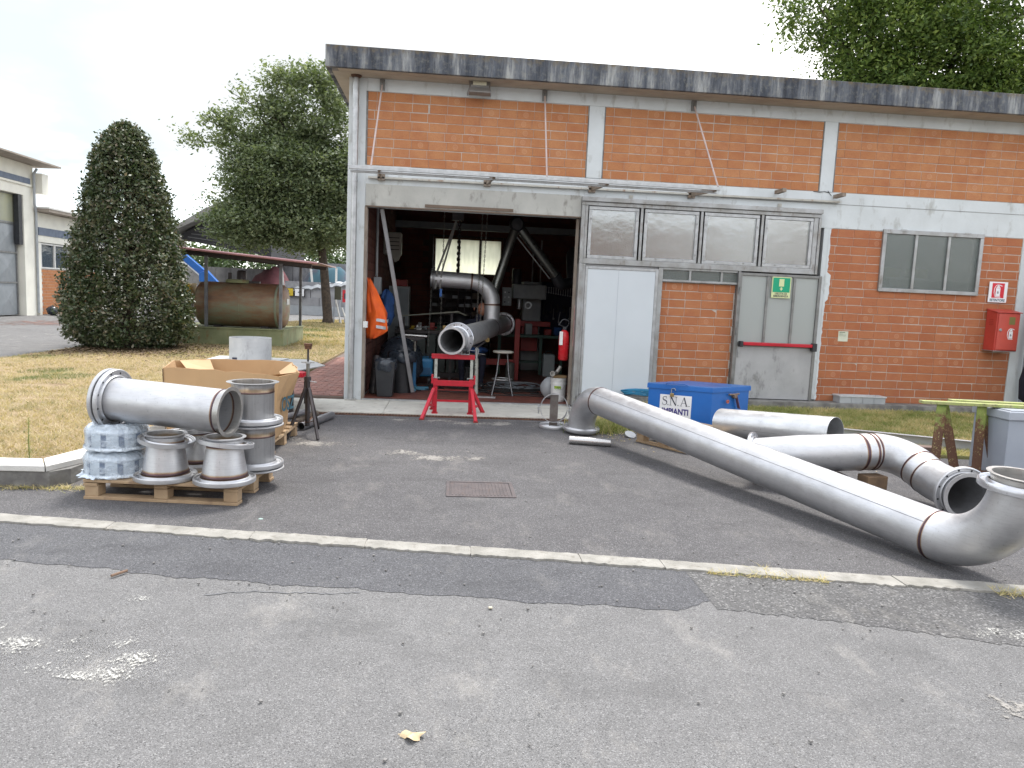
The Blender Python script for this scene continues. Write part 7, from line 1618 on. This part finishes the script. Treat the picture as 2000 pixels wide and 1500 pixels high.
# big far canopy
t = thing('far_shed', (-12, 46, 0), 'large open shed with grey sloping roof and dark shade block under it behind the shrub', 'shed')
build('roof', MB().prism_d([(-15.95, 4.35), (-15.85, 4.60), (-13.9, 5.85), (-10.5, 7.4), (-10.5, 6.9), (-13.9, 5.40)], (0, 56, 0), (1, 0, 0), (0, 0, 1), 12), roofG, t)
build('underside', MB().prism_d([(-15.6, 4.10), (-15.5, 4.42), (-13.9, 5.38), (-10.5, 6.88), (-10.5, 3.3), (-13.3, 3.82)], (0, 55, 0), (1, 0, 0), (0, 0, 1), 10), shedShade, t)  # solid dark block stands in for the shade below the open roof
for k in range(6): build('purlin', MB().bar((-15.2+.2*k, 44.96, 4.25+.18*k), (-10.6, 44.96, 3.75+.35*k), .04, .05), simple('purlin_grey', (.12, .12, .125), None, 5, .7), t)
build('column', MB().box((-11.2, 50, 0), (-10.9, 50.3, 3.5)), darkI, t)
# ------------------------------------------------------------------ vegetation
def leafmesh(name, C, size, mat, parent, seed, off, bs=.5, var=.25, asp=.5, up=.5):
    r = np.random.RandomState(seed); n = len(C)
    nrm = r.normal(0, 1, (n, 3)); nrm[:, 2] = np.abs(nrm[:, 2])+up; nrm /= np.linalg.norm(nrm, axis=1)[:, None]
    a = r.normal(0, 1, (n, 3)); a -= nrm*(a*nrm).sum(1)[:, None]; a /= np.linalg.norm(a, axis=1)[:, None]; b = np.cross(nrm, a)
    s_ = size*r.uniform(.65, 1.25, n)[:, None]
    V = np.stack([C-a*s_*.5, C+b*s_*asp*.5-nrm*s_*.06, C+a*s_*.5, C-b*s_*asp*.5-nrm*s_*.06], 1).reshape(-1, 3)
    rv = np.repeat(bs+r.normal(0, var, n), 4)
    return np_mesh(name, V, np.arange(n*4).reshape(n, 4), rv, mat, parent, None, off=off)
def crown_pts(lobes, nclus, per, sp, seed, shell=.55):
    r = np.random.RandomState(seed); vol = np.array([l[3]*l[4]*l[5]*l[6] for l in lobes]); vol /= vol.sum(); out = []
    for i, l in enumerate(lobes):
        n = int(nclus*vol[i])+1; u = r.normal(0, 1, (n, 3)); u /= np.linalg.norm(u, axis=1)[:, None]; rad = (shell+(1-shell)*r.uniform(0, 1, n))[:, None]
        c = np.array(l[:3])+u*rad*np.array(l[3:6]); m = r.poisson(per, n)+6
        idx = np.repeat(np.arange(n), m); cs = sp*r.uniform(.6, 1.4, n)
        P = c[idx]+np.stack([r.normal(0, 1, len(idx)), r.normal(0, 1, len(idx)), r.normal(0, .6, len(idx))], 1)*cs[idx][:, None]
        out.append((P, idx, r.normal(0, .14, n)[idx]))
    return np.concatenate([o[0] for o in out]), np.concatenate([o[2] for o in out])
def limbs(t, base, top, lobes, r0, mat, seed, n=9):
    r = random.Random(seed); b = Vector(base); tp = Vector(top); pts = [b, b.lerp(tp, .35)+Vector((.04, 0, 0)), b.lerp(tp, .7)-Vector((.05, 0, 0)), tp]
    build('trunk', MB().tube([b+Vector((0, 0, -.02)), b+Vector((0, 0, .25))]+pts[1:], [r0*1.35, r0*1.05, r0*.9, r0*.8, r0*.6], 14), mat, t, smooth=60)
    for k in range(n):
        l = lobes[k % len(lobes)]; s = b.lerp(tp, r.uniform(.55, 1)); e = Vector((l[0]+r.uniform(-.7, .7)*l[3], l[1]+r.uniform(-.5, .5)*l[4], l[2]+r.uniform(-.3, .8)*l[5])); m = s.lerp(e, .5)+Vector((r.uniform(-.3, .3), r.uniform(-.3, .3), r.uniform(.1, .6)))
        mb = MB().tube([s, s.lerp(m, .5)+Vector((0, 0, .1)), m, m.lerp(e, .5), e], [r0*.42, r0*.33, r0*.24, r0*.14, r0*.05], 7)
        for q in range(5):
            p = m.lerp(e, r.uniform(0, .9)); f_ = p+Vector((r.uniform(-1, 1), r.uniform(-.8, .8), r.uniform(.1, 1)))*l[3]*.5; mb.tube([p, p.lerp(f_, .5)+Vector((0, 0, .1)), f_], [r0*.12, r0*.08, r0*.03], 5)
        build('limb', mb, mat, t, smooth=60)
def tree(name, base, top, lobes, r0, nclus, per, sp, size, mat, seed, label, nl=9, **k):
    t = thing(name, base, label, 'tree'); limbs(t, base, top, lobes, r0, barkM, seed, nl)
    P, d_ = crown_pts(lobes, nclus, per, sp, seed); o = leafmesh('crown', P, size, mat, t, seed, base, **k)
    a = o.data.attributes['rv']; v = np.zeros(len(o.data.vertices), np.float32); a.data.foreach_get('value', v); a.data.foreach_set('value', np.clip(v+np.repeat(d_, 4).astype(np.float32), 0, 1)); return t
LA = [(-6.3, 33.5, 9.3, 1.8, 1.9, 1.9, .8), (-8.7, 33.5, 8.7, 1.6, 1.5, 1.1, .55), (-10.2, 33.4, 7.9, 1.2, 1.2, .85, .42), (-7.3, 33.4, 6.3, 2.5, 2.4, 1.9, 1.25), (-5.3, 33.6, 6.0, 2.2, 2.3, 1.9, 1.1), (-8.8, 33.2, 4.25, 1.7, 1.8, 1.05, 1.5), (-6.0, 33.4, 4.3, 2.4, 2.3, 1.1, 1.4), (-3.6, 33.8, 6.3, 2.2, 2.3, 2.3, 1.0), (-9.7, 33.3, 5.5, .8, .9, .7, .6), (-7.6, 33.5, 10.3, .9, .9, .7, .5)]
tree('tall_tree', (-5.36, 33.5, LG), (-6.0, 33.5, 6.8), LA, .20, 2100, 50, .27, .185, treeM, 5, 'tall broad grey green tree standing left of the workshop', 16, bs=.48, asp=.5)
LR = [(11.4, 24, 11.2, 1.4, 1.5, 1.4, .9), (12.3, 24, 9.7, 1.1, 1.4, 1.2, 1.1), (13.9, 24, 10.6, 2.0, 2.0, 1.7, 1.1), (13.3, 23.8, 8.6, 1.8, 1.8, 1.4, 1.2), (15.6, 23.8, 9.6, 2.2, 2.2, 1.9, 1.1), (17.4, 24, 10.2, 2.5, 2.4, 2.2, .9), (16.6, 23.8, 8.2, 2.2, 2.0, 1.5, 1.1), (15.0, 24.5, 13.0, 3.4, 3.0, 2.2, .7), (18.9, 24, 8.6, 2.2, 2.0, 1.9, 1.0)]
tree('leafy_tree', (15.3, 24.5, 0), (15.2, 24.4, 8.5), LR, .28, 1700, 52, .27, .16, tree2M, 8, 'large fresh green tree rising behind the workshop roof at right', 14, bs=.5, asp=.48)
# conical clipped shrub
t = thing('conical_shrub', (-7.19, 17.4, LG), 'dense dark clipped conical shrub on the dry lawn', 'shrub')
build('trunk', MB().tube([(-7.19, 17.4, LG-.02), (-7.19, 17.4, .5), (-7.15, 17.4, 2.5), (-7.2, 17.4, 4.4)], [.17, .13, .08, .03], 12), barkM, t, smooth=60)
r = np.random.RandomState(77)
zz = np.array([.10, .20, .35, .78, 1.45, 2.12, 2.80, 3.48, 4.28, 4.68, 4.93]); rr = np.array([.70, 1.08, 1.43, 1.52, 1.44, 1.30, 1.12, .94, .68, .46, .10])
nc = 4200; zc = zz[0]+(zz[-1]-zz[0])*r.uniform(0, 1, nc)**1.05; ac = r.uniform(0, 2*PI, nc); Rz = np.interp(zc, zz, rr); lumpy = .86*(1+.03*np.sin(ac*3+zc*2.1)+.03*np.sin(ac*7-zc*3.7)+.025*np.sin(ac*13+zc*6))
q_ = 1-.36*r.uniform(0, 1, nc)**1.6+np.where(r.uniform(0, 1, nc) < .10, r.uniform(0, .09, nc), 0); keep = (fbm(ac*2.2, zc*2.4, 1.6, 5) > -.95) | (q_ < .8)
C = np.stack([-7.19+np.cos(ac)*Rz*q_*lumpy, 17.4+np.sin(ac)*Rz*q_*lumpy, zc], 1)[keep]; tone = (r.normal(0, .13, nc)+.20*fbm(ac*3, zc*1.5, 1.2, 8)*.5)[keep]
m = r.poisson(11, len(C))+3; idx = np.repeat(np.arange(len(C)), m); P = C[idx]+r.normal(0, .062, (len(idx), 3)); P[:, 2] = np.maximum(P[:, 2], LG+.02)
o = leafmesh('foliage', P, .088, bushM, t, 78, (-7.19, 17.4, LG), bs=.42, var=.24, asp=.55, up=.2)
a_ = o.data.attributes['rv']; v = np.zeros(len(o.data.vertices), np.float32); a_.data.foreach_get('value', v); a_.data.foreach_set('value', np.clip(v+np.repeat(tone[idx], 4).astype(np.float32), 0, 1))
mb = MB(); rnd.seed(2)
for k in range(60):
    z = rnd.uniform(.4, 4.2); a = rnd.uniform(0, 6.28); R__ = float(np.interp(z, zz, rr))*.85; mb.tube([(-7.19, 17.4, z), (-7.19+R__*.5*math.cos(a), 17.4+R__*.5*math.sin(a), z+.12), (-7.19+R__*math.cos(a), 17.4+R__*math.sin(a), z+.3)], [.022, .014, .005], 5)
build('branches', mb, barkM, t, smooth=60)['kind'] = 'stuff'
# leaf litter under the shrub
n = 5000; V = np.zeros((n, 3, 3)); a = r.uniform(0, 6.28, n); rad = np.abs(r.normal(0, 1.0, n))+.2; px_, py_ = -7.1+rad*np.cos(a)*1.2, 16.9+rad*np.sin(a)*.9; V[:, :, 0] = px_[:, None]; V[:, :, 1] = py_[:, None]; V[:, :, 2] = LG+.004+r.uniform(0, .03, n)[:, None]; V[:, :, 0] = np.maximum(V[:, :, 0], -7.95+r.uniform(0, .5, n)[:, None])
a = r.uniform(0, 6.28, n); V[:, 1, 0] += .06*np.cos(a); V[:, 1, 1] += .06*np.sin(a); V[:, 2, 0] += .06*np.cos(a+.8); V[:, 2, 1] += .06*np.sin(a+.8); V[:, 1, 2] += .02
litM = m_leaf('brown_litter', [(.07, .05, .035), (.14, .095, .06), (.22, .16, .10)], .1, .9)
tagk(np_mesh('leaf_litter', V.reshape(-1, 3), np.arange(n*3).reshape(n, 3), np.repeat(r.uniform(0, 1, n), 3), litM), 'brown fallen leaves under the conical shrub', 'litter')
# far trees beyond the wall: one treeline mass plus small hedge
FT = [(-24, 72, 3.2, 4, 3, 2.2, 1), (-19.5, 70, 3.4, 3.5, 3, 2.2, 1), (-16, 74, 3.0, 3, 3, 2.0, 1), (-12.5, 71, 3.6, 3.2, 3, 2.3, 1), (-8.5, 72, 3.6, 3.5, 3, 2.4, 1), (-4, 72, 3.2, 3.5, 3, 2.2, 1)]
P, d_ = crown_pts(FT, 900, 16, .45, 31, .5); P[:, 2] = np.maximum(P[:, 2], .1)
tagk(leafmesh('treeline', P, .42, farLeaf, None, 31, None, bs=.5), 'distant green treeline behind the concrete panel wall', 'trees')['kind'] = 'stuff'
t = thing('column_hedge', (-4.35, 38, 0), 'narrow dark green column hedge beside the workshop corner in the distance', 'hedge')
build('stem', MB().tube([(-4.7, 38, 0), (-4.7, 38, 2.4)], [.06, .02], 8), barkM, t)
P = np.stack([-4.7+r.normal(0, .16, 5000), 38+r.normal(0, .2, 5000), r.uniform(.1, 2.75, 5000)], 1); leafmesh('foliage', P, .13, treeM, t, 41, (-4.35, 38, 0), bs=.5)
# opposite side of the yard, behind the viewer (seen mirrored in the panes)
t = thing('opposite_building', (2, -17, 0), 'long red brick building across the road', 'building')
build('wall', MB().box((-14, -19, 0), (-1, -17, 5.6)).box((7.6, -19, 0), (10.6, -17, 5.7)).box((16.4, -19, 0), (24, -17, 5.7)), simple('opposite_brick', (.33, .17, .12), (.28, .14, .10), 4, .9), t)
build('cornice', MB().box((-14, -19, 5.72), (-1, -16.9, 5.95)).box((7.5, -19, 5.72), (10.7, -16.9, 5.95)).box((16.3, -19, 5.72), (24, -16.9, 5.95)), creamM, t)
LO = [(5.0, -18, 3.0, 3.0, 2.2, 3.0, 1), (13.5, -18, 3.1, 3.4, 2.2, 3.0, 1.2), (-17, -20, 4.5, 3.5, 3, 3.2, 1), (27, -20, 4.5, 3.5, 3, 3.2, 1)]
for k, l in enumerate(LO): tree('road_tree', (l[0], l[1], 0), (l[0], l[1], 3), [l], .2, 240, 16, .5, .45, tree2M, 50+k, ['green tree across the road left of the small brick block', 'green tree across the road between two brick blocks', 'green tree at the left end of the road', 'green tree at the right end of the road'][k], 3)
